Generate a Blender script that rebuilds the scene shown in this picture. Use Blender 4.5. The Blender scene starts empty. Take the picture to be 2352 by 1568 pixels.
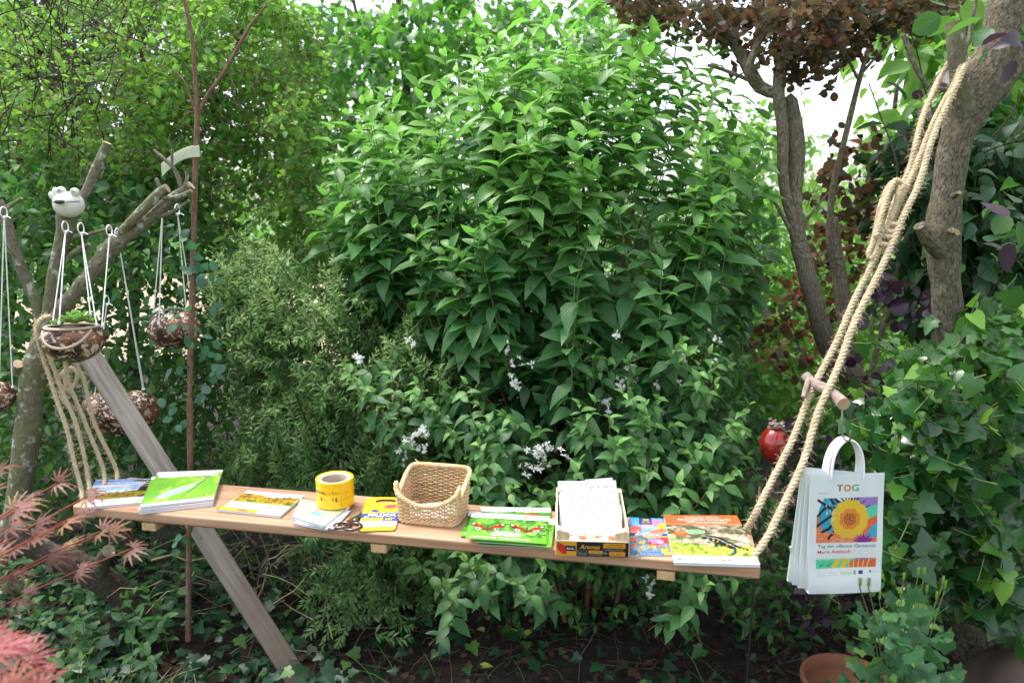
import bpy, math, random
import numpy as np
from mathutils import Vector, Matrix

R = math.radians
random.seed(7)
rng = np.random.default_rng(11)
C = bpy.context.scene.collection
sc = bpy.context.scene

# ---------------------------------------------------------------- camera, sky, sun, exposure
CAMH = 1.6
PITCH = R(10)
cd = bpy.data.cameras.new('camera'); cam = bpy.data.objects.new('camera', cd); C.objects.link(cam)
cam.location = (0, 0, CAMH); cam.rotation_euler = (R(90) - PITCH, 0, 0)
cd.sensor_width = 36; cd.lens = 36 * 1700 / 2352; cd.clip_end = 600; cd.clip_start = .05
cd.dof.use_dof = True; cd.dof.focus_distance = 2.35; cd.dof.aperture_fstop = 3.2
sc.camera = cam

SUN_EL, SUN_AZ = R(68), R(-62)      # azimuth measured from +Y (ahead) towards +X
w = bpy.data.worlds.new('World'); sc.world = w; w.use_nodes = True
nt = w.node_tree; nt.nodes.clear()
sky = nt.nodes.new('ShaderNodeTexSky'); sky.sky_type = 'NISHITA'; sky.sun_disc = False
sky.sun_elevation = SUN_EL; sky.sun_rotation = SUN_AZ; sky.air_density = 1.0; sky.dust_density = 3.0
hs = nt.nodes.new('ShaderNodeHueSaturation'); hs.inputs['Saturation'].default_value = .35
bg = nt.nodes.new('ShaderNodeBackground'); bg.inputs[1].default_value = .15
wo = nt.nodes.new('ShaderNodeOutputWorld')
nt.links.new(sky.outputs[0], hs.inputs['Color']); nt.links.new(hs.outputs[0], bg.inputs[0]); nt.links.new(bg.outputs[0], wo.inputs[0])
sd = bpy.data.lights.new('sun', 'SUN'); sun = bpy.data.objects.new('sun', sd); C.objects.link(sun)
sd.energy = 1.3; sd.angle = R(20); sd.color = (1, .96, .88)
sdir = Vector((math.sin(SUN_AZ) * math.cos(SUN_EL), math.cos(SUN_AZ) * math.cos(SUN_EL), math.sin(SUN_EL)))
sun.rotation_euler = sdir.to_track_quat('Z', 'Y').to_euler()
vs = sc.view_settings
sc.display_settings.display_device = 'sRGB'
vs.view_transform = 'Standard'; vs.look = 'None'; vs.exposure = 1.75; vs.gamma = 1; vs.use_curve_mapping = False
sc.cycles.max_bounces = 7; sc.cycles.diffuse_bounces = 4; sc.cycles.glossy_bounces = 2
sc.cycles.transmission_bounces = 4; sc.cycles.transparent_max_bounces = 4
sc.cycles.caustics_reflective = False; sc.cycles.caustics_refractive = False

# ---------------------------------------------------------------- helpers
F = 1700.0
CP, SP = math.cos(PITCH), math.sin(PITCH)
def P(px, py, Y):                       # point at distance Y ahead that is seen at (px, py) of a 2352 x 1568 frame
    dx, dy = px - 1176.0, py - 784.0
    t = Y / (F * CP - dy * SP)
    return np.array([dx * t, Y, CAMH + (-F * SP - dy * CP) * t])
def Pv(px, py, Y):
    t = Y / (F * CP - (py - 784.0) * SP)
    return np.stack([(px - 1176.0) * t, Y, CAMH + (-F * SP - (py - 784.0) * CP) * t], 1)
def PZ(px, py, z):                      # the same on a level plane
    dx, dy = px - 1176.0, py - 784.0
    t = (CAMH - z) / (F * SP + dy * CP)
    return np.array([dx * t, (F * CP - dy * SP) * t, z])
def proj(p):
    p = np.asarray(p); x, y, z = p[..., 0], p[..., 1], p[..., 2] - CAMH
    f = y * CP - z * SP; u = y * SP + z * CP
    return 1176 + F * x / f, 784 - F * u / f
def nrmz(a): return a / np.maximum(np.linalg.norm(a, axis=-1, keepdims=True), 1e-9)
def lin(c):
    c = np.asarray(c, float); return np.where(c <= .04045, c / 12.92, ((c + .055) / 1.055) ** 2.4)
def hx(s): return lin([int(s[i:i + 2], 16) / 255 for i in (0, 2, 4)])

def tag(o, label=None, cat=None, group=None, kind=None):
    if label: o['label'] = label
    if cat: o['category'] = cat
    if group: o['group'] = group
    if kind: o['kind'] = kind
    return o
def empty(name, loc, label, cat, group=None):
    o = bpy.data.objects.new(name, None); C.objects.link(o); o.location = Vector(loc); o.empty_display_size = .05
    return tag(o, label, cat, group)
def setp(o, parent):
    o.parent = parent
def wloc(o):
    v = np.array(o.location)
    while o.parent: o = o.parent; v = v + np.array(o.location)
    return v

class MB:
    def __init__(s): s.v = []; s.f = []; s.uv = []; s.c = []; s.n = 0; s.mi = []
    def add(s, v, f, uv=None, col=(1, 1, 1), mi=0):
        v = np.asarray(v, float).reshape(-1, 3); k = len(v)
        s.v.append(v); s.f += [[i + s.n for i in q] for q in f]; s.mi += [mi] * len(f)
        s.uv.append(np.zeros((k, 2)) if uv is None else np.asarray(uv, float))
        col = np.asarray(col, float); s.c.append(np.broadcast_to(col, (k, 3)) if col.ndim == 1 else col)
        s.n += k; return s
    def build(s, name, mat, parent=None, smooth=True, loc=None):
        v = np.concatenate(s.v) if s.v else np.zeros((0, 3))
        base = wloc(parent) if parent else (np.array(loc, float) if loc is not None else np.zeros(3))
        me = bpy.data.meshes.new(name); me.from_pydata((v - base).tolist(), [], s.f)
        mats = mat if isinstance(mat, (list, tuple)) else [mat]
        for m in mats: me.materials.append(m)
        if len(mats) > 1: me.polygons.foreach_set('material_index', s.mi)
        me.polygons.foreach_set('use_smooth', [smooth] * len(s.f))
        n = len(me.loops); li = np.zeros(n, int); me.loops.foreach_get('vertex_index', li)
        uv = np.concatenate(s.uv); me.uv_layers.new(name='UVMap').data.foreach_set('uv', uv[li].ravel())
        a = me.color_attributes.new('Col', 'FLOAT_COLOR', 'POINT')
        c = np.ones((len(v), 4)); c[:, :3] = np.concatenate(s.c); a.data.foreach_set('color', c.ravel())
        me.update()
        o = bpy.data.objects.new(name, me); C.objects.link(o)
        if parent: o.parent = parent
        elif loc is not None: o.location = Vector(loc)
        return o

def frames(p):
    p = np.asarray(p, float); T = np.gradient(p, axis=0); T = nrmz(T)
    N = np.zeros_like(T); ref = np.array([0, 1., 0]) if abs(T[0][1]) < .9 else np.array([1., 0, 0])
    n = ref - T[0] * ref.dot(T[0]); n /= np.linalg.norm(n)
    for i in range(len(p)):
        n = n - T[i] * n.dot(T[i]); n /= max(np.linalg.norm(n), 1e-9); N[i] = n
    return T, N, np.cross(T, N)
def smooth_path(pts, step):
    pts = np.asarray(pts, float)
    if len(pts) == 2:
        L = np.linalg.norm(pts[1] - pts[0]); k = max(2, int(L / step) + 1)
        return pts[0] + (pts[1] - pts[0]) * np.linspace(0, 1, k)[:, None]
    q = np.vstack([2 * pts[0] - pts[1], pts, 2 * pts[-1] - pts[-2]]); out = []
    for i in range(1, len(q) - 2):
        L = np.linalg.norm((q[i + 1] - q[i])[:3]); k = max(1, int(round(L / step)))
        t = np.linspace(0, 1, k, endpoint=False)[:, None]
        out.append(.5 * (2 * q[i] + (q[i + 1] - q[i - 1]) * t + (2 * q[i - 1] - 5 * q[i] + 4 * q[i + 1] - q[i + 2]) * t * t + (3 * q[i] - q[i - 1] - 3 * q[i + 1] + q[i + 2]) * t ** 3))
    out.append(q[-2][None]); return np.vstack(out)
def tube(mb, p, r, sides=8, caps=True, lump=0, lf=9, col=(1, 1, 1), mi=0, capmi=None, seed=0):
    p = np.asarray(p, float); M = len(p); r = np.broadcast_to(np.asarray(r, float), (M,))
    T, N, B = frames(p); L = np.concatenate([[0], np.cumsum(np.linalg.norm(np.diff(p, axis=0), axis=1))])
    a = np.linspace(0, 2 * math.pi, sides + 1); ca, sa = np.cos(a), np.sin(a)
    rr = np.broadcast_to(r[:, None], (M, sides + 1)).copy()
    if lump:
        g = np.zeros_like(rr); ls = L[:, None]
        rs = np.random.default_rng(seed + 5)
        for k in range(7):
            f = rs.uniform(.4, 1.6) * lf * (1 + k * .5); m = rs.integers(1, 3 + k // 2); ph = rs.uniform(0, 6.28, 2)
            g += np.sin(ls * f + ph[0] + m * a[None]) * np.cos(m * a[None] * 1 + ph[1]) / (1 + k * .5)
        rr *= 1 + lump * g
    v = p[:, None] + rr[..., None] * (ca[None, :, None] * N[:, None] + sa[None, :, None] * B[:, None])
    uv = np.stack([np.broadcast_to(a[None] * r.mean(), (M, sides + 1)), np.broadcast_to(L[:, None], (M, sides + 1))], -1)
    W = sides + 1
    f = [[i * W + j, i * W + j + 1, (i + 1) * W + j + 1, (i + 1) * W + j] for i in range(M - 1) for j in range(sides)]
    mb.add(v.reshape(-1, 3), f, uv.reshape(-1, 2), col, mi)
    if caps:
        for e in (0, M - 1):
            ring = v[e, :sides]; rad = rr[e, :sides]
            cm = mi if capmi is None else capmi
            cu = np.stack([ca[:sides] * rad, sa[:sides] * rad], 1)
            mb.add(ring, [list(range(sides))[::(-1 if e == 0 else 1)]], cu, col, cm)
def box(mb, c, sx, sy, sz, M=None, bevel=.0, col=(1, 1, 1), mi=0):
    x, y, z = sx / 2, sy / 2, sz / 2; b = min(bevel, x * .5, y * .5, z * .5)
    if b <= 0:
        v = np.array([[i, j, k] for i in (-x, x) for j in (-y, y) for k in (-z, z)])
        f = [[0, 1, 3, 2], [4, 6, 7, 5], [0, 4, 5, 1], [2, 3, 7, 6], [0, 2, 6, 4], [1, 5, 7, 3]]
    else:
        v = []; idx = {}
        for i in (-1, 1):
            for j in (-1, 1):
                for k in (-1, 1):
                    for ax in range(3):
                        p = [i * (x - b), j * (y - b), k * (z - b)]; p[ax] += (i, j, k)[ax] * b
                        idx[(i, j, k, ax)] = len(v); v.append(p)
        f = []
        for ax in range(3):
            o1, o2 = [a for a in range(3) if a != ax]
            for s in (-1, 1):
                q = []
                for a_, b_ in ((-1, -1), (1, -1), (1, 1), (-1, 1)):
                    t = [0, 0, 0]; t[ax] = s; t[o1] = a_; t[o2] = b_; q.append(idx[(*t, ax)])
                f.append(q)
        for ax in range(3):
            o1, o2 = [a for a in range(3) if a != ax]
            for s1 in (-1, 1):
                for s2 in (-1, 1):
                    t1 = [0, 0, 0]; t1[ax] = -1; t1[o1] = s1; t1[o2] = s2; t2 = list(t1); t2[ax] = 1
                    f.append([idx[(*t1, o1)], idx[(*t2, o1)], idx[(*t2, o2)], idx[(*t1, o2)]])
        for i in (-1, 1):
            for j in (-1, 1):
                for k in (-1, 1): f.append([idx[(i, j, k, a)] for a in range(3)])
        v = np.array(v)
    if M is not None: v = v @ np.asarray(M).T
    uv = v[:, :2] + v[:, 2:3]
    mb.add(v + np.asarray(c), f, uv, col, mi)
def rotz(a): return np.array([[math.cos(a), -math.sin(a), 0], [math.sin(a), math.cos(a), 0], [0, 0, 1]])
def axes(x, z):                       # matrix with columns x, y, z
    x = nrmz(np.asarray(x, float)); z = np.asarray(z, float); z = nrmz(z - x * z.dot(x)); return np.stack([x, np.cross(z, x), z], 1)
def sphere(mb, c, r, nu=20, nv=14, fn=None, v0=0., v1=1., col=(1, 1, 1), mi=0, M=None):
    th = np.linspace(v0 * math.pi, v1 * math.pi, nv + 1); ph = np.linspace(0, 2 * math.pi, nu + 1)
    TH, PH = np.meshgrid(th, ph, indexing='ij')
    d = np.stack([np.sin(TH) * np.cos(PH), np.sin(TH) * np.sin(PH), np.cos(TH)], -1)
    rr = np.ones(TH.shape) if fn is None else fn(TH, PH, d)
    v = d * rr[..., None] * np.asarray(r, float)
    if M is not None: v = v @ np.asarray(M).T
    W = nu + 1
    f = [[i * W + j, (i + 1) * W + j, (i + 1) * W + j + 1, i * W + j + 1] for i in range(nv) for j in range(nu)]
    mb.add((v + np.asarray(c)).reshape(-1, 3), f, np.stack([PH, TH], -1).reshape(-1, 2), col, mi)

# ---------------------------------------------------------------- materials
MATS = {}
def newmat(name):
    m = bpy.data.materials.new(name); m.use_nodes = True; t = m.node_tree; t.nodes.clear()
    out = t.nodes.new('ShaderNodeOutputMaterial'); return m, t, out
def nd(t, typ, **kw):
    n = t.nodes.new(typ)
    for k, v in kw.items():
        if k.startswith('i_'): n.inputs[k[2:].replace('_', ' ')].default_value = v
        elif k.startswith('n'): n.inputs[int(k[1:])].default_value = v
        else: setattr(n, k, v)
    return n
def ramp(t, fac, stops):
    n = t.nodes.new('ShaderNodeValToRGB'); el = n.color_ramp.elements
    while len(el) < len(stops): el.new(.5)
    for e, (p, c) in zip(el, stops): e.position = p; e.color = (*c, 1)
    t.links.new(fac, n.inputs[0]); return n.outputs[0]
def math_(t, op, a, b=0., clamp=False):
    n = t.nodes.new('ShaderNodeMath'); n.operation = op; n.use_clamp = clamp
    for i, x in enumerate((a, b)):
        if isinstance(x, (int, float)): n.inputs[i].default_value = x
        else: t.links.new(x, n.inputs[i])
    return n.outputs[0]
def mixc(t, fac, a, b, blend='MIX'):
    n = t.nodes.new('ShaderNodeMix'); n.data_type = 'RGBA'; n.blend_type = blend
    for i, x in ((0, fac), (6, a), (7, b)):
        if isinstance(x, (int, float)): n.inputs[i].default_value = x
        elif isinstance(x, (tuple, list, np.ndarray)): n.inputs[i].default_value = (*x[:3], 1)
        else: t.links.new(x, n.inputs[i])
    return n.outputs[2]
def leafmat(name, dark, mid, young, trans=None, tf=.42, rough=.42, spec=.5, vein=.35, under=None):
    m, t, out = newmat(name); L = t.links.new
    at = nd(t, 'ShaderNodeAttribute', attribute_name='rnd'); ag = nd(t, 'ShaderNodeAttribute', attribute_name='age')
    oi = t.nodes.new('ShaderNodeObjectInfo'); sp = t.nodes.new('ShaderNodeSeparateColor'); L(oi.outputs['Color'], sp.inputs[0])
    r = math_(t, 'ADD', at.outputs['Fac'], sp.outputs[0]); a = math_(t, 'ADD', ag.outputs['Fac'], sp.outputs[1], True)
    base = ramp(t, r, [(0, dark), (1, mid)])
    nz = nd(t, 'ShaderNodeTexNoise', i_Scale=30., i_Detail=2.); tc = t.nodes.new('ShaderNodeTexCoord'); L(tc.outputs['Object'], nz.inputs['Vector'])
    base = mixc(t, a, base, young)
    base = mixc(t, math_(t, 'MULTIPLY', nz.outputs[0], .25), base, tuple(np.array(mid) * .45))
    uv = nd(t, 'ShaderNodeUVMap'); sx = t.nodes.new('ShaderNodeSeparateXYZ'); L(uv.outputs[0], sx.inputs[0])
    dx = math_(t, 'ABSOLUTE', math_(t, 'SUBTRACT', sx.outputs[0], .5))
    rib = math_(t, 'LESS_THAN', dx, .022)
    ph = math_(t, 'SUBTRACT', math_(t, 'MULTIPLY', sx.outputs[1], 42.), math_(t, 'MULTIPLY', dx, 36.))
    sv = math_(t, 'GREATER_THAN', math_(t, 'SINE', ph), .93)
    vm = math_(t, 'MULTIPLY', math_(t, 'MAXIMUM', rib, math_(t, 'MULTIPLY', sv, .4 if vein > .15 else 0.)), vein)
    vc = tuple(np.minimum(np.array(mid) * 1.9 + .03, .6))
    base = mixc(t, vm, base, vc)
    geo = t.nodes.new('ShaderNodeNewGeometry')
    un = under if under is not None else tuple(np.array(mid) * 1.25 + .02)
    base = mixc(t, math_(t, 'MULTIPLY', geo.outputs['Backfacing'], .6), base, un)
    pr = nd(t, 'ShaderNodeBsdfPrincipled', i_Roughness=rough); pr.inputs['Specular IOR Level'].default_value = spec
    L(base, pr.inputs['Base Color'])
    if vein > .15:
        bp = nd(t, 'ShaderNodeBump', i_Strength=.15, i_Distance=.002); L(math_(t, 'SINE', ph), bp.inputs['Height']); L(bp.outputs[0], pr.inputs['Normal'])
    tr = t.nodes.new('ShaderNodeBsdfTranslucent')
    tcx = trans if trans is not None else tuple(np.array(mid) * np.array([2.2, 2.2, .8]))
    L(mixc(t, .6, base, tcx), tr.inputs[0])
    mx = nd(t, 'ShaderNodeMixShader', n0=tf); L(pr.outputs[0], mx.inputs[1]); L(tr.outputs[0], mx.inputs[2]); L(mx.outputs[0], out.inputs[0])
    return m
def barkmat(name, c0, c1, c2, sc_u=60, sc_v=14, bump=.9, lichen=None, dist=.01, cw=.18):
    m, t, out = newmat(name); L = t.links.new
    uv = nd(t, 'ShaderNodeUVMap'); mp = nd(t, 'ShaderNodeMapping'); mp.inputs['Scale'].default_value = (sc_u, sc_v, 1); L(uv.outputs[0], mp.inputs[0])
    n1 = nd(t, 'ShaderNodeTexNoise', i_Scale=1., i_Detail=6., i_Roughness=.65); n1.inputs['Distortion'].default_value = .6; L(mp.outputs[0], n1.inputs['Vector'])
    tc = t.nodes.new('ShaderNodeTexCoord'); n2 = nd(t, 'ShaderNodeTexNoise', i_Scale=14., i_Detail=4.); L(tc.outputs['Object'], n2.inputs['Vector'])
    col = ramp(t, n1.outputs[0], [(.5 - cw, c0), (.5, c1), (.5 + cw, c2)])
    col = mixc(t, math_(t, 'MULTIPLY', n2.outputs[0], .45), col, tuple(np.array(c1) * .7), 'MIX')
    if lichen is not None:
        n3 = nd(t, 'ShaderNodeTexNoise', i_Scale=38., i_Detail=3.); L(tc.outputs['Object'], n3.inputs['Vector'])
        n4 = nd(t, 'ShaderNodeTexNoise', i_Scale=7., i_Detail=3.); L(tc.outputs['Object'], n4.inputs['Vector'])
        f1 = ramp(t, n3.outputs[0], [(.58, (0, 0, 0)), (.66, (1, 1, 1))]); f2 = ramp(t, n4.outputs[0], [(.42, (0, 0, 0)), (.62, (1, 1, 1))])
        col = mixc(t, math_(t, 'MULTIPLY', f2, .55), col, lichen[0]); col = mixc(t, math_(t, 'MULTIPLY', f1, .8), col, lichen[1])
    pr = nd(t, 'ShaderNodeBsdfPrincipled', i_Roughness=.88); pr.inputs['Specular IOR Level'].default_value = .25; L(col, pr.inputs['Base Color'])
    bp = nd(t, 'ShaderNodeBump', i_Strength=bump, i_Distance=dist); L(n1.outputs[0], bp.inputs['Height']); L(bp.outputs[0], pr.inputs['Normal'])
    L(pr.outputs[0], out.inputs[0]); return m
def plain(name, c, rough=.6, spec=.5, var=.15, scale=30, bump=.0, metal=0., coat=0., trans=0.):
    m, t, out = newmat(name); L = t.links.new
    tc = t.nodes.new('ShaderNodeTexCoord'); n = nd(t, 'ShaderNodeTexNoise', i_Scale=float(scale), i_Detail=4.); L(tc.outputs['Object'], n.inputs['Vector'])
    col = mixc(t, n.outputs[0], tuple(np.array(c) * (1 - var)), tuple(np.minimum(np.array(c) * (1 + var), 1)))
    pr = nd(t, 'ShaderNodeBsdfPrincipled', i_Roughness=rough, i_Metallic=metal); pr.inputs['Specular IOR Level'].default_value = spec
    pr.inputs['Coat Weight'].default_value = coat; L(col, pr.inputs['Base Color'])
    if bump: b = nd(t, 'ShaderNodeBump', i_Strength=bump, i_Distance=.004); L(n.outputs[0], b.inputs['Height']); L(b.outputs[0], pr.inputs['Normal'])
    if trans:
        tr = t.nodes.new('ShaderNodeBsdfTranslucent'); L(col, tr.inputs[0]); mx = nd(t, 'ShaderNodeMixShader', n0=trans); L(pr.outputs[0], mx.inputs[1]); L(tr.outputs[0], mx.inputs[2]); L(mx.outputs[0], out.inputs[0])
    else: L(pr.outputs[0], out.inputs[0])
    return m
def printmat(name, rough=.35, coat=.0, spec=.5, trans=0.):
    m, t, out = newmat(name); L = t.links.new
    at = nd(t, 'ShaderNodeAttribute', attribute_name='Col'); pr = nd(t, 'ShaderNodeBsdfPrincipled', i_Roughness=rough)
    pr.inputs['Specular IOR Level'].default_value = spec; pr.inputs['Coat Weight'].default_value = coat
    L(at.outputs['Color'], pr.inputs['Base Color'])
    tc = t.nodes.new('ShaderNodeTexCoord'); n = nd(t, 'ShaderNodeTexNoise', i_Scale=9., i_Detail=2.); L(tc.outputs['Object'], n.inputs['Vector'])
    b = nd(t, 'ShaderNodeBump', i_Strength=.12, i_Distance=.01); L(n.outputs[0], b.inputs['Height']); L(b.outputs[0], pr.inputs['Normal'])
    if trans:
        tr = t.nodes.new('ShaderNodeBsdfTranslucent'); L(at.outputs['Color'], tr.inputs[0]); mx = nd(t, 'ShaderNodeMixShader', n0=trans); L(pr.outputs[0], mx.inputs[1]); L(tr.outputs[0], mx.inputs[2]); L(mx.outputs[0], out.inputs[0])
    else: L(pr.outputs[0], out.inputs[0])
    return m
def woodmat(name, c0, c1, c2, axis=(1, 0, 0), grain=60, stretch=.06, rough=.6, knots=True, bump=.25):
    m, t, out = newmat(name); L = t.links.new
    tc = t.nodes.new('ShaderNodeTexCoord'); mp = nd(t, 'ShaderNodeMapping')
    mp.inputs['Scale'].default_value = tuple(grain * (stretch if a else 1) for a in axis); L(tc.outputs['Object'], mp.inputs[0])
    n1 = nd(t, 'ShaderNodeTexNoise', i_Scale=1., i_Detail=5., i_Roughness=.6); n1.inputs['Distortion'].default_value = .4; L(mp.outputs[0], n1.inputs['Vector'])
    col = ramp(t, n1.outputs[0], [(.3, c0), (.5, c1), (.7, c2)])
    n2 = nd(t, 'ShaderNodeTexNoise', i_Scale=5., i_Detail=3.); L(tc.outputs['Object'], n2.inputs['Vector'])
    col = mixc(t, math_(t, 'MULTIPLY', n2.outputs[0], .5), col, c1)
    if knots:
        vo = nd(t, 'ShaderNodeTexVoronoi', i_Scale=1.); mp2 = nd(t, 'ShaderNodeMapping'); mp2.inputs['Scale'].default_value = tuple(6 * (.55 if a else 1.0) for a in axis); L(tc.outputs['Object'], mp2.inputs[0]); L(mp2.outputs[0], vo.inputs['Vector'])
        k = ramp(t, vo.outputs['Distance'], [(.05, (1, 1, 1)), (.11, (0, 0, 0))]); col = mixc(t, math_(t, 'MULTIPLY', k, .75), col, tuple(np.array(c0) * .45))
    pr = nd(t, 'ShaderNodeBsdfPrincipled', i_Roughness=rough); pr.inputs['Specular IOR Level'].default_value = .35; L(col, pr.inputs['Base Color'])
    b = nd(t, 'ShaderNodeBump', i_Strength=bump, i_Distance=.003); L(n1.outputs[0], b.inputs['Height']); L(b.outputs[0], pr.inputs['Normal'])
    L(pr.outputs[0], out.inputs[0]); return m

# ---------------------------------------------------------------- leaves
def T_strip(t, wd, fold=.25, droop=.3, tw=0.):
    t = np.array(t); wd = np.array(wd); v = []; uv = []; rows = []
    mx = wd.max()
    for i, (a, b) in enumerate(zip(t, wd)):
        zz = -droop * a * a; yy = a * (1 - .25 * droop * a)
        if b <= 0: rows.append([len(v)]); v.append([0, yy, zz]); uv.append([.5, a])
        else:
            rows.append([len(v), len(v) + 1, len(v) + 2])
            for s in (-1, 0, 1): v.append([s * b, yy, zz + abs(s) * fold * b + s * tw * a]); uv.append([.5 + s * b / mx * .5, a])
    f = []
    for r0, r1 in zip(rows, rows[1:]):
        if len(r0) == 1 and len(r1) == 3: f += [[r0[0], r1[1], r1[0]], [r0[0], r1[2], r1[1]]]
        elif len(r1) == 1 and len(r0) == 3: f += [[r0[0], r0[1], r1[0]], [r0[1], r0[2], r1[0]]]
        elif len(r0) == 3:
            for k in (0, 1): f += [[r0[k], r0[k + 1], r1[k + 1]], [r0[k], r1[k + 1], r1[k]]]
    return np.array(v), np.array(f), np.array(uv)
def T_fan(outline, c=(0, .3), cup=.08, droop=.15):
    o = np.array(outline, float); v = [[c[0], c[1], 0.]]; uv = [[.5, c[1]]]
    for x, y in o:
        d = math.hypot(x - c[0], y - c[1]); v.append([x, y, cup * abs(x) - droop * max(0, y) ** 2 * .5]); uv.append([x + .5, y])
    n = len(o); f = [[0, 1 + (i + 1) % n, 1 + i] for i in range(n)]
    v = np.array(v); f = np.array(f)
    # make the fan face up
    a, b, c_ = v[f[0]]; 
    if np.cross(b - a, c_ - a)[2] < 0: f = f[:, ::-1]
    return v, f, np.array(uv)
OV = [T_strip([0, .12, .35, .62, .85, 1], [0, .15, .245, .19, .075, 0], fo, dr, tw) for fo, dr, tw in ((.3, .25, 0), (.45, .45, .04), (.2, .6, -.04), (.35, .12, .03), (.5, .35, -.05))]
ELL = [T_strip([0, .1, .4, .75, 1], [0, .17, .26, .16, 0], fo, dr, tw) for fo, dr, tw in ((.2, .2, 0), (.3, .35, .05), (.15, .05, -.05))]
RND = [T_strip([0, .08, .3, .6, .88, 1], [0, .18, .36, .4, .22, 0], fo, dr, tw) for fo, dr, tw in ((.15, .15, 0), (.25, .3, .05), (.1, -.1, -.04))]
SM = [T_strip([0, .4, 1], [0, .25, 0], .3, dr) for dr in (.2, .45)]
SMW = [T_strip([0, .35, .8, 1], [0, .33, .2, 0], .25, dr) for dr in (.1, .4)]
LN = [T_strip([0, .45, 1], [0, .15, 0], .3, dr) for dr in (.1, .35)]
ivo = [(0, .04), (.2, -.1), (.45, -.02), (.4, .16), (.54, .36), (.3, .46), (.2, .7), (0, 1), (-.2, .7), (-.3, .46), (-.54, .36), (-.4, .16), (-.45, -.02), (-.2, -.1)]
IVY = [T_fan(ivo, (0, .3), cu, dr) for cu, dr in ((.15, .2), (.3, .35), (-.05, .3))]
ivo2 = [(0, .05), (.3, -.08), (.44, .1), (.38, .38), (.2, .68), (0, 1), (-.22, .66), (-.4, .36), (-.44, .1), (-.3, -.08)]
IVY2 = [T_fan(ivo2, (0, .3), cu, dr) for cu, dr in ((.2, .25), (.05, .4))]
def cat_t(parts):
    v = []; f = []; uv = []; n = 0
    for a, b, c in parts: v.append(a); f.append(b + n); uv.append(c); n += len(a)
    return np.vstack(v), np.vstack(f), np.vstack(uv)
def rot_t(tm, ang, s=1., off=(0, 0, 0), tilt=0.):
    v = tm[0] * s; c, q = math.cos(tilt), math.sin(tilt)
    v = np.stack([v[:, 0], v[:, 1] * c - v[:, 2] * q, v[:, 1] * q + v[:, 2] * c], 1)
    return v @ rotz(ang).T + np.array(off), tm[1], tm[2]
def maple(dr):
    lb = T_strip([0, .22, .4, .46, .62, .67, .82, 1], [0, .035, .085, .04, .075, .03, .04, 0], .3, dr)
    return cat_t([rot_t(lb, R(a), s) for a, s in ((0, 1), (24, .95), (-24, .95), (50, .8), (-50, .8), (82, .55), (-82, .55))])
MAP = [maple(.35), maple(.6), maple(.15)]
co = [(0, 0)] + [(.08 + .42 * math.sin(u * math.pi) ** .7 * (1 if i % 2 else .88), .1 + .9 * u) for i, u in enumerate(np.linspace(.1, .9, 7))]
co = [(0, 0), (.2, .25), (.4, .5), (.42, .68), (.3, .7), (.3, .88), (.14, .86), (.08, 1), (-.08, 1), (-.14, .86), (-.3, .88), (-.3, .7), (-.42, .68), (-.4, .5), (-.2, .25)]
cl = T_fan(co, (0, .5), .1, .15)
COL = [cat_t([rot_t(cl, R(a + j), .62, (0, .32, 0)) for a, j in ((0, 3), (75, -5), (-75, 4))])]
def floret(seed):
    rs = np.random.default_rng(seed); ps = []
    pt = T_strip([0, .6, 1], [0, .16, 0], .4, .2)
    for k in range(11):
        ps.append(rot_t(pt, rs.uniform(0, 6.28), rs.uniform(.8, 1.1), (0, 0, 0), rs.uniform(.0, 1.2)))
    return cat_t(ps)
FLO = [floret(i) for i in range(3)]

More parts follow.
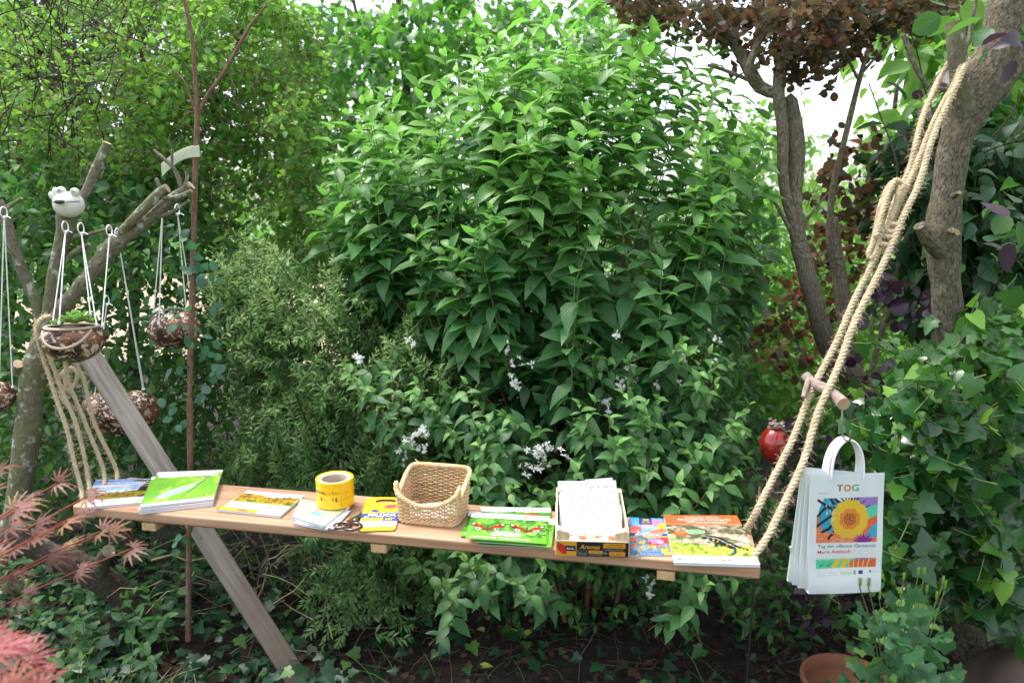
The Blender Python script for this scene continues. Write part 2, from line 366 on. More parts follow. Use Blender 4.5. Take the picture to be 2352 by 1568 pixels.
PARTMESH = {}
def basis(dirs, nrm):
    y = nrmz(dirs); x = nrmz(np.cross(y, nrm)); z = np.cross(x, y); return np.stack([x, y, z], 2)   # columns
def leafset(parent, mat, tms, pos, dirs, nrm, size, rnd, age, nparts=0, name='foliage', pname='leaf', wide=None, tkey='', plabel=None):
    """leaves of one plant: the nparts that show largest become objects, the rest one mesh"""
    n = len(pos); B = basis(dirs, nrm); var = rng.integers(0, len(tms), n)
    sel = np.zeros(n, bool)
    if nparts:
        u, v = proj(pos); d = np.linalg.norm(pos - np.array([0, 0, CAMH]), axis=1)
        sc_ = size / d ** 2.2 * ((u > 5) & (u < 2347) & (v > 5) & (v < 1563)) * (pos[:, 1] > .3)
        idx = np.argsort(-sc_)[:nparts]; idx = idx[sc_[idx] > 0]; sel[idx] = True
        root = wloc(parent)
        for i in idx:
            key = (tkey or mat.name, int(var[i]))
            if key not in PARTMESH:
                tv, tf_, tu = tms[var[i]]; me = bpy.data.meshes.new(pname); me.from_pydata(tv.tolist(), [], tf_.tolist())
                me.materials.append(mat); me.polygons.foreach_set('use_smooth', [True] * len(tf_))
                li = np.array(tf_).ravel(); me.uv_layers.new(name='UVMap').data.foreach_set('uv', tu[li].ravel()); PARTMESH[key] = me
            o = bpy.data.objects.new(pname, PARTMESH[key]); C.objects.link(o); o.parent = parent
            M = np.eye(4); M[:3, :3] = B[i] * size[i]; 
            if wide is not None: M[:3, 0] *= wide[i]
            M[:3, 3] = pos[i] - root; o.matrix_basis = Matrix(M.tolist()); o.color = (float(rnd[i]), float(age[i]), 0, 1)
    rest = ~sel; V = []; FF = []; UV = []; RN = []; AG = []; off = 0
    for k, (tv, tf_, tu) in enumerate(tms):
        ii = np.where(rest & (var == k))[0]
        if not len(ii): continue
        tvv = np.broadcast_to(tv[None] * size[ii, None, None], (len(ii), *tv.shape)).copy()
        if wide is not None: tvv[..., 0] *= wide[ii, None]
        vv = np.einsum('nij,nkj->nki', B[ii], tvv) + pos[ii, None]
        V.append(vv.reshape(-1, 3)); FF.append((tf_[None] + (np.arange(len(ii)) * len(tv))[:, None, None] + off).reshape(-1, 3))
        UV.append(np.broadcast_to(tu[None], (len(ii), *tu.shape)).reshape(-1, 2)); RN.append(np.repeat(rnd[ii], len(tv))); AG.append(np.repeat(age[ii], len(tv)))
        off += len(ii) * len(tv)
    if not V: return None
    V = np.concatenate(V); FF = np.concatenate(FF); UV = np.concatenate(UV); base = wloc(parent)
    me = bpy.data.meshes.new(name); me.vertices.add(len(V)); me.vertices.foreach_set('co', (V - base).astype(np.float32).ravel())
    me.loops.add(FF.size); me.loops.foreach_set('vertex_index', FF.ravel().astype(np.int32)); me.polygons.add(len(FF))
    me.polygons.foreach_set('loop_start', (np.arange(len(FF)) * 3).astype(np.int32)); me.polygons.foreach_set('use_smooth', np.ones(len(FF), bool))
    me.uv_layers.new(name='UVMap').data.foreach_set('uv', UV[FF.ravel()].astype(np.float32).ravel())
    me.attributes.new('rnd', 'FLOAT', 'POINT').data.foreach_set('value', np.concatenate(RN).astype(np.float32))
    me.attributes.new('age', 'FLOAT', 'POINT').data.foreach_set('value', np.concatenate(AG).astype(np.float32))
    me.materials.append(mat); me.update(calc_edges=True); me.validate()
    o = bpy.data.objects.new(name, me); C.objects.link(o); o.parent = parent; o.color = (0, 0, 0, 1); o['kind'] = 'stuff'
    return o
def thin_tubes(name, parent, mat, paths, r0, r1, sides=4):
    """paths (N, M, 3): many thin twigs as one mesh"""
    N, M, _ = paths.shape; T = nrmz(np.gradient(paths, axis=1)); ref = nrmz(np.array([.3, .8, .4]))
    A = nrmz(np.cross(T, ref)); Bn = np.cross(T, A); a = np.linspace(0, 2 * math.pi, sides, endpoint=False)
    rad = (np.asarray(r0).reshape(-1, 1) * np.linspace(1, 0, M)[None] + np.asarray(r1).reshape(-1, 1) * np.linspace(0, 1, M)[None])
    rad = np.broadcast_to(rad, (N, M))
    v = paths[:, :, None] + rad[:, :, None, None] * (np.cos(a)[None, None, :, None] * A[:, :, None] + np.sin(a)[None, None, :, None] * Bn[:, :, None])
    v = v.reshape(-1, 3)
    i, m, s = np.meshgrid(np.arange(N), np.arange(M - 1), np.arange(sides), indexing='ij')
    b = i * M * sides + m * sides; s2 = (s + 1) % sides
    f = np.stack([b + s, b + s2, b + sides + s2, b + sides + s], -1).reshape(-1, 4)
    me = bpy.data.meshes.new(name); base = wloc(parent)
    me.vertices.add(len(v)); me.vertices.foreach_set('co', (v - base).astype(np.float32).ravel())
    me.loops.add(f.size); me.loops.foreach_set('vertex_index', f.ravel().astype(np.int32)); me.polygons.add(len(f))
    me.polygons.foreach_set('loop_start', (np.arange(len(f)) * 4).astype(np.int32)); me.polygons.foreach_set('use_smooth', np.ones(len(f), bool))
    uvv = np.stack([np.tile(a * .02, N * M), np.repeat(np.tile(np.linspace(0, .4, M), N), sides)], 1)
    me.uv_layers.new(name='UVMap').data.foreach_set('uv', uvv[f.ravel()].astype(np.float32).ravel())
    me.materials.append(mat); me.update(calc_edges=True)
    o = bpy.data.objects.new(name, me); C.objects.link(o); o.parent = parent; o['kind'] = 'stuff'; return o
def inpoly(px, py, poly):
    poly = np.array(poly, float); ins = np.zeros(len(px), bool); j = len(poly) - 1
    for i in range(len(poly)):
        xi, yi = poly[i]; xj, yj = poly[j]
        c = ((yi > py) != (yj > py)) & (px < (xj - xi) * (py - yi) / (yj - yi + 1e-9) + xi); ins ^= c; j = i
    return ins
def edged(px, py, poly):
    poly = np.array(poly, float); d = np.full(len(px), 1e9)
    for a, b in zip(poly, np.roll(poly, -1, 0)):
        ab = b - a; t = np.clip(((px - a[0]) * ab[0] + (py - a[1]) * ab[1]) / (ab @ ab + 1e-9), 0, 1)
        d = np.minimum(d, np.hypot(px - a[0] - t * ab[0], py - a[1] - t * ab[1]))
    return d
def region(poly, n, Y0, Y1, holes=(), rad=220., front=1.6, jit=20.):
    """points in a crown whose silhouette is poly and which is Y1 - Y0 metres deep"""
    poly = np.array(poly, float); lo, hi = poly.min(0), poly.max(0); X = []; Yp = []; k = 0
    while k < n:
        a = rng.uniform(lo[0], hi[0], n * 2); b = rng.uniform(lo[1], hi[1], n * 2); m = inpoly(a, b, poly)
        for h in holes:
            hh = inpoly(a, b, h[0]); m &= ~hh | (rng.random(len(a)) < h[1])
        a, b = a[m], b[m]; X.append(a); Yp.append(b); k += len(a)
    px, py = np.concatenate(X)[:n], np.concatenate(Yp)[:n]
    d = np.clip(edged(px, py, poly) / rad, 0, 1); cap = .5 * (1 - np.sqrt(1 - (1 - d) ** 2))
    f = Y0 + (Y1 - Y0) * cap; b = Y1 - (Y1 - Y0) * cap
    Y = f + (b - f) * rng.random(n) ** front
    px = px + rng.normal(0, jit, n); py = py + rng.normal(0, jit, n)
    return Pv(px, py, Y), d
UP = np.array([0, 0, 1.])
def shoots(tip, d, L, k, size, spread=.9, droop=.35, first=.15, curve=.1, jit=.25, agepow=3., upn=1., opp=True, view=.4):
    """leafy shoots: k nodes on each, leaves in opposite pairs turned by 90 degrees"""
    n = len(tip); d = nrmz(d); L = np.broadcast_to(L, (n,)); sz = np.broadcast_to(size, (n,))
    side = nrmz(np.cross(d, UP) + 1e-3); up2 = np.cross(side, d); ph = rng.uniform(0, 6.28, n)
    sag = rng.normal(0, curve, (n, 1)) * side + np.abs(rng.normal(0, curve, (n, 1))) * -UP
    def pt(t): return tip - d * (L * (1 - t))[:, None] + sag * (L * (t * (1 - t) * 2))[:, None]
    o = [[] for _ in range(6)]
    for i in range(k):
        t = np.clip(first + (1 - first) * (i + .5 * rng.random(n)) / max(k - 1, 1), 0, 1); base = pt(t)
        for s in ((0, 1) if opp else (i % 2,)):
            a = ph + (i % 2) * math.pi / 2 + s * math.pi + rng.normal(0, .25, n) if opp else ph + i * 2.4
            rad = np.cos(a)[:, None] * side + np.sin(a)[:, None] * up2
            tp = (i / max(k - 1, 1))
            sp = spread * (1 - .55 * tp ** 4)
            ld = nrmz(d * (1 - sp * .6) + rad * sp - UP * droop * (1 - .7 * tp ** 3) + rng.normal(0, jit * .5, (n, 3)))
            nn = nrmz(UP * upn + d * .3 + np.array([0, -view, 0]) + rng.normal(0, jit, (n, 3)))
            o[0].append(base); o[1].append(ld); o[2].append(nn)
            o[3].append(sz * (1 - .45 * tp ** 3) * rng.uniform(.6, 1.15, n)); o[4].append(rng.random(n)); o[5].append(np.full(n, tp ** agepow) * rng.uniform(.4, 1, n))
    paths = np.stack([pt(np.full(n, t)) for t in (0, .33, .66, 1.)], 1)
    return [np.concatenate(x) for x in o], paths
_ks = rng.normal(0, 1, (14, 3)); _ks = nrmz(_ks) * rng.uniform(5, 16, (14, 1)); _ph = rng.uniform(0, 6.28, 14)
def clumpy(p, cut, f=1.):
    """mask that leaves gaps of a few decimetres in a crown"""
    v = sum(np.sin(p @ k * f + h) for k, h in zip(_ks, _ph)); return v > np.quantile(v, cut)
TWIGS = []
def clusters(c, k, spread, size, droop=.3, jit=.5, view=.4, up=.9, line=0.):
    """k leaves scattered round each point, or set along a twig through it when line is given"""
    n = len(c) * k; cc = np.repeat(c, k, 0); o = nrmz(rng.normal(0, 1, (n, 3))); pos = cc + o * spread * rng.random((n, 1)) ** .5
    if line:
        td = nrmz(rng.normal(0, 1, c.shape) * [1, 1, .45] + [.25, -.2, -.1]); tt = (np.tile(np.arange(k), len(c)) / max(k - 1, 1) - .5)[:, None]; TD = np.repeat(td, k, 0)
        sg = -UP * (tt ** 2) * line * .5; pos = cc + TD * tt * line + sg + rng.normal(0, spread * .12, (n, 3)); o = nrmz(o + TD * .6)
        TWIGS.append(np.stack([c + td * q_ * line - UP * q_ * q_ * line * .5 for q_ in (-.6, -.2, .2, .5)], 1))
    ld = nrmz(o + rng.normal(0, .5, (n, 3)) - UP * droop); nn = nrmz(UP * up + np.array([0, -view, 0]) + rng.normal(0, jit, (n, 3)))
    return [pos, ld, nn, size * rng.uniform(.5, 1.2, n), np.clip(np.repeat(rng.random(len(c)), k) * .6 + rng.random(n) * .4, 0, 1), np.repeat(rng.random(len(c)) ** 4, k) * rng.uniform(.3, 1, n)]
# ---------------------------------------------------------------- colours of the plants
GRN = lambda r, g, b: (r, g, b)
M_MOCK = leafmat('mock_orange_leaf', (.040, .125, .058), (.085, .215, .088), (.26, .50, .075), (.24, .62, .05), tf=.42, rough=.42, spec=.42, vein=.22)
M_DEUT = leafmat('deutzia_leaf', (.026, .100, .036), (.062, .19, .055), (.20, .42, .08), (.12, .34, .03), tf=.36, rough=.5, vein=.25)
M_SPIR = leafmat('spiraea_leaf', (.085, .20, .065), (.17, .34, .11), (.36, .48, .13), (.26, .48, .08), tf=.38, rough=.55, vein=0)
M_LIME = leafmat('lime_shrub_leaf', (.055, .17, .036), (.13, .31, .055), (.30, .50, .07), (.32, .62, .06), tf=.5, rough=.5, vein=.1)
M_HAZE = leafmat('broad_shrub_leaf', (.020, .080, .028), (.048, .15, .040), (.22, .40, .06), (.13, .34, .03), tf=.4, rough=.5, vein=.25)
M_CHER = leafmat('cherry_leaf', (.028, .11, .030), (.062, .20, .04), (.18, .36, .05), (.20, .52, .04), tf=.5, rough=.42, vein=.15)
M_BRIG = leafmat('bright_leaf', (.10, .26, .055), (.17, .36, .08), (.34, .48, .09), (.30, .58, .06), tf=.5, rough=.5, vein=.1)
M_SMOK = leafmat('smoke_tree_leaf', (.026, .080, .030), (.066, .036, .032), (.28, .045, .025), (.20, .14, .05), tf=.44, rough=.6, spec=.3, vein=.2, under=(.10, .06, .04))
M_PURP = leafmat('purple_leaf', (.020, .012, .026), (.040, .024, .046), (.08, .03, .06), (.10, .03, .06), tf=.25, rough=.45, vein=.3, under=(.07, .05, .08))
M_IVY = leafmat('ivy_leaf', (.014, .068, .022), (.036, .130, .032), (.18, .38, .04), (.14, .38, .03), tf=.28, rough=.25, spec=.6, vein=.14)
M_IVYD = leafmat('ground_ivy_leaf', (.012, .055, .026), (.026, .095, .038), (.12, .26, .05), (.08, .22, .03), tf=.25, rough=.38, spec=.5, vein=.12)
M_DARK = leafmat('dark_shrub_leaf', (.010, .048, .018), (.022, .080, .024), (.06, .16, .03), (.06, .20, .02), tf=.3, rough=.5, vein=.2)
M_ROSE = leafmat('rose_leaf', (.035, .115, .07), (.06, .17, .10), (.15, .3, .09), (.12, .32, .10), tf=.35, rough=.55, vein=.2)
M_MAPB = leafmat('bronze_maple_leaf', (.12, .050, .040), (.25, .105, .085), (.34, .20, .05), (.42, .15, .07), tf=.35, rough=.5, vein=.1, under=(.2, .09, .08))
M_MAPR = leafmat('red_maple_leaf', (.24, .045, .05), (.36, .09, .09), (.36, .16, .06), (.60, .10, .08), tf=.35, rough=.5, vein=.1, under=(.3, .08, .08))
M_COLU = leafmat('columbine_leaf', (.018, .080, .028), (.036, .14, .040), (.16, .28, .05), (.10, .34, .06), tf=.35, rough=.55, vein=.2)
M_SEDU = plain('succulent_green', (.26, .46, .12), .5, trans=.2, var=.3, scale=60)
M_SEDB = plain('succulent_blue', (.26, .42, .30), .6, var=.25, scale=60)
M_LITT = leafmat('dry_leaf', (.035, .018, .012), (.095, .048, .028), (.36, .30, .10), (.2, .1, .05), tf=.15, rough=.8, vein=.2, under=(.14, .09, .06))
M_YLEAF = leafmat('yellow_fallen_leaf', (.30, .33, .08), (.42, .42, .12), (.5, .5, .1), tf=.3)
M_PET = plain('white_petal', (.86, .87, .84), .6, var=.04, trans=.3)
M_STEM = barkmat('shrub_stem_bark', (.07, .042, .025), (.20, .115, .07), (.30, .20, .13), 90, 25, .5)
M_STEMG = plain('green_shoot_stem', (.12, .17, .05), .6, var=.3)
M_TWIG = barkmat('twig_bark', (.06, .045, .035), (.15, .115, .085), (.26, .21, .16), 120, 30, .4)
M_DTWIG = barkmat('dark_twig_bark', (.025, .018, .014), (.06, .045, .035), (.11, .085, .065), 120, 30, .4)
M_PLUM = barkmat('lichened_bark', (.07, .06, .045), (.17, .15, .11), (.27, .25, .20), 110, 50, .9, lichen=((.15, .17, .06), (.46, .47, .42)), dist=.006)
M_SMTR = barkmat('smoke_tree_bark', (.10, .08, .06), (.29, .235, .18), (.46, .40, .32), 110, 50, 1., lichen=((.17, .14, .09), (.30, .27, .22)), dist=.02, cw=.12)
M_RIGHT = barkmat('fissured_bark', (.075, .058, .040), (.23, .19, .14), (.38, .33, .25), 120, 55, 1., lichen=((.20, .18, .11), (.34, .31, .25)), dist=.03, cw=.12)
M_LIMB = barkmat('dark_limb_bark', (.035, .027, .020), (.12, .095, .070), (.23, .19, .15), 90, 40, 1., lichen=((.06, .055, .035), (.22, .22, .19)), dist=.01)
M_CUT = woodmat('sawn_end', (.25, .17, .09), (.42, .31, .18), (.5, .38, .24), (0, 0, 1), 40, .5, .7, False)
M_EARTHCOL = None

# ---------------------------------------------------------------- ground
def groundmat():
    m, t, out = newmat('garden_soil'); L = t.links.new
    tc = t.nodes.new('ShaderNodeTexCoord'); n = nd(t, 'ShaderNodeTexNoise', i_Scale=22., i_Detail=9., i_Roughness=.7); L(tc.outputs['Object'], n.inputs['Vector'])
    c = ramp(t, n.outputs[0], [(.3, (.010, .007, .005)), (.5, (.030, .020, .014)), (.72, (.075, .052, .036))])
    pr = nd(t, 'ShaderNodeBsdfPrincipled', i_Roughness=.95); L(c, pr.inputs['Base Color'])
    b = nd(t, 'ShaderNodeBump', i_Strength=1., i_Distance=.03); L(n.outputs[0], b.inputs['Height']); L(b.outputs[0], pr.inputs['Normal']); L(pr.outputs[0], out.inputs[0]); return m
def sheet(name, x0, x1, y0, y1, nx, ny, zf, mat):
    mb = MB(); X, Y = np.meshgrid(np.linspace(x0, x1, nx), np.linspace(y0, y1, ny)); Z = zf(X, Y)
    f = [[j * nx + i, j * nx + i + 1, (j + 1) * nx + i + 1, (j + 1) * nx + i] for j in range(ny - 1) for i in range(nx - 1)]
    mb.add(np.stack([X, Y, Z], -1).reshape(-1, 3), f); o = mb.build(name, mat); return o
def gz(x, y):
    x = np.asarray(x, float); y = np.asarray(y, float)
    return .025 * np.sin(x * 3.1 + 1) * np.cos(y * 2.7) + .012 * np.sin(x * 9.7 + y * 4.1) - .03 + .12 * np.clip((-x - .6) * .4, 0, 1) * np.clip((y - 1.6), 0, 1)
tag(sheet('soil', -6, 7, -3, 7.5, 110, 90, gz, groundmat()), kind='structure')
def lawnmat():
    m, t, out = newmat('lawn_grass'); L = t.links.new
    tc = t.nodes.new('ShaderNodeTexCoord'); n = nd(t, 'ShaderNodeTexNoise', i_Scale=3., i_Detail=9., i_Roughness=.75); L(tc.outputs['Object'], n.inputs['Vector'])
    c = ramp(t, n.outputs[0], [(.3, (.05, .13, .025)), (.55, (.10, .20, .045)), (.75, (.17, .25, .07))])
    pr = nd(t, 'ShaderNodeBsdfPrincipled', i_Roughness=.9); L(c, pr.inputs['Base Color']); L(pr.outputs[0], out.inputs[0]); return m
tag(sheet('lawn', -300, 300, -200, 400, 40, 40, lambda x, y: -.14 + 0 * x, lawnmat()), kind='structure')
M_SAND = plain('sandy_path', (.36, .28, .19), .95, var=.2, scale=8, bump=.4)
tag(sheet('sandy_path', -9, -.6, 7.6, 19, 20, 20, lambda x, y: .02 + 0 * x, M_SAND), kind='structure')

# ---------------------------------------------------------------- background trees
WS = [1.]
def limb(mb, pts, sides=10, step=.03, lump=.05, seed=0, lf=9, capmi=None):
    """pts: (px, py, Y, width px)"""
    q = np.array([[*P(a, b, Y), wd * WS[0] / 2 / F * Y] for a, b, Y, wd in pts]); s = smooth_path(q, step)
    tube(mb, s[:, :3], s[:, 3], sides, True, lump, lf, seed=seed, capmi=capmi); return s
def tree_bg(name, label, cat, poly, n, Y0, Y1, tms, mat, size, k=9, spread=.12, trunk=None, holes=(), group=None, nparts=0, droop=.5, bark=M_DTWIG, view=.3, up=.8, line=0., twigmat=None, gap=0.):
    c, d = region(poly, int(n / (1 - gap * .8)), Y0, Y1, holes, 200, 1.2)
    if gap: kk = clumpy(c, gap); c, d = c[kk], d[kk]
    u = np.array(poly, float); cx, cy = u[:, 0].mean(), u[:, 1].max(); base = P(cx, cy, (Y0 + Y1) / 2); base[2] = 0
    if trunk: base = P(trunk[0][0][0], trunk[0][0][1], trunk[0][0][2]); base[2] = 0
    e = empty(name, base, label, cat, group)
    L = clusters(c, k, spread, size, droop, view=view, up=up, line=line)
    if line: tw_ = TWIGS.pop(); thin_tubes('twigs', e, twigmat or bark, tw_, np.full(len(tw_), .0016), np.full(len(tw_), .0007), 3)
    leafset(e, mat, tms, *L, nparts=nparts, name='crown', tkey=name)
    if trunk:
        mb = MB()
        for i, tr in enumerate(trunk): limb(mb, tr, 8, .12, .06, i)
        mb.build('trunk', bark, e)
    return e, c, L

HOLE = ([(1850, 170), (1950, 110), (2060, 110), (2150, 100), (2150, 250), (2060, 290), (1990, 330), (1930, 470), (1870, 420)], .02)
tree_bg('cherry_tree', 'tall leafy cherry tree standing behind the big central bush, sky in its gaps', 'tree',
        [(560, 0), (1500, 0), (1480, 160), (1200, 330), (900, 420), (800, 640), (690, 640), (640, 560), (680, 300)], 900, 4.6, 6.6, SMW, M_CHER, .095, 8, .15,
        [[(950, 1000, 5.8, 26), (945, 500, 5.8, 24), (930, 150, 5.8, 20), (905, -120, 5.8, 14)], [(942, 330, 5.8, 14), (1010, 150, 5.9, 10), (1050, -80, 5.9, 8)], [(935, 420, 5.8, 12), (860, 200, 5.6, 9), (800, -50, 5.5, 6)]],
        line=.26, gap=.25, holes=[([(760, 380), (900, 300), (960, 420), (840, 500)], .5), ([(1010, 180), (1110, 170), (1110, 260), (1010, 270)], .5)])
tree_bg('lime_tree', 'bright green tree seen between the smoke tree stems and the roped tree', 'tree',
        [(1600, 260), (1900, 300), (2000, 200), (2200, 60), (2300, 90), (2250, 720), (1980, 950), (1640, 950)], 1300, 5.2, 7.2, SMW, M_BRIG, .085, 8, .17,
        [[(2010, 900, 6.2, 20), (2030, 500, 6.2, 16), (2060, 200, 6.2, 10)]], holes=[HOLE, ([(1880, 320), (2040, 300), (2040, 420), (1900, 470)], .5)])
tree_bg('walnut_tree', 'broad leaved light green tree behind the roped trunk at top right', 'tree',
        [(2020, 60), (2130, 20), (2420, -30), (2420, 260), (2300, 330), (2180, 400), (2060, 330), (2010, 200)], 230, 3.5, 4.3, OV, M_BRIG, .15, 5, .14,
        [[(2400, 900, 4.2, 22), (2330, 300, 4., 16), (2200, 120, 3.9, 9), (2080, 60, 3.8, 5)]], holes=[HOLE, ([(2010, 90), (2170, 60), (2170, 170), (2010, 200)], .3)])
tree_bg('dark_evergreen', 'dark twiggy evergreen filling the top left corner behind the lime shrub', 'tree',
        [(-120, -120), (420, -120), (400, 120), (330, 260), (420, 400), (400, 520), (-120, 560)], 1500, 4.5, 5.6, SM, M_DARK, .06, 9, .14,
        [[(90, 1100, 5., 40), (110, 500, 5., 34), (140, -150, 5., 22)], [(300, 1100, 5., 30), (310, 400, 5., 22), (280, -150, 5., 14)]], line=.25, twigmat=M_TWIG, holes=[([(300, 20), (400, 20), (400, 150), (320, 170)], .25), ([(150, 240), (330, 200), (330, 420), (120, 420)], .6)])
# far hedges, each a thing of its own
def hedge(name, label, poly, n, Y0, Y1, mat, size, tms=SM, k=12, sp=.2):
    return tree_bg(name, label, 'hedge', poly, n, Y0, Y1, tms, mat, size, k, sp, None, droop=.2)
hedge('far_hedge', 'sunlit hedge far behind the path on the left', [(-500, 350), (1100, 350), (1100, 700), (-500, 690)], 1100, 19, 21, M_BRIG, .3, SM, 10, .45)
hedge('leafy_hedge', 'low bright garden hedge glimpsed between red smoke tree stems and white flowered bush', [(1480, 620), (2150, 600), (2150, 1050), (1480, 1130)], 900, 4.8, 5.8, M_BRIG, .07, SMW, 10, .16)
hedge('shady_hedge', 'dark hedge closing the garden behind the central bush', [(700, 480), (1700, 430), (1760, 1010), (1000, 1090), (820, 800)], 700, 4.3, 5.0, M_HAZE, .08, SMW, 10, .15)

# left: small leaved lime shrub high up
e, c, L = tree_bg('honeysuckle_shrub', 'tall fine leaved shrub at top left, lime green on its right side', 'shrub',
        [(-60, -60), (600, -60), (700, 60), (730, 150), (745, 260), (730, 370), (720, 470), (700, 600), (640, 660), (560, 640), (500, 560), (420, 470), (300, 430), (-60, 440)], 3200, 2.9, 4.3, SMW, M_LIME, .036, 8, .075,
        [[(-10, 900, 3.9, 40), (40, 500, 3.9, 34), (70, 200, 3.9, 26), (120, -60, 3.9, 20)], [(250, 700, 3.8, 30), (270, 400, 3.8, 26), (330, 180, 3.7, 18), (300, -60, 3.7, 12)], [(262, 520, 3.8, 20), (370, 430, 3.6, 16), (470, 300, 3.5, 10), (560, 60, 3.4, 6)],
         [(50, 450, 3.9, 18), (170, 300, 3.8, 12), (210, 100, 3.8, 8), (240, -60, 3.8, 6)], [(60, 300, 3.9, 14), (-60, 150, 3.8, 9)], [(440, 620, 3.6, 16), (455, 400, 3.6, 12), (520, 260, 3.6, 9)]],
        holes=[([(-60, -60), (340, -60), (330, 260), (200, 420), (-60, 440)], .42), ([(330, 60), (420, 0), (420, 120), (340, 170)], .25)], nparts=0, bark=M_DTWIG, line=.17, twigmat=M_STEM, droop=.15, gap=.34)
# thin hanging curly twigs in that shrub
def curly(parent, mat, poly, n, Y0, Y1, ln, r, dirn=(0, 0, -1), wob=.2, name='twigs'):
    c, d = region(poly, n, Y0, Y1, (), 100, 1.5); M = 9; dv = nrmz(np.array(dirn) + rng.normal(0, .6, (n, 3))); pts = [c]
    stepv = ln * rng.uniform(.5, 1.3, (n, 1)) / M
    for i in range(M - 1):
        dv = nrmz(dv + rng.normal(0, wob, (n, 3))); pts.append(pts[-1] + dv * stepv)
    return thin_tubes(name, parent, mat, np.stack(pts, 1), np.full(n, r), np.full(n, r * .4), 3)
curly(e, M_TWIG, [(0, 0), (740, 0), (740, 420), (560, 560), (0, 480)], 260, 2.85, 3.7, .30, .0018, (.2, -.1, -.6), .38)
curly(e, M_DTWIG, [(-40, -40), (420, -40), (300, 400), (-40, 470)], 150, 2.9, 3.9, .6, .0032, (.4, 0, .7), .22, 'branches')

tree_bg('hazel_shrub', 'broad leaved green shrub behind the pruned tree and its hanging pots', 'shrub',
        [(-80, 350), (200, 380), (420, 430), (520, 560), (560, 650), (520, 760), (560, 880), (520, 1060), (440, 1180), (200, 1190), (-80, 1190)], 1450, 2.75, 3.6, ELL + OV[:2], M_HAZE, .052, 6, .085,
        [[(60, 1250, 3.3, 20), (90, 900, 3.3, 16), (130, 600, 3.2, 10)], [(330, 1300, 3.2, 30), (325, 1000, 3.2, 26), (300, 700, 3.2, 12)], [(200, 1250, 3.3, 14), (230, 800, 3.3, 8)]], nparts=260,
        holes=[([(430, 880), (560, 780), (600, 1080), (430, 1080)], .3)])
e2 = empty('bramble_thicket', [-1.5, 3.4, 0], 'low leafy thicket behind the board, glimpses of the sandy path through it', 'thicket')
c, d = region([(300, 840), (520, 640), (700, 720), (720, 1130), (560, 1150), (300, 1150)], 620, 3.3, 4.1, (), 100, 1.2)
leafset(e2, M_HAZE, ELL, *clusters(c, 6, .1, .045), name='foliage')
curly(e2, M_DTWIG, [(300, 840), (700, 840), (700, 1150), (300, 1180)], 60, 3.3, 3.9, .5, .004, (.2, 0, .8), .2, 'stems')

# ---------------------------------------------------------------- fine leaved spiraea bush
def shrub(name, label, cat, poly, n, Y0, Y1, L, k, size, tms, mat, nparts, dirf, stems, stemmat, spread=.8, droop=.3, rad=200., front=2.2, holes=(), age_tonef=None, base=None, stemn=60, lw=.0022, extra=None, smat=None, clump=0, gap=0., **kw):
    c, d = region(poly, n, Y0, Y1, holes, rad, front)
    if gap: kk = clumpy(c, gap); c, d = c[kk], d[kk]; n = len(c)
    if clump:
        m_ = n // clump; ce = c[:m_]; c = np.repeat(ce, clump, 0) + rng.normal(0, 1, (m_ * clump, 3)) * [.05, .04, .05]; n = len(c); DV = np.repeat(nrmz(rng.normal(0, .5, (m_, 3)) + UP * .3), clump, 0)
    b = np.array(base); e = empty(name, b, label, cat)
    dv = nrmz(dirf(c, d))
    if clump: dv = nrmz(dv + DV * .9)
    if extra is not None: c = np.vstack([c, extra]); dv = np.vstack([dv, nrmz(dirf(extra, 0) * [1, .5, 1] + UP * .5)]); n = len(c)
    LL, paths = shoots(c, dv, L * rng.uniform(.7, 1.2, n), k, size, spread, droop, **kw)
    if age_tonef is not None: LL[5] = np.clip(LL[5] * age_tonef(LL[0]), 0, 1)
    ok = LL[0][:, 2] > .03
    # keep leaves clear of the plank and what stands on it
    near = (LL[0][:, 1] < 2.214 - .2 * (LL[0][:, 0] + 1.195) + .07) & (LL[0][:, 2] > .68) & (LL[0][:, 2] < 1.02) & (LL[0][:, 0] > -1.35) & (LL[0][:, 0] < .72)
    ok &= ~near; LL = [x[ok] for x in LL]
    leafset(e, mat, tms, *LL, nparts=nparts, tkey=name)
    thin_tubes('shoots', e, stemmat, paths, np.full(n, lw), np.full(n, lw * .5), 3)
    if stems:
        idx = rng.choice(n, stemn, replace=False); b0 = b + rng.normal(0, 1, (stemn, 3)) * [stems, stems, 0]
        t = np.linspace(0, 1, 9)[None, :, None]; end = paths[idx, 0]; mid = b0 * .55 + end * .45; mid[:, 2] = b0[:, 2] * .3 + end[:, 2] * .7
        pp = (1 - t) ** 2 * b0[:, None] + 2 * t * (1 - t) * mid[:, None] + t * t * end[:, None]
        pp[:, 1:-1] += rng.normal(0, .012, (stemn, 7, 3))
        thin_tubes('stems', e, smat or M_STEM, pp, rng.uniform(.006, .012, stemn), np.full(stemn, .003), 6)
    return e, LL
def outward(cx, cy, cz, up=.8, yk=.6):
    cc = np.array([cx, cy, cz])
    def f(c, d):
        o = nrmz(c - cc); o[:, 1] *= yk; return o + UP * up + rng.normal(0, .22, c.shape)
    return f
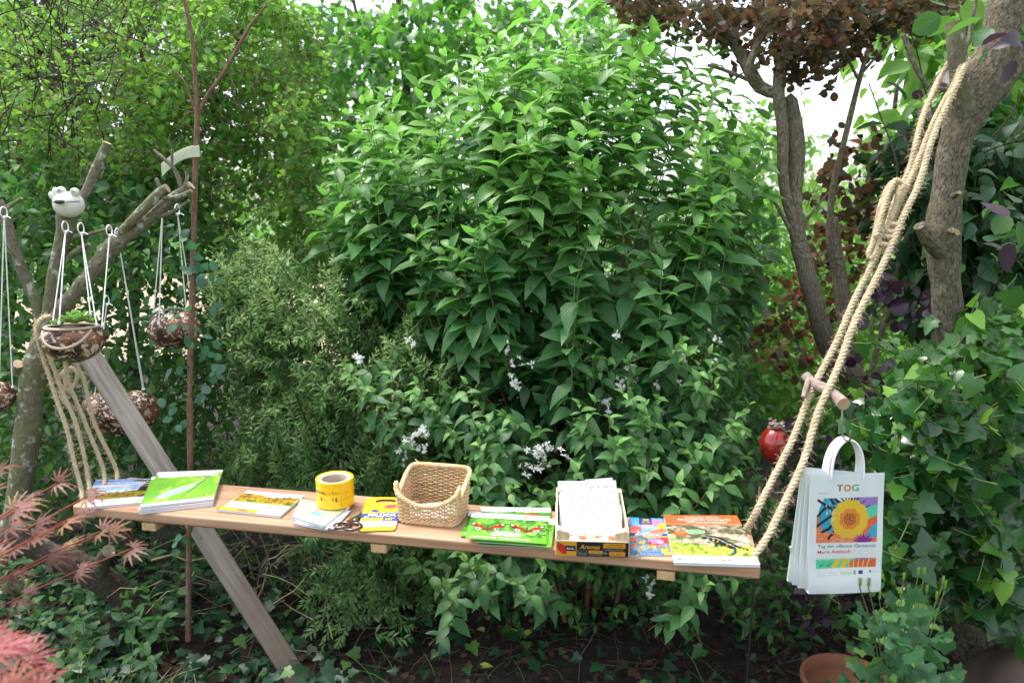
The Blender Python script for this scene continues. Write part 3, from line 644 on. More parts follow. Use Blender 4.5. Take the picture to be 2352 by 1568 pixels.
shrub('spiraea_bush', 'feathery fine leaved grey green bush beside the yellow tape roll', 'bush',
      [(470, 640), (560, 570), (700, 560), (860, 620), (1000, 700), (1100, 800), (1130, 1000), (1060, 1180), (1000, 1400), (880, 1530), (720, 1500), (650, 1380), (660, 1180), (560, 1080), (520, 980), (560, 850)],
      2700, 2.45, 3.5, .15, 14, .040, LN, M_SPIR, 0, outward(-.6, 3.2, .8, .6, 1.), .12, M_TWIG, .75, .1, 160, 2.0, age_tonef=lambda p: np.clip((p[:, 2] - .7) * 1.2, .3, 1.2), base=[-.62, 3.1, 0], smat=M_DTWIG, stemn=50, first=.0, jit=.35, agepow=1.2, clump=10)
# ---------------------------------------------------------------- the big mock orange
XT = [(1230, -10, 3.1), (1335, 30, 3.), (1180, 110, 3.), (1100, 60, 3.1), (1090, 150, 2.9), (1420, 40, 3.2), (1500, 90, 3.), (1560, 50, 3.1), (1640, 120, 3.), (960, 200, 2.9), (885, 215, 3.), (800, 265, 2.9), (850, 280, 2.8), (1000, 230, 2.8), (760, 300, 3.), (770, 400, 2.8), (745, 450, 2.8), (1690, 180, 3.), (1770, 260, 3.),
      (1140, 240, 2.7), (1240, 300, 2.6), (1350, 260, 2.6), (1020, 350, 2.65), (1200, 420, 2.5), (1330, 400, 2.5), (1460, 330, 2.6), (1640, 310, 2.6), (1680, 470, 2.5), (1130, 520, 2.5), (1370, 520, 2.4), (1520, 620, 2.38), (1330, 650, 2.35), (1640, 470, 2.5), (920, 380, 2.7)]
MP = [(1235, 10), (1330, 20), (1420, 60), (1560, 60), (1690, 200), (1770, 300), (1790, 470), (1760, 600), (1640, 640), (1600, 720), (1500, 760), (1400, 830), (1290, 820), (1200, 740), (1050, 780), (930, 740), (850, 660), (745, 520), (740, 460), (790, 400), (770, 300), (830, 230), (950, 190), (1060, 180), (1090, 100), (1180, 90)]
shrub('mock_orange_bush', 'huge bright green bush with pointed leaves rising behind the middle of the plank', 'bush', MP,
      480, 2.45, 3.9, .48, 10, .128, OV, M_MOCK, 300, outward(.1, 3.2, .7, 1.35, .7), .10, M_STEMG, .9, .42, 240, 1.7, age_tonef=lambda p: np.clip((p[:, 2] - 1.2) * 1.3, .22, 1.6), base=[.2, 2.9, 0], extra=np.array([P(a_, b_, Y_) for a_, b_, Y_ in XT]), gap=.30, stemn=95, agepow=.5, curve=.12, lw=.0028)  # lime towards the top: young growth, plus backlight put into the leaf colour
# upright long shoots at its top
# ---------------------------------------------------------------- deutzia with white flowers
XD = [(1100, 1020, 2.12), (1180, 1120, 2.05), (1095, 1090, 2.08), (1240, 1140, 2.02), (1400, 960, 2.2), (1420, 1020, 2.15), (1480, 930, 2.2), (1330, 1060, 2.15), (1560, 1110, 2.0), (1610, 1020, 2.1), (1690, 1080, 2.1), (1640, 1110, 2.0), (1500, 1060, 2.1), (790, 840, 2.3), (820, 880, 2.3), (900, 860, 2.3),
      (860, 900, 2.28), (960, 880, 2.28), (1070, 880, 2.25), (1100, 930, 2.22), (960, 1290, 1.98), (1020, 1350, 1.98), (1100, 1300, 1.96), (1180, 1330, 1.96), (1060, 1270, 2.), (1250, 1300, 2.0), (1620, 1340, 1.95), (1700, 1320, 2.0), (1590, 1300, 2.0), (1720, 930, 2.2), (1680, 980, 2.15), (1330, 930, 2.25)]
DP = [(765, 830), (830, 830), (900, 880), (1050, 880), (1150, 850), (1200, 960), (1300, 900), (1330, 820), (1480, 780), (1640, 740), (1740, 860), (1760, 1180), (1640, 1330), (1450, 1350), (1260, 1330), (1100, 1390), (960, 1320), (1000, 1200), (1060, 1100), (960, 990), (860, 930), (780, 900)]
e, DL = shrub('deutzia_bush', 'shorter dark green bush dotted with white double flowers behind basket and crate', 'bush', DP,
      440, 2.2, 3.15, .30, 8, .075, OV, M_DEUT, 300, outward(.25, 3.0, .5, .15, 1.2), .16, M_STEM, 1., .45, 120, 1.8, age_tonef=lambda p: np.full(len(p), .9), base=[.3, 3.1, 0], smat=M_DTWIG, extra=np.array([P(a_, b_, Y_) for a_, b_, Y_ in XD]), stemn=20, curve=.2, lw=.002, agepow=3, holes=[([(1130, 780), (1330, 780), (1400, 1050), (1190, 1060)], .04)])
FL = [(940, 785, 2), (945, 800, 1), (820, 810, 3), (815, 818, 2), (958, 1000, 8), (975, 988, 5), (940, 1020, 6), (962, 1025, 5), (925, 1045, 3), (918, 1075, 2), (1160, 797, 3), (1185, 826, 4), (1176, 857, 3), (1180, 888, 5), (1415, 768, 3), (1350, 790, 2), (1450, 833, 5), (1424, 874, 4), (1455, 878, 6), (1575, 815, 4), (1388, 930, 4), (1640, 820, 2), (1560, 870, 3), (1508, 888, 2), (1530, 940, 2), (1240, 1035, 7), (1262, 1024, 4), (1300, 1042, 3), (1218, 1040, 3), (1238, 1070, 4), (1255, 1062, 2), (1180, 1150, 3), (1138, 1038, 3), (1490, 1340, 3), (1495, 1370, 3), (1220, 830, 1), (1500, 1010, 2), (1645, 770, 2), (1210, 1075, 3)]
fp = []
for a, b, k in FL:
    Yf = 2.3 if b > 950 else 2.4
    for j in range(k): fp.append(P(a + rng.normal(0, 7), b + rng.normal(0, 7), Yf + rng.normal(0, .02)))
fp = np.array(fp); nf = len(fp); dr = nrmz(rng.normal(0, 1, (nf, 3)) + [0, -.8, .2])
leafset(e, M_PET, FLO, fp, nrmz(np.cross(dr, UP) + .01), dr, rng.uniform(.013, .020, nf), rng.random(nf), np.zeros(nf), nparts=nf, pname='flower', tkey='flower')
# growth beyond the picture's edges
tree_bg('elder_shrub', 'green shrub closing the garden beyond the left edge of the picture', 'shrub', [(-900, 300), (20, 300), (20, 1250), (-900, 1250)], 900, 3.3, 4.4, SMW, M_HAZE, .08, 8, .14)
# low dark growth under the plank
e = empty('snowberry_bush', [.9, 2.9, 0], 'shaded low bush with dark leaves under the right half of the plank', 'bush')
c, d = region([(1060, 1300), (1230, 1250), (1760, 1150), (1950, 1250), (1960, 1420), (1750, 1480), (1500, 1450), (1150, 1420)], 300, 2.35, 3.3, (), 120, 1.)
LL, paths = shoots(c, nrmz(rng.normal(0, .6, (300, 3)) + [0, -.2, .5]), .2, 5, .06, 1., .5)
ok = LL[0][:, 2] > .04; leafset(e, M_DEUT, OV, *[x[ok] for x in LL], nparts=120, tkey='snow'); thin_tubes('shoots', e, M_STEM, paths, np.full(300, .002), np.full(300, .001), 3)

# ---------------------------------------------------------------- smoke tree
st = empty('smoke_tree', PZ(1990, 1020, .3) * [1, 0, 0] + [0, 3.1, 0], 'smoke tree with twin grey stems and dark reddish round leaves', 'tree')
WS[0] = .84; mb = MB()
limb(mb, [(2010, 1330, 3.05, 120), (1990, 1050, 3.05, 90), (1975, 900, 3.05, 78), (1905, 800, 3., 58), (1870, 690, 2.95, 50), (1835, 560, 2.95, 46)], 14, .03, .04, 1)
mb.build('trunk', M_SMTR, st)
smk = [[(1838, 580, 2.95, 44), (1825, 470, 2.95, 44), (1830, 350, 2.95, 46), (1815, 235, 2.95, 40), (1806, 222, 2.95, 30)],
       [(1828, 540, 2.93, 26), (1800, 420, 2.92, 30), (1798, 300, 2.92, 32), (1788, 210, 2.92, 34), (1800, 130, 2.92, 38), (1825, 60, 2.92, 34), (1835, -40, 2.92, 28)],
       [(1990, 930, 3.1, 60), (1950, 800, 3.12, 44), (1930, 640, 3.15, 42), (1915, 560, 3.15, 40), (1912, 500, 3.15, 30)],
       [(1905, 560, 3.15, 20), (1912, 440, 3.15, 18), (1945, 300, 3.15, 16), (1975, 180, 3.15, 14), (2010, 60, 3.15, 10), (2040, -30, 3.15, 8)],
       [(1975, 190, 3.15, 9), (1940, 120, 3.15, 7), (1890, 20, 3.15, 5)], [(1978, 170, 3.15, 9), (2050, 90, 3.15, 6), (2110, 40, 3.15, 4)],
       [(1790, 215, 2.92, 34), (1745, 200, 2.95, 34), (1705, 130, 3., 30), (1640, 30, 3., 20), (1600, -40, 3., 14)],
       [(1745, 200, 2.95, 24), (1720, 160, 2.9, 22), (1745, 90, 2.88, 20), (1765, 20, 2.88, 18), (1760, -40, 2.88, 14)],
       [(1705, 130, 3., 16), (1680, 40, 3.05, 14), (1660, -40, 3.05, 10)], [(1700, 110, 3., 12), (1600, 60, 3., 9), (1480, -20, 3., 6)],
       [(1800, 130, 2.92, 16), (1775, 60, 2.9, 12), (1780, -40, 2.9, 9)], [(1735, 190, 2.95, 12), (1660, 160, 2.95, 9), (1625, 150, 2.95, 8)],
       [(1830, 560, 2.94, 14), (1800, 500, 2.9, 11), (1778, 462, 2.9, 9)], [(1850, 510, 2.94, 10), (1880, 470, 2.9, 7), (1905, 440, 2.9, 4)],
       [(2060, 560, 3.1, 14), (2110, 420, 3.1, 12), (2120, 330, 3.1, 9)], [(2000, 860, 3.1, 16), (2055, 640, 3.1, 14), (2100, 460, 3.1, 12), (2075, 300, 3.1, 7)],
       [(2000, 780, 3.1, 8), (2045, 480, 3.1, 6), (2060, 380, 3.1, 5), (2020, 260, 3.1, 4), (1995, 190, 3.1, 3)], [(2075, 80, 2.7, 14), (2110, 170, 2.7, 12), (2150, 220, 2.7, 9)]]
for i, s in enumerate(smk):
    mb = MB(); limb(mb, s, 8, .04, .05, i + 3, capmi=1); mb.build('branch', [M_SMTR, M_CUT], st)
def smoke_leaves(poly, n, Y0, Y1, size, mat, nparts, age, k=8, sp=.07, holes=(), key='s', name='foliage'):
    c, d = region(poly, int(n * 1.25), Y0, Y1, holes, 90, 1.2); c = c[clumpy(c, .25, 1.6)]; LL = clusters(c, k, sp, size, .1, .8, .3, .6, line=.15); tw_ = TWIGS.pop(); thin_tubes('twigs', st, M_DTWIG, tw_, np.full(len(tw_), .0016), np.full(len(tw_), .0008), 3); LL[5] = rng.random(len(LL[0])) ** 3 * age
    leafset(st, mat, RND, *LL, nparts=nparts, tkey=key, name=name)
smoke_leaves([(1400, -40), (2190, -40), (2150, 20), (2090, 50), (2010, 60), (1950, 110), (1900, 160), (1850, 190), (1810, 240), (1790, 150), (1650, 80), (1480, 30)], 640, 2.7, 3.7, .036, M_SMOK, 170, .7, holes=[([(1540, -40), (1850, -40), (1830, 250), (1690, 200)], .4), ([(1830, 180), (1900, 150), (1920, 210), (1860, 240)], .2)], key='s1')
smoke_leaves([(1830, 440), (1930, 360), (2060, 380), (2090, 480), (2040, 560), (1960, 580), (1930, 800), (1780, 840), (1740, 780), (1745, 700), (1830, 640), (1880, 560)], 110, 3.2, 3.9, .048, M_SMOK, 80, 1.2, key='s2')
smoke_leaves([(1960, 290), (2090, 300), (2110, 420), (2000, 430), (1900, 400)], 14, 3.2, 3.6, .05, M_SMOK, 20, 1., key='s2')
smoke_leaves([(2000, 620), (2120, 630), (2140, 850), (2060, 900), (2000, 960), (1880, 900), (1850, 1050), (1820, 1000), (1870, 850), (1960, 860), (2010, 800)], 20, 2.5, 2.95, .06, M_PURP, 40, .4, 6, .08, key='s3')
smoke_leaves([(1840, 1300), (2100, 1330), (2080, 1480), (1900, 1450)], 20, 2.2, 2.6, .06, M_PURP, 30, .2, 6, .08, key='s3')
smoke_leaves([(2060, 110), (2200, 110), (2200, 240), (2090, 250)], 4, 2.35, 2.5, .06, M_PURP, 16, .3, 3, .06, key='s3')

# ---------------------------------------------------------------- tree on the right that carries the rope
rt = empty('rope_tree', [1.39, 2.3, 0], 'sturdy tree with fissured bark on the right, ropes looped over its stub', 'tree')
mb = MB()
WS[0] = .92
s = limb(mb, [(2230, 1500, 2.35, 110), (2215, 1100, 2.35, 92), (2190, 850, 2.32, 70), (2176, 700, 2.32, 68), (2168, 600, 2.32, 74), (2166, 520, 2.32, 80), (2178, 430, 2.32, 70), (2194, 330, 2.32, 74), (2225, 250, 2.32, 90), (2266, 170, 2.32, 92), (2298, 80, 2.32, 84), (2325, -60, 2.32, 82)], 28, .012, .03, 4, 22)
mb.build('trunk', M_RIGHT, rt)
for i, (s, mt) in enumerate((([(2250, 240, 2.32, 70), (2310, 175, 2.3, 56), (2370, 110, 2.3, 50), (2420, 60, 2.3, 44)], M_RIGHT), ([(2215, 260, 2.3, 60), (2205, 190, 2.27, 46), (2198, 120, 2.25, 42), (2193, 52, 2.25, 40)], M_PLUM),
                             ([(2160, 580, 2.3, 44), (2135, 555, 2.26, 34), (2112, 518, 2.24, 28)], M_RIGHT), ([(2185, 530, 2.26, 18), (2200, 535, 2.2, 12)], M_RIGHT), ([(2200, 150, 2.27, 14), (2225, 90, 2.3, 10), (2245, -20, 2.3, 8)], M_SMTR), ([(2190, 450, 2.26, 16), (2204, 442, 2.21, 9)], M_RIGHT))):
    mb = MB(); limb(mb, s, 14, .015, .05, i + 20, 20, capmi=0 if i == 2 else 1); mb.build('branch' if i != 1 else 'branch_stub', [mt, M_CUT], rt)
WS[0] = 1.
c = Pv(np.array([2250., 2330, 2350, 2240, 2290, 2180, 2335, 2340, 2250, 2320]), np.array([30., 60, 10, 120, 200, 20, 500, 560, 590, 470]), np.array([2.6, 2.1, 2.6, 2.7, 2.7, 2.7, 2.2, 2.2, 2.6, 2.2]))
LL = clusters(c, 5, .1, .085, .3); leafset(rt, M_HAZE, RND + OV[:2], *LL, nparts=50, tkey='rt')
c = Pv(np.array([2330., 2345, 2325, 2335]), np.array([100., 90, 600, 520]), np.array([1.9, 1.9, 2., 2.])); LL = clusters(c, 3, .06, .075, .3); leafset(rt, M_PURP, ELL, *LL, nparts=12, tkey='rtp', name='purple_foliage')

# dark shrub behind
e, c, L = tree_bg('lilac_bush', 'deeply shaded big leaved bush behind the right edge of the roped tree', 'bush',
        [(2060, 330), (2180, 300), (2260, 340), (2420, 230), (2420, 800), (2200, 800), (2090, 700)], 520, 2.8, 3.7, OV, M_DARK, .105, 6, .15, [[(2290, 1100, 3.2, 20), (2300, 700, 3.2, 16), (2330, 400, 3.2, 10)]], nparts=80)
curly(e, M_DTWIG, [(2100, 320), (2352, 300), (2352, 800), (2150, 800)], 26, 2.7, 3.2, .5, .004, (.2, 0, .8), .15, 'twigs')
# ivy
iv = empty('ivy_bush', [1.35, 2.45, 0], 'mound of glossy ivy climbing round the foot of the roped tree', 'ivy')
IP = [(1985, 900), (2050, 930), (2060, 850), (2100, 770), (2180, 790), (2250, 740), (2300, 700), (2430, 640), (2430, 1420), (2300, 1440), (2180, 1400), (2080, 1380), (2040, 1250), (2040, 1060), (1975, 980)]
c, d = region(IP, 780, 1.95, 2.75, (), 90, 1.6)
LL, paths = shoots(c, nrmz(rng.normal(0, .7, (780, 3)) + [0, -.3, .35]), .12, 4, .072, .8, .55, jit=.35, opp=False, view=.8, upn=.7)
LL[5] = (rng.random(len(LL[0])) < .16) * rng.uniform(.3, 1, len(LL[0])) + .12 * (LL[0][:, 2] > 1.1)
leafset(iv, M_IVY, IVY + IVY2, *LL, nparts=300, tkey='ivy'); thin_tubes('stems', iv, M_STEMG, paths, np.full(780, .002), np.full(780, .0015), 3)
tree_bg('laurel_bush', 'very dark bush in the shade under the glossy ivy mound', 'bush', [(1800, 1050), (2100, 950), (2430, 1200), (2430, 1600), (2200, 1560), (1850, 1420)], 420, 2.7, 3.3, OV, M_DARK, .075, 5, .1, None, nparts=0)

# ---------------------------------------------------------------- ground cover
gi = empty('ground_ivy', [-1.1, 2.4, 0], 'carpet of dark ground ivy at bottom left below the grey beam', 'ground cover')
n = 3900; x = rng.uniform(-2.2, 1.5, n); y = rng.uniform(1.55, 3.3, n)
keep = (rng.random(n) < np.where(x + .25 * (y - 2.4) < -.62, 1., .3)) & ~((x > -1.15) & (x < -.3) & (y > 2.75) & (rng.random(n) < .75)); x, y = x[keep], y[keep]; n = len(x)
pos = np.stack([x, y, gz(x, y) + rng.uniform(.01, .12, n) * (1 + .6 * np.sin(x * 7) * np.cos(y * 6))], 1)
a = rng.uniform(0, 6.28, n); ld = nrmz(np.stack([np.cos(a), np.sin(a) - .3, rng.normal(-.1, .3, n)], 1)); nn = nrmz(UP + [0, -.25, 0] + rng.normal(0, .35, (n, 3)))
age = (rng.random(n) < .12) * rng.uniform(.3, 1, n)
leafset(gi, M_IVYD, IVY, pos, ld, nn, rng.uniform(.03, .058, n), rng.random(n), age, nparts=300, name='foliage', tkey='gi')
# periwinkle like plants further left with bigger oval leaves
pw = empty('periwinkle_patch', [-1.6, 2.4, 0], 'upright oval leaved ground plants left of the ivy carpet', 'ground cover')
tips = np.stack([rng.uniform(-2.2, -1.15, 150), rng.uniform(1.9, 3.1, 150), rng.uniform(.1, .34, 150)], 1)
LL, paths = shoots(tips, nrmz(rng.normal(0, .25, (150, 3)) + UP), .16, 4, .058, 1., .1, view=.3, agepow=2.); LL[5] *= .7
leafset(pw, M_COLU, ELL, *LL, nparts=200, tkey='pw'); thin_tubes('stems', pw, M_STEMG, paths, np.full(150, .0015), np.full(150, .001), 3)
# one bright young plant
yp = empty('seedling', PZ(205, 1490, .0), 'single bright green seedling with a whorl of pointed leaves in the ivy', 'plant')
tp = PZ(205, 1445, .16); LL, paths = shoots(np.array([tp, tp + [0, 0, -.06]]), np.array([UP, UP]), .1, 2, .085, 1.2, .25, first=.5, view=.2); LL[5][:] = .5
leafset(yp, M_DEUT, ELL, *LL, nparts=20, tkey='yp'); thin_tubes('stem', yp, M_STEMG, paths, np.full(2, .003), np.full(2, .002), 5)
# litter
n = 5200; x = rng.uniform(-2.3, 2.6, n); y = rng.uniform(1.5, 4.2, n); pos = np.stack([x, y, gz(x, y) + rng.uniform(.003, .03, n)], 1)
a = rng.uniform(0, 6.28, n); ld = np.stack([np.cos(a), np.sin(a), rng.normal(0, .3, n)], 1); nn = nrmz(UP + rng.normal(0, .5, (n, 3)))
lt = empty('leaf_litter', [0, 2.5, 0], 'brown fallen leaves and debris on the dark soil under the plank', 'leaf litter')
leafset(lt, M_LITT, ELL + RND[:1], pos, nrmz(ld), nn, rng.uniform(.012, .045, n), rng.random(n), (rng.random(n) < .03) * .9, name='fallen_leaves')
nl = 420; x = rng.uniform(-1.5, 2., nl); y = rng.uniform(2., 3.6, nl); dv = nrmz(np.stack([rng.normal(0, 1, nl), rng.normal(0, 1, nl), rng.normal(0, .12, nl)], 1)); q = np.stack([x, y, gz(x, y) + .015], 1)
thin_tubes('small_twigs', lt, M_TWIG, np.stack([q + dv * t + rng.normal(0, .008, (nl, 3)) for t in (0, .06, .12, .18)], 1), np.full(nl, .0022), np.full(nl, .001), 3)
fl = [(1165, 1442), (1100, 1437), (1180, 1528), (1225, 1442), (1140, 1490), (885, 1335), (1065, 1365), (1705, 1492)]
for i, (a, b) in enumerate([(1165, 1450), (1112, 1450), (1222, 1448), (1100, 1528), (1122, 1425)]):
    p = PZ(a, b, .02); mb = MB(); tv, tf_, tu = OV[i % 5]; B = basis(np.array([[math.cos(i * 2.), math.sin(i * 2.) * .5, .1]]), np.array([[.1, -.3, 1.]]))[0]
    mb.add(tv @ B.T * .055 + p, tf_.tolist(), tu)
    tag(mb.build('fallen_leaf', M_YLEAF, loc=p), ['pale yellow leaf on the soil, centre of the little cluster', 'pale yellow leaf on the soil, leftmost of the little cluster', 'pale yellow leaf on the soil, rightmost of the little cluster', 'pale yellow leaf on the soil nearest the bottom edge', 'pale yellow leaf on the soil just above the little cluster'][i], 'leaf', 'yellow fallen leaves')
# grass tufts
def grass(cx, cy, n, h, sp, label, col):
    e = empty('grass_tuft', [cx, cy, 0], label, 'grass', 'grass tufts')
    b = np.stack([cx + rng.normal(0, sp, n), cy + rng.normal(0, sp, n), np.full(n, 0.)], 1); b[:, 2] = gz(b[:, 0], b[:, 1]); dv = nrmz(rng.normal(0, .45, (n, 3)) + UP); hh = h * rng.uniform(.5, 1.2, (n, 1))
    t = [0, .35, .7, 1]; pp = np.stack([b + dv * hh * u - UP * hh * u * u * .35 + dv * [1, 1, 0] * hh * u * u * .5 for u in t], 1)
    thin_tubes('blades', e, col, pp, np.full(n, .0032), np.full(n, .0008), 3)
M_GRASS = plain('grass_blade', (.10, .22, .05), .5, trans=.3, var=.4, scale=20); M_DRYG = plain('dry_grass_blade', (.38, .33, .18), .7, var=.3)
grass(-1.25, 2.05, 60, .28, .07, 'tuft of mixed green grass left of the seedling', M_GRASS); grass(-1.12, 2.1, 40, .28, .08, 'straw coloured dry grass beside the seedling', M_DRYG)
grass(-.35, 2.45, 14, .16, .1, 'thin grass right of the foot of the grey beam', M_GRASS); grass(.75, 2.1, 34, .22, .09, 'sparse grass in front of the terracotta bowl', M_GRASS)
grass(-.05, 2.3, 12, .13, .12, 'short grass blades at the bottom centre on the soil', M_GRASS)

# brush pile behind the beam
bp = empty('brush_pile', [-.95, 2.85, 0], 'heap of dry cut twigs under the left half of the plank', 'brush pile')
for i in range(230):
    c0 = np.array([rng.normal(-.95, .26), rng.normal(2.9, .2), rng.uniform(.02, .55) * (1 if i % 3 else .5)]); dv = nrmz(rng.normal(0, 1, 3) * [1, .6, .65]); ln = rng.uniform(.12, .45)
    r = rng.choice([.0018, .0028, .005], p=[.5, .35, .15]); mb = MB(); pts = [c0 + dv * ln * t + rng.normal(0, .012, 3) for t in (-.5, -.2, .1, .4)]
    pts = [q_ * [1, 1, 1] if q_[2] > 0 else q_ * [1, 1, 0] + [0, 0, .02] for q_ in pts]
    tube(mb, smooth_path(pts, .06), np.linspace(r, r * .5, len(smooth_path(pts, .06))), 4)
    mb.build('twig', [M_TWIG, M_DTWIG, M_DRYG][i % 3 if i % 5 else 2], bp)
# columbine
cb = empty('columbine', [1.02, 1.78, 0], 'columbine plant with upright green seed pods below the paper bags', 'plant')
c, d = region([(1950, 1568), (1960, 1440), (2030, 1370), (2130, 1380), (2180, 1440), (2200, 1568), (2120, 1640), (1980, 1640)], 190, 1.62, 2.0, (), 60, 1.)
n = len(c); LL = [c, nrmz(rng.normal(0, .7, (n, 3)) + [0, -.5, -.1]), nrmz(UP * .8 + [0, -.9, 0] + rng.normal(0, .3, (n, 3))), rng.uniform(.030, .055, n), rng.random(n), (rng.random(n) < .15) * .8]
leafset(cb, M_COLU, COL, *LL, nparts=120, tkey='cb')
pods = [(1995, 1335), (2075, 1322), (2122, 1310), (2128, 1350), (2105, 1370), (2150, 1365), (2170, 1340), (2020, 1365), (2085, 1350), (1975, 1335), (2165, 1330), (2108, 1310)]
bs = np.array([1.03, 1.8, .0]); pth = []
M_POD = plain('seed_pod', (.22, .36, .06), .5, trans=.25)
pod = cat_t([rot_t(T_strip([0, .3, .8, 1], [.0, .13, .1, 0], .6, -.35), a * 2.094, 1, (0, 0, 0), 1.15) for a in range(3)])
pp_ = []
for a, b in pods:
    p = P(a, b + 14, 1.78); pp_.append(p); m = bs * .4 + p * .6 + [rng.normal(0, .02), 0, 0]; m[0] = m[0] * .5 + 1.03 * .5
    t = np.linspace(0, 1, 8)[:, None]; pth.append((1 - t) ** 2 * bs + 2 * t * (1 - t) * m + t * t * p)
thin_tubes('stalks', cb, M_STEMG, np.array(pth), np.full(len(pods), .0022), np.full(len(pods), .0013), 5)
k = len(pods); leafset(cb, M_POD, [pod], np.array(pp_), np.tile([1., 0, 0], (k, 1)), np.tile(UP + 1e-3, (k, 1)), np.full(k, .026), rng.random(k), np.zeros(k), nparts=k, pname='seed_pod', tkey='pod')

# ---------------------------------------------------------------- maples in front at left
def maple_plant(name, label, mat, tips, base, size, key, up=.9):
    e = empty(name, base, label, 'maple'); b = np.array(base); pos = []; dirs = []; pth = []
    for tp in tips:
        tp = np.array(tp); m = b * .45 + tp * .55 + [0, 0, .12]; t = np.linspace(0, 1, 10)[:, None]; cv = (1 - t) ** 2 * b + 2 * t * (1 - t) * m + t * t * tp; pth.append(cv)
        for i in range(4, 10):
            for s in (-1, 1):
                dd = nrmz(cv[i] - cv[i - 1]); sd_ = nrmz(np.cross(dd, UP)); pos.append(cv[i] + sd_ * s * .012); dirs.append(nrmz(dd + sd_ * s * .8 + rng.normal(0, .2, 3) - UP * .15))
    pos = np.array(pos); n = len(pos); thin_tubes('stems', e, plain(key + '_stem', (.30, .045, .03), .5), np.array(pth), np.full(len(pth), .003), np.full(len(pth), .0012), 5)
    leafset(e, mat, MAP, pos, np.array(dirs), nrmz(UP * up + [0, -.5, 0] + rng.normal(0, .3, (n, 3))), size * rng.uniform(.7, 1.1, n), rng.random(n), (rng.random(n) < .25) * rng.uniform(.3, .9, n), nparts=300, tkey=key)
tp = [P(a, b, Y) for a, b, Y in ((60, 1150, 1.5), (130, 1110, 1.5), (200, 1140, 1.45), (150, 1200, 1.4), (230, 1220, 1.45), (300, 1260, 1.45), (20, 1210, 1.4), (90, 1230, 1.4), (180, 1180, 1.5), (-30, 1130, 1.4), (255, 1215, 1.5), (40, 1170, 1.35), (0, 1080, 1.45))]
maple_plant('bronze_maple', 'cut leaved bronze maple reaching in from the left beside the pruned tree', M_MAPB, tp, [-1.75, 1.15, .35], .052, 'mapb')
tp = [P(a, b, Y) for a, b, Y in ((20, 1480, 1.05), (70, 1510, 1.05), (110, 1550, 1.08), (0, 1530, 1.0), (60, 1570, 1.02), (-20, 1490, 1.), (40, 1520, 1.1), (-20, 1460, 1.1), (90, 1590, 1.), (20, 1590, .95), (-50, 1540, 1.0), (-30, 1580, 1.05))]
maple_plant('red_maple', 'crimson cut leaved maple in the bottom left corner', M_MAPR, tp, [-1.05, .75, .15], .050, 'mapr')
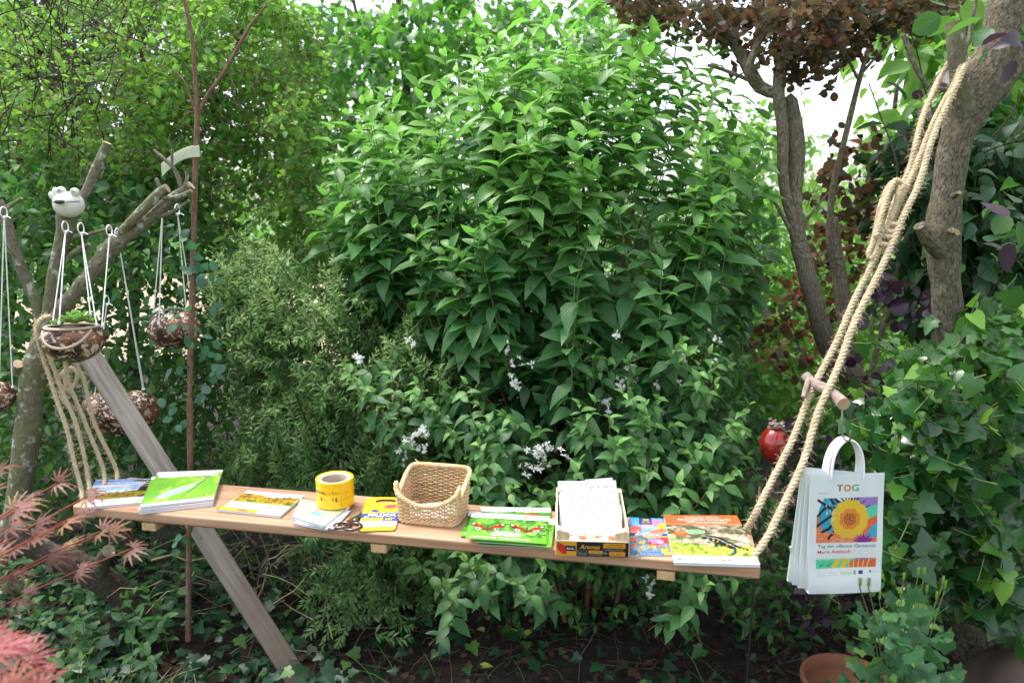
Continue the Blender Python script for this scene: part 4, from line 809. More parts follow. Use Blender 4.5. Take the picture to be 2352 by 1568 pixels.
# ================================================================ prints: colour rasters on real sheets
def vnoise(ny, nx, cells, seed=0, oct=3):
    rs = np.random.default_rng(seed); out = np.zeros((ny, nx)); amp = 1; tot = 0
    for o in range(oct):
        cy, cx = int(cells[0] * 2 ** o) + 2, int(cells[1] * 2 ** o) + 2; g = rs.random((cy, cx))
        y = np.linspace(0, cy - 1.001, ny); x = np.linspace(0, cx - 1.001, nx); yi = y.astype(int); xi = x.astype(int)
        fy = (y - yi)[:, None]; fx = (x - xi)[None]; fy = fy * fy * (3 - 2 * fy); fx = fx * fx * (3 - 2 * fx)
        v = g[yi][:, xi] * (1 - fy) * (1 - fx) + g[yi + 1][:, xi] * fy * (1 - fx) + g[yi][:, xi + 1] * (1 - fy) * fx + g[yi + 1][:, xi + 1] * fy * fx
        out += v * amp; tot += amp; amp *= .55
    return out / tot
class Ras:
    def __init__(s, nx, ny, bg='ffffff'):
        s.nx, s.ny = nx, ny; s.U, s.V = np.meshgrid(np.linspace(0, 1, nx), np.linspace(0, 1, ny)); s.c = np.broadcast_to(hx(bg), (ny, nx, 3)).copy(); s.t = []
    def m(s, mask, col): s.c[mask] = hx(col) if isinstance(col, str) else col; return s
    def rect(s, u0, v0, u1, v1, col): return s.m((s.U >= u0) & (s.U <= u1) & (s.V >= v0) & (s.V <= v1), col)
    def grad(s, u0, v0, u1, v1, c0, c1):
        k = (s.U >= u0) & (s.U <= u1) & (s.V >= v0) & (s.V <= v1); f = ((s.V - v0) / (v1 - v0))[..., None]; g = hx(c0) * (1 - f) + hx(c1) * f; s.c[k] = g[k]; return s
    def ell(s, cu, cv, ru, rv, col, rot=0, asp=1., soft=0):
        du = (s.U - cu) * asp; dv = s.V - cv; a = R(rot); x = du * math.cos(a) + dv * math.sin(a); y = -du * math.sin(a) + dv * math.cos(a)
        d = (x / (ru * asp)) ** 2 + (y / rv) ** 2
        if soft: k = np.clip((1.2 - d) / soft, 0, 1)[..., None]; s.c = s.c * (1 - k) + hx(col) * k; return s
        return s.m(d < 1, col)
    def poly(s, pts, col): return s.m(inpoly(s.U.ravel(), s.V.ravel(), pts).reshape(s.U.shape), col)
    def line(s, pts, wd, col, asp=1.):
        pts = np.array(pts, float); k = np.zeros(s.U.shape, bool)
        for i, (a, b) in enumerate(zip(pts, pts[1:])):
            ab = (b - a) * [asp, 1]; t = np.clip(((s.U - a[0]) * asp * ab[0] + (s.V - a[1]) * ab[1]) / (ab @ ab + 1e-12), 0, 1)
            ww = wd if np.isscalar(wd) else wd[0] + (wd[1] - wd[0]) * (i + t) / (len(pts) - 1)
            k |= np.hypot((s.U - a[0]) * asp - t * ab[0], s.V - a[1] - t * ab[1]) < ww
        return s.m(k, col)
    def blotch(s, u0, v0, u1, v1, cols, cells, seed=0, mask=None):
        k = (s.U >= u0) & (s.U <= u1) & (s.V >= v0) & (s.V <= v1)
        if mask is not None: k &= mask
        n = vnoise(s.ny, s.nx, cells, seed, 4); n = (n - n.min()) / (n.max() - n.min()); cc = np.array([hx(c) for c in cols]); x = n * (len(cols) - 1); i = np.clip(x.astype(int), 0, len(cols) - 2); f = (x - i)[..., None]
        g = cc[i] * (1 - f) + cc[i + 1] * f; s.c[k] = g[k]; return s
    def grain(s, u0, v0, u1, v1, amp, seed=0):
        k = (s.U >= u0) & (s.U <= u1) & (s.V >= v0) & (s.V <= v1); g = vnoise(s.ny, s.nx, (26, 26), seed, 2) - .5; g2 = vnoise(s.ny, s.nx, (9, 9), seed + 1, 2) - .5; s.c[k] = np.clip(s.c * (1 + amp * (2.2 * g + 1.4 * g2))[..., None], 0, 1)[k]; return s
    def text(s, txt, u, v, h, col, w=None, bold=0., shear=0.): s.t.append((txt, u, v, h, col, w, bold, shear)); return s
TXT = {}; INK = .70       # albedo of white coated paper as printed here
def text_geo(txt, bold=0., shear=0.):
    k = (txt, bold, shear)
    if k not in TXT:
        cu = bpy.data.curves.new('text', 'FONT'); cu.body = txt; cu.resolution_u = 2; cu.offset = bold; cu.shear = shear
        ob = bpy.data.objects.new('text', cu); me = bpy.data.meshes.new_from_object(ob)
        v = np.array([x.co[:2] for x in me.vertices]).reshape(-1, 2); f = [list(p.vertices) for p in me.polygons]
        bpy.data.objects.remove(ob); bpy.data.meshes.remove(me); bpy.data.curves.remove(cu)
        if len(v): v = v - [v[:, 0].min(), 0]
        TXT[k] = (v, f)
    return TXT[k]
def sheetprint(parent, ras, surf, size, mat, name='cover', tname='lettering', eps=.0004, tmat=None, ink=None):
    INK = ink or globals()['INK']
    """surf(u, v) -> points; size = (w, h) in metres"""
    mb = MB(); pts = surf(ras.U.ravel(), ras.V.ravel()); nx, ny = ras.nx, ras.ny
    f = [[j * nx + i, j * nx + i + 1, (j + 1) * nx + i + 1, (j + 1) * nx + i] for j in range(ny - 1) for i in range(nx - 1)]
    mb.add(pts, f, np.stack([ras.U.ravel(), ras.V.ravel()], 1), ras.c.reshape(-1, 3) * INK); o = mb.build(name, mat, parent)
    if ras.t:
        mb = MB()
        for txt, u, v, h, col, w_, bold, shear in ras.t:
            tv, tf_ = text_geo(txt, bold, shear)
            if not len(tv): continue
            tw = tv[:, 0].max(); hh = h * size[1] / .72; ww = hh if w_ is None else w_ * size[0] / tw
            U = u + tv[:, 0] * ww / size[0]; V = v + tv[:, 1] * hh / size[1]
            p0 = surf(U, V); e = 1e-3; n_ = nrmz(np.cross(surf(U + e, V) - p0, surf(U, V + e) - p0)); mb.add(p0 + n_ * eps, tf_, None, hx(col) * INK)
        mb.build(tname, tmat or mat, parent)
    return o
M_GLOSS = printmat('glossy_print', .42, .0, .35); M_MATT = printmat('matt_print', .6); M_BAGP = printmat('paper_bag_print', .65, 0, .3, .18)
M_PAPER = plain('page_block', (.60, .60, .63), .7, var=.06, scale=200); M_WHITE = plain('white_paper', (.62, .62, .62), .55, var=.03)
ZB = .78
def quad(c4, z):
    q = [PZ(a, b, z) for a, b in c4]; return q
def qsurf(q, bend=0., curl=0., zr=0.):
    FLc, FR, BR, BL = q
    def s(u, v):
        u = np.asarray(u)[:, None]; v = np.asarray(v)[:, None]
        p = (FLc * (1 - u) + FR * u) * (1 - v) + (BL * (1 - u) + BR * u) * v
        p = p + UP * (bend * np.sin(np.pi * np.clip(v, 0, 1)) * (.6 + .4 * u) + curl * np.clip(1 - v * 3, 0, 1) ** 2 * (1 - .5 * u) + zr * u)
        return p
    return s
def booklet(name, label, cat, c4, z0, th, ras, mat=M_GLOSS, bend=.0, curl=0., sidecol=None, group=None, pages='pages', zr=0., e=None, cname='cover'):
    q = quad(c4, z0 + th); c = sum(q) / 4; c[2] = z0
    if e is None: e = empty(name, c, label, cat, group)
    size = (np.linalg.norm(q[1] - q[0]), np.linalg.norm(q[3] - q[0])); sf = qsurf(q, bend, curl, zr)
    sheetprint(e, ras, sf, size, mat, cname)
    mb = MB(); k = 14; t = np.linspace(0, 1, k); per_u = np.concatenate([t, np.ones(k), t[::-1], np.zeros(k)]); per_v = np.concatenate([np.zeros(k), t, np.ones(k), t[::-1]])
    top = sf(per_u, per_v) - UP * .0006; cen = top.mean(0); n = len(top); nl = max(2, int(th / .0016)); rows = []
    for i in range(nl + 1):
        f = i / nl; r = top * 1.; r[:, 2] = top[:, 2] * (1 - f) + (z0 + .0006) * f; ins = .0008 + .0006 * (i % 2); r[:, :2] += nrmz(cen - top)[:, :2] * ins; rows.append(r)
    v = np.concatenate(rows); f = [[i * n + j, (i + 1) * n + j, (i + 1) * n + (j + 1) % n, i * n + (j + 1) % n] for i in range(nl) for j in range(n)]
    f.append([nl * n + j for j in range(n)]); mb.add(v, f); mb.build(pages, sidecol or M_PAPER, e, smooth=False)
    return e, sf

# ================================================================ plank on its ropes
FLp, FRp = PZ(165, 1161, ZB), PZ(1747, 1304, ZB); BLp = PZ(301, 1094, ZB)
ax = nrmz(FRp - FLp); ay = np.cross(UP, ax); LEN = np.linalg.norm(FRp - FLp); WID = .238; TH = .031
bc = FLp + ax * LEN / 2 + ay * WID / 2
M_PLANK = woodmat('planed_plank', (.23, .110, .062), (.39, .235, .145), (.49, .32, .215), (1, 0, 0), 70, .04, .5)
M_BATT = woodmat('batten_wood', (.34, .21, .10), (.50, .34, .18), (.58, .42, .25), (0, 1, 0), 80, .08, .65)
pk = empty('hanging_plank', bc - UP * TH, 'long reddish wooden plank hung on ropes as a table for the leaflets', 'table')
mb = MB()
def plankgeo():
    k = 60; prof = []; r = .006
    for a in np.linspace(0, 90, 5): prof.append((-WID / 2 + r - r * math.sin(R(90 - a)), -r + r * math.sin(R(a)) ))
    ring = [(-WID / 2, -TH + r), (-WID / 2, -r)] + prof[1:] + [(WID / 2 - r, 0), (WID / 2, -r), (WID / 2, -TH + r), (WID / 2 - r, -TH), (-WID / 2 + r, -TH)]
    xs = np.concatenate([[-LEN / 2, -LEN / 2 + .004], np.linspace(-LEN / 2 + .05, LEN / 2 - .05, k), [LEN / 2 - .004, LEN / 2]])
    v = []; 
    for i, x in enumerate(xs):
        s = .97 if i in (0, len(xs) - 1) else 1.
        for y, z in ring: v.append([x, y * s, (z + TH / 2) * s - TH / 2])
    n = len(ring); f = [[i * n + j, i * n + (j + 1) % n, (i + 1) * n + (j + 1) % n, (i + 1) * n + j] for i in range(len(xs) - 1) for j in range(n)]
    f += [list(range(n))[::-1], [(len(xs) - 1) * n + j for j in range(n)]]
    return np.array(v), f
v, f = plankgeo(); me = bpy.data.meshes.new('board'); me.from_pydata((v + [0, 0, TH]).tolist(), [], f); me.materials.append(M_PLANK)
bo = bpy.data.objects.new('board', me); C.objects.link(bo); bo.parent = pk; bo.rotation_euler = (0, 0, math.atan2(ax[1], ax[0]))
for px_, py_ in ((345, 1197), (865, 1254), (1530, 1311)):
    c = PZ(px_, py_, ZB - TH); mb = MB(); off = (bc - c) @ ay
    cc = c + ay * (off) - UP * .013; Mx = np.stack([ax, ay, UP], 1)
    box(mb, cc, .043, WID - .004, .022, Mx, .0015); mb.build('batten', M_BATT, pk, smooth=False)

# ---------------------------------------------------------------- rope
M_ROPE = barkmat('hemp_rope', (.34, .25, .15), (.56, .45, .30), (.70, .60, .44), 900, 70, .7, dist=.002)
def rope(parent, pts, r, pitch=None, fib=60, seed=0):
    s = smooth_path(np.array(pts), .005); s = s + np.random.default_rng(seed).normal(0, .0005, s.shape) + .0022 * np.stack([np.sin(np.arange(len(s)) * .11 + seed), 0 * s[:, 0], np.sin(np.arange(len(s)) * .073)], 1) * np.clip(np.arange(len(s)) * .05, 0, 1)[:, None]; T, N, B = frames(s); L = np.concatenate([[0], np.cumsum(np.linalg.norm(np.diff(s, axis=0), axis=1))]); pitch = pitch or r * 3.9
    for k in range(3):
        a = L / pitch * 2 * math.pi + k * 2.094; c = s + (np.cos(a)[:, None] * N + np.sin(a)[:, None] * B) * r * .52
        mb = MB(); tube(mb, c, r * .56, 7, True, .02, 60, seed=k); mb.build('strand', M_ROPE, parent)
    rs = np.random.default_rng(seed + 3); n = int(fib * 3 * L[-1] / .3) ; i = rs.integers(0, len(s), n); a = rs.uniform(0, 6.28, n)
    o = np.cos(a)[:, None] * N[i] + np.sin(a)[:, None] * B[i]; b = s[i] + o * r * .95; d = nrmz(o + T[i] * rs.normal(0, .9, (n, 1)) + rs.normal(0, .3, (n, 3))); ln = rs.uniform(.004, .018, (n, 1)) ** 1.
    pp = np.stack([b, b + d * ln * .5 + rs.normal(0, .001, (n, 3)), b + d * ln - UP * ln * .2], 1)
    thin_tubes('fibre', parent, M_FIB, pp, np.full(n, .0005), np.full(n, .0003), 3)
M_FIB = plain('rope_fibre', (.62, .52, .36), .8, trans=.3)
def ropething(label, paths, r, seed=0, group=None):
    loc = paths[0][0]; e = empty('rope', loc, label, 'rope', group)
    for i, p in enumerate(paths): rope(e, p, r if np.isscalar(r) else r[i], seed=seed + i)
    return e
def RP(lst, Yf): return [P(a, b, Yf(b) if callable(Yf) else Yf) for a, b in lst]
yr = lambda b: 1.66 + (1290 - b) / (1290 - 160) * .56
under_r = [PZ(1700, 1290, ZB - TH - .008) + ay * .0]
ex = FRp - ax * .03
pA = [FRp - ax * .014 + ay * .205 - UP * .02, FRp - ax * .014 + ay * .205] + RP([(1740, 1172), (1776, 1100), (1828, 985), (1872, 885), (1920, 785), (1972, 670), (2030, 545), (2062, 450), (2090, 380), (2110, 310)], lambda b: yr(b) + .05) + [P(2130, 240, 2.27), P(2165, 170, 2.36), P(2196, 120, 2.36)]
pB = [FRp - ax * .014 + ay * .045 - UP * .02, FRp - ax * .014 + ay * .045] + RP([(1770, 1225), (1808, 1140), (1850, 1040), (1885, 935), (1925, 840), (1958, 755), (1998, 665), (2050, 560), (2088, 470), (2120, 390), (2150, 300), (2180, 230), (2212, 165)], lambda b: yr(b) - .02) + [P(2222, 140, 2.26), P(2205, 130, 2.32), P(2190, 140, 2.34)]
pC = RP([(2035, 545), (2062, 480), (2090, 410), (2125, 330), (2160, 250), (2190, 195), (2208, 155)], lambda b: yr(b) + .012) + [P(2216, 132, 2.28)]
ropething('pair of hemp ropes from the right end of the plank over the tree stub', [pA, pB, pC], [.0087, .0090, .0085], 1)
pk1 = RP([(2085, 430), (2060, 415), (2042, 430), (2025, 470), (2012, 520), (2002, 560), (1993, 580), (2000, 592), (2012, 575), (2022, 545), (2040, 520), (2055, 480), (2062, 445), (2078, 425)], lambda b: yr(b) - .01)
a_ = np.linspace(0, 3.4 * 2 * math.pi, 46); ctr = P(2040, 545, yr(545)); dr = nrmz(P(2062, 500, yr(500)) - P(2020, 580, yr(580))); s1 = nrmz(np.cross(dr, [0, 1, 0])); s2 = np.cross(dr, s1)
pk2 = [ctr + dr * (t / a_[-1] - .5) * .075 + (math.cos(t) * s1 + math.sin(t) * s2) * .019 for t in a_]
pk3 = RP([(2052, 420), (2034, 462), (2020, 505), (2010, 545)], lambda b: yr(b) - .028)
ropething('knotted spare end of the right hand rope, coiled in a bundle', [pk1, pk2, pk3], [.0072, .0068, .0078], 9)
el = FLp + ax * .035
YL = lambda b: 2.02 + (1150 - b) / 400 * .2
def lrope(top, lst, back, xo):
    e0 = el + ax * xo + ay * (WID * back)
    st_ = [e0 - UP * (TH + .006) + ay * (.5 - back) * WID * .6, e0 - UP * (TH + .008)]
    return st_
pl1 = [FLp - ax * .010 - UP * .06 + ay * .05, FLp - ax * .010 + ay * .05] + RP([(188, 1122), (168, 1050), (148, 970), (120, 880), (95, 810), (82, 765), (95, 735), (120, 725)], lambda b: 2.06 + (1140 - b) * .0002)
pl2 = [FLp - ax * .010 - UP * .06 + ay * .085, FLp - ax * .010 + ay * .085] + RP([(204, 1105), (186, 1020), (172, 960), (140, 890), (112, 820), (88, 770), (84, 745), (110, 720)], lambda b: 2.12 + (1140 - b) * .0002)
pl3 = [FLp - ax * .010 - UP * .06 + ay * .14, FLp - ax * .010 + ay * .14] + RP([(238, 1085), (215, 1020), (190, 950), (168, 905), (152, 860), (150, 800), (145, 740)], lambda b: 2.17 + (1140 - b) * .0001)
pl4 = [FLp - ax * .010 - UP * .06 + ay * .19, FLp - ax * .010 + ay * .19] + RP([(266, 1080), (240, 1020), (215, 960), (200, 905), (190, 868), (178, 840), (170, 780)], lambda b: 2.21 + (1140 - b) * .0001)
ropething('four hemp rope strands tying the left end of the plank to the pruned tree', [pl1, pl2, pl3, pl4], .0064, 21)
kn = RP([(165, 850), (140, 860), (135, 880), (150, 895), (170, 885), (178, 860), (165, 845), (148, 855), (152, 885), (140, 905), (150, 925)], 2.28)
ropething('loose knot of hemp rope behind the left hand ropes under the half moon pot', [kn], .0066, 31)

# ---------------------------------------------------------------- pruned tree with hanging pots
pt = empty('pruned_tree', [-1.36, 2.35, 0], 'lichened pruned tree at left with sawn branches, pots hanging from it', 'tree')
Y0t = 2.3; WS[0] = .86
mb = MB(); limb(mb, [(380, 1470, 2.62, 70), (300, 1385, 2.58, 72), (235, 1330, 2.5, 76), (160, 1290, 2.42, 66), (90, 1262, 2.36, 64), (30, 1235, 2.32, 70), (-60, 1220, 2.3, 70)], 18, .02, .06, 2)
mb.build('root_limb', M_LIMB, pt)
mb = MB(); limb(mb, [(25, 1260, 2.33, 70), (38, 1170, 2.33, 66), (55, 1060, 2.33, 64), (68, 950, 2.33, 62), (76, 860, 2.33, 62), (92, 800, 2.33, 56), (112, 730, 2.33, 40), (122, 660, 2.33, 38), (134, 590, 2.33, 38), (150, 530, 2.33, 44), (152, 500, 2.33, 50), (152, 482, 2.33, 44)], 20, .02, .05, 3); mb.build('trunk', M_PLUM, pt)
for i, s in enumerate([[(105, 775, 2.33, 36), (150, 700, 2.31, 38), (200, 640, 2.3, 40), (240, 590, 2.3, 42), (270, 555, 2.3, 42), (320, 520, 2.3, 34), (380, 470, 2.3, 30), (440, 425, 2.3, 24)],
                       [(268, 548, 2.3, 20), (300, 510, 2.27, 24), (345, 465, 2.27, 26), (372, 438, 2.27, 26), (385, 432, 2.27, 24)], [(372, 440, 2.27, 12), (358, 410, 2.27, 9)], [(375, 455, 2.27, 12), (410, 452, 2.26, 12), (440, 438, 2.26, 9)],
                       [(150, 560, 2.36, 16), (172, 490, 2.38, 22), (205, 425, 2.4, 24), (232, 365, 2.4, 24), (247, 328, 2.4, 22)],
                       [(98, 770, 2.33, 24), (85, 700, 2.33, 26), (58, 640, 2.32, 28), (30, 560, 2.3, 26), (12, 500, 2.3, 26), (-5, 460, 2.3, 24)], [(5, 480, 2.3, 12), (30, 468, 2.3, 10), (50, 455, 2.3, 8)],
                       [(170, 545, 2.32, 10), (215, 535, 2.31, 9), (250, 525, 2.31, 8)], [(158, 590, 2.32, 12), (175, 578, 2.31, 16), (205, 560, 2.3, 10)], [(420, 445, 2.3, 12), (412, 415, 2.3, 12), (398, 385, 2.3, 10), (370, 360, 2.3, 9), (352, 345, 2.3, 8)],
                       [(395, 378, 2.3, 8), (395, 345, 2.3, 6)], [(424, 430, 2.29, 9), (430, 405, 2.28, 9), (428, 392, 2.28, 9)], [(40, 850, 2.32, 30), (42, 835, 2.3, 26)], [(360, 500, 2.3, 12), (400, 485, 2.28, 10), (435, 460, 2.28, 7)]]):
    mb = MB(); limb(mb, s, 14, .015, .07, i + 11, 25, capmi=1); mb.build('branch', [M_PLUM, M_CUT], pt)
p = P(232, 1262, 2.42); mb = MB(); limb(mb, [(232, 1310, 2.46, 44), (238, 1280, 2.4, 38), (250, 1264, 2.36, 36)], 14, .01, .05, 44, capmi=1); mb.build('branch', [M_LIMB, M_PLUM], pt)

WS[0] = 1.
# ceramic frog head on top of the trunk
M_CER = plain('white_ceramic', (.62, .61, .57), .45, var=.06, scale=12, coat=.2); M_INK = plain('dark_glaze', (.03, .03, .03), .5)
fc = P(158, 470, 2.30); sF = 2.3 / F
fr = empty('ceramic_frog', fc - UP * .035, 'white ceramic frog head with knob eyes sitting on the sawn trunk', 'ornament')
mb = MB()
def frogr(TH_, PH, d):
    k = np.ones(TH_.shape); front = np.exp(-((PH - 4.71) / .35) ** 2) * np.exp(-((TH_ - 1.30) / .22) ** 2); k += front * .22
    k -= np.exp(-((TH_ - 1.42) / .035) ** 2) * .035; return k
sphere(mb, fc, (33 * sF, 31 * sF, 29 * sF), 40, 28, frogr); mb.build('head', M_CER, fr)
mb = MB(); ma = np.linspace(-1.25, 1.25, 28); tube(mb, [fc + np.array([math.sin(a) * 33 * sF, -math.cos(a) * 31 * sF, (4.5 + 2.2 * abs(a)) * sF - .0]) * 1.012 for a in ma], .0011, 5); sphere(mb, fc + np.array([2 * sF, -38 * sF, 6 * sF]), (12 * sF, 5 * sF, 5 * sF), 12, 8); mb.build('mouth', M_INK, fr)
for a, b, r in ((-10, 30, 10), (20, 27, 10)):
    ce = fc + np.array([a, -6, b]) * sF; mb = MB(); sphere(mb, ce, r * sF, 16, 12); ey = mb.build('eye', M_CER, fr)
    mb = MB(); th_ = np.linspace(0, 4 * math.pi, 30); tube(mb, [ce + np.array([math.cos(t) * r * .5 * sF * (t / 12.6), -r * .98 * sF, math.sin(t) * r * .5 * sF * (t / 12.6) + r * .2 * sF]) for t in th_], .0006, 4); mb.build('spiral', M_INK, ey)
for sx, sz, an in ((-34, 18, 40), (-26, 26, 20)):
    mb = MB(); sphere(mb, fc + np.array([sx, 2, sz]) * sF, (9 * sF, 4 * sF, 13 * sF), 12, 8, M=np.array([[math.cos(R(an)), 0, -math.sin(R(an))], [0, 1, 0], [math.sin(R(an)), 0, math.cos(R(an))]])); mb.build('fin', M_CER, fr)

# pots
def potmat():
    m, t, out = newmat('blotched_brown_glaze'); L = t.links.new; tc = t.nodes.new('ShaderNodeTexCoord')
    n = nd(t, 'ShaderNodeTexNoise', i_Scale=58., i_Detail=2.5, i_Roughness=.55); n.inputs['Distortion'].default_value = .8; L(tc.outputs['Object'], n.inputs['Vector'])
    n2 = nd(t, 'ShaderNodeTexNoise', i_Scale=60., i_Detail=4.); L(tc.outputs['Object'], n2.inputs['Vector'])
    n3 = nd(t, 'ShaderNodeTexNoise', i_Scale=14., i_Detail=1.); L(tc.outputs['Object'], n3.inputs['Vector'])
    br = ramp(t, n3.outputs[0], [(.35, (.035, .012, .008)), (.5, (.085, .028, .016)), (.66, (.22, .085, .04))])
    k = ramp(t, n.outputs[0], [(.555, (0, 0, 0)), (.58, (1, 1, 1))]); cr = ramp(t, n2.outputs[0], [(.3, (.30, .22, .14)), (.7, (.58, .50, .40))])
    c = mixc(t, k, br, cr); pr = nd(t, 'ShaderNodeBsdfPrincipled'); L(c, pr.inputs['Base Color']); L(mixc(t, k, (.28, .28, .28), (.8, .8, .8)), pr.inputs['Roughness'])
    h = math_(t, 'SUBTRACT', n3.outputs[0], math_(t, 'MULTIPLY', n.outputs[0], .8)); b = nd(t, 'ShaderNodeBump', i_Strength=.9, i_Distance=.012); L(h, b.inputs['Height']); L(b.outputs[0], pr.inputs['Normal']); L(pr.outputs[0], out.inputs[0]); return m
M_POT = potmat(); M_RIM = plain('unglazed_clay', (.42, .34, .25), .8, var=.2, bump=.3); M_CORD = plain('white_cord', (.80, .80, .82), .6, var=.05)
def lumpy(seed, amp=.035):
    rs = np.random.default_rng(seed); ks = rs.normal(0, 1, (18, 3)); ks = nrmz(ks) * rs.uniform(3, 8, (18, 1)); ph = rs.uniform(0, 6.28, 18)
    return lambda TH_, PH, d: 1 + amp * sum(np.sin(d @ k + p_) for k, p_ in zip(ks, ph)) / 3
def cords(pairs, r=.0016, n=1):
    for a in pairs:
        mb = MB(); tube(mb, [np.array(q_) for q_ in a], r, 6, False); yield mb
def potset(label, cordpts, c, build, group='hanging clay planters'):
    e = empty('hanging_pot', c, label, 'planter', group); build(e)
    for top, ends in cordpts:
        for en in ends:
            mb = MB(); tube(mb, smooth_path([np.array(top) + [0, 0, .004], np.array(en)], .2), .0017, 6, False); tube(mb, [np.array(en) + [0, 0, .003], np.array(en) - [0, 0, .004]], .004, 6); mb.build('cord', M_CORD, e)
        mb = MB(); t = np.linspace(0, 2 * math.pi, 16); tp_ = np.array(top)
        tube(mb, [tp_ + np.array([0, math.sin(a) * .016, .016 + math.cos(a) * .016]) for a in t], .002, 6); sphere(mb, tp_ + [0, 0, .0], .0055, 8, 6); tube(mb, [tp_, tp_ + [.012, -.004, .004], tp_ + [.022, -.004, -.002]], .0016, 5); mb.build('knot', M_CORD, e)
    return e
def rosette(mb, c, r, n, up=.35, seed=0, tilt=(0, 0, 0)):
    rs = np.random.default_rng(seed)
    for i in range(n):
        a = i * 2.4; f = (i + 1) / n; el_ = 1.25 * (1 - f) + .15; d = np.array([math.cos(a) * math.cos(el_), math.sin(a) * math.cos(el_), math.sin(el_)]) + np.array(tilt); d = nrmz(d); l = r * (.45 + .6 * f)
        tv, tf_, tu = T_strip([0, .3, .65, .85, 1], [.08, .16, .2, .14, 0], .5, -.25); B = basis(d[None], (UP + rs.normal(0, .05, 3))[None])[0]; mb.add(tv @ B.T * l + c, tf_.tolist())
        mb.add(tv @ B.T * l * [1, 1, 1] + c - B[:, 2] * l * .06, [q_[::-1] for q_ in tf_.tolist()])
def pot1(e):
    c = P(168, 782, 2.12); s = 2.12 / F; lm = lumpy(1, .02)
    mb = MB()
    def fn(TH_, PH, d):
        k = lm(TH_, PH, d); k = k - np.clip(np.cos(TH_) - .55, 0, 1) * .5; return k
    sphere(mb, c, (69 * s, 60 * s, 50 * s), 48, 30, fn, .28, 1.); mb.build('body', M_POT, e)
    mb = MB(); a = np.linspace(math.pi * 1.02, 2 * math.pi * .99, 30); pts = [c + np.array([(6 + math.cos(t) * 50) * s, -60 * s * math.sqrt(max(.05, 1 - ((6 + math.cos(t) * 50) / 69) ** 2 - ((30 + 38 * math.sin(t)) / 54) ** 2)) - .002, (30 + 38 * math.sin(t)) * s]) for t in a]
    tube(mb, pts, .0042, 8, True, .1, 60); mb.build('rim', M_RIM, e)
    mb = MB(); t = np.linspace(0, 2 * math.pi, 40); th = .28 * math.pi
    tube(mb, [c + np.array([math.cos(x) * 56 * s, math.sin(x) * 48 * s, 33 * s]) for x in t], .0045, 8, False, .1, 50); mb.build('rim', M_RIM, e)
    mb = MB(); sphere(mb, c + [0, 0, 24 * s], (54 * s, 46 * s, 8 * s), 20, 8, lumpy(4, .1)); so = mb.build('potting_soil', plain('potting_soil', (.04, .028, .02), .95, bump=1., scale=80), e)
    mb = MB(); rosette(mb, c + [26 * s, -22 * s, 46 * s], .045, 34, seed=2, tilt=(0, -.5, 0)); mb.build('houseleek', M_SEDU, e)
    for i, (x, y, r) in enumerate(((-20, -20, .022), (-8, -30, .018), (50, 0, .024), (10, 20, .03))):
        mb = MB(); rosette(mb, c + [x * s, y * s, 42 * s], r, 22, seed=i, tilt=(0, -.5, 0)); mb.build('houseleek', M_SEDU, e)
c1 = P(168, 782, 2.12)
potset('half moon mouthed clay pot with a green houseleek, hanging nearest to the ropes', [(P(151, 533, 2.25), [P(121, 742, 2.1), P(136, 742, 2.06)]), (P(187, 537, 2.25), [P(208, 722, 2.14), P(222, 745, 2.1)]), (P(252, 542, 2.25), [P(234, 748, 2.12)])], c1, pot1)
def pot2(e):
    c = P(402, 755, 2.42); s = 2.42 / F; mb = MB(); sphere(mb, c, (59 * s, 56 * s, 46 * s), 44, 28, lumpy(7, .022)); mb.build('body', M_POT, e)
    rs = np.random.default_rng(3)
    for i in range(46):
        a = rs.uniform(0, 6.28); q = rs.uniform(0, 1) ** .6; p = c + np.array([math.cos(a) * 56 * q, math.sin(a) * 46 * q, 46 * math.sqrt(max(.05, 1 - q * q * .9)) + 1]) * s
        if i < 5: p = c + np.array([-56 - rs.uniform(0, 8), -20, 14 + rs.uniform(-5, 6)]) * s
        mb = MB(); rosette(mb, p, rs.uniform(.009, .014), 12, seed=i, tilt=(0, -.5, 0)); mb.build('stonecrop', M_SEDB, e)
potset('round clay pot topped with blue green stonecrop, hanging beside the thorny cane', [(P(374, 485, 2.36), [P(353, 716, 2.38), P(365, 742, 2.34)]), (P(408, 493, 2.38), [P(428, 712, 2.4), P(444, 716, 2.42)])], P(402, 755, 2.42), pot2)
def pot3(e):
    c = P(280, 955, 2.62); s = 2.62 / F; lm = lumpy(9, .02)
    mb = MB()
    def heart(TH_, PH, d):
        x, z = d[..., 0], d[..., 2]; a = np.arctan2(z, np.abs(x)); xs = np.abs(x)
        r2 = 1 + .10 * np.sin(a * 1.2) - .34 * np.exp(-(xs / .22) ** 2) * (z > 0) * z + .0 * a - .10 * np.exp(-((a + 1.1) / .5) ** 2) + .12 * np.exp(-((a - .65) / .35) ** 2)
        return r2 * lm(TH_, PH, d)
    sphere(mb, c, (84 * s, 50 * s, 60 * s), 56, 40, heart); mb.build('body', M_POT, e)
    mb = MB(); t = np.linspace(-.5, math.pi * 1.1, 26); tube(mb, [c + np.array([18 + math.cos(x) * 26, -44, 14 - math.sin(x) * 24]) * s for x in t], .006, 8, True, .15, 50); mb.build('rim', M_RIM, e)
    for i, (x, z) in enumerate(((8, 44), (-28, 48), (-58, 40))):
        mb = MB(); rosette(mb, c + np.array([x, -14, z]) * s, .026, 22, seed=i + 9); mb.build('houseleek', plain('red_houseleek', (.13, .05, .045), .6, var=.3), e)
potset('heart shaped clay pot hanging low behind the grey beam', [(P(271, 548, 2.38), [P(331, 893, 2.55), P(328, 893, 2.56)]), (P(246, 700, 2.6), [P(218, 905, 2.56)])], P(280, 955, 2.62), pot3)
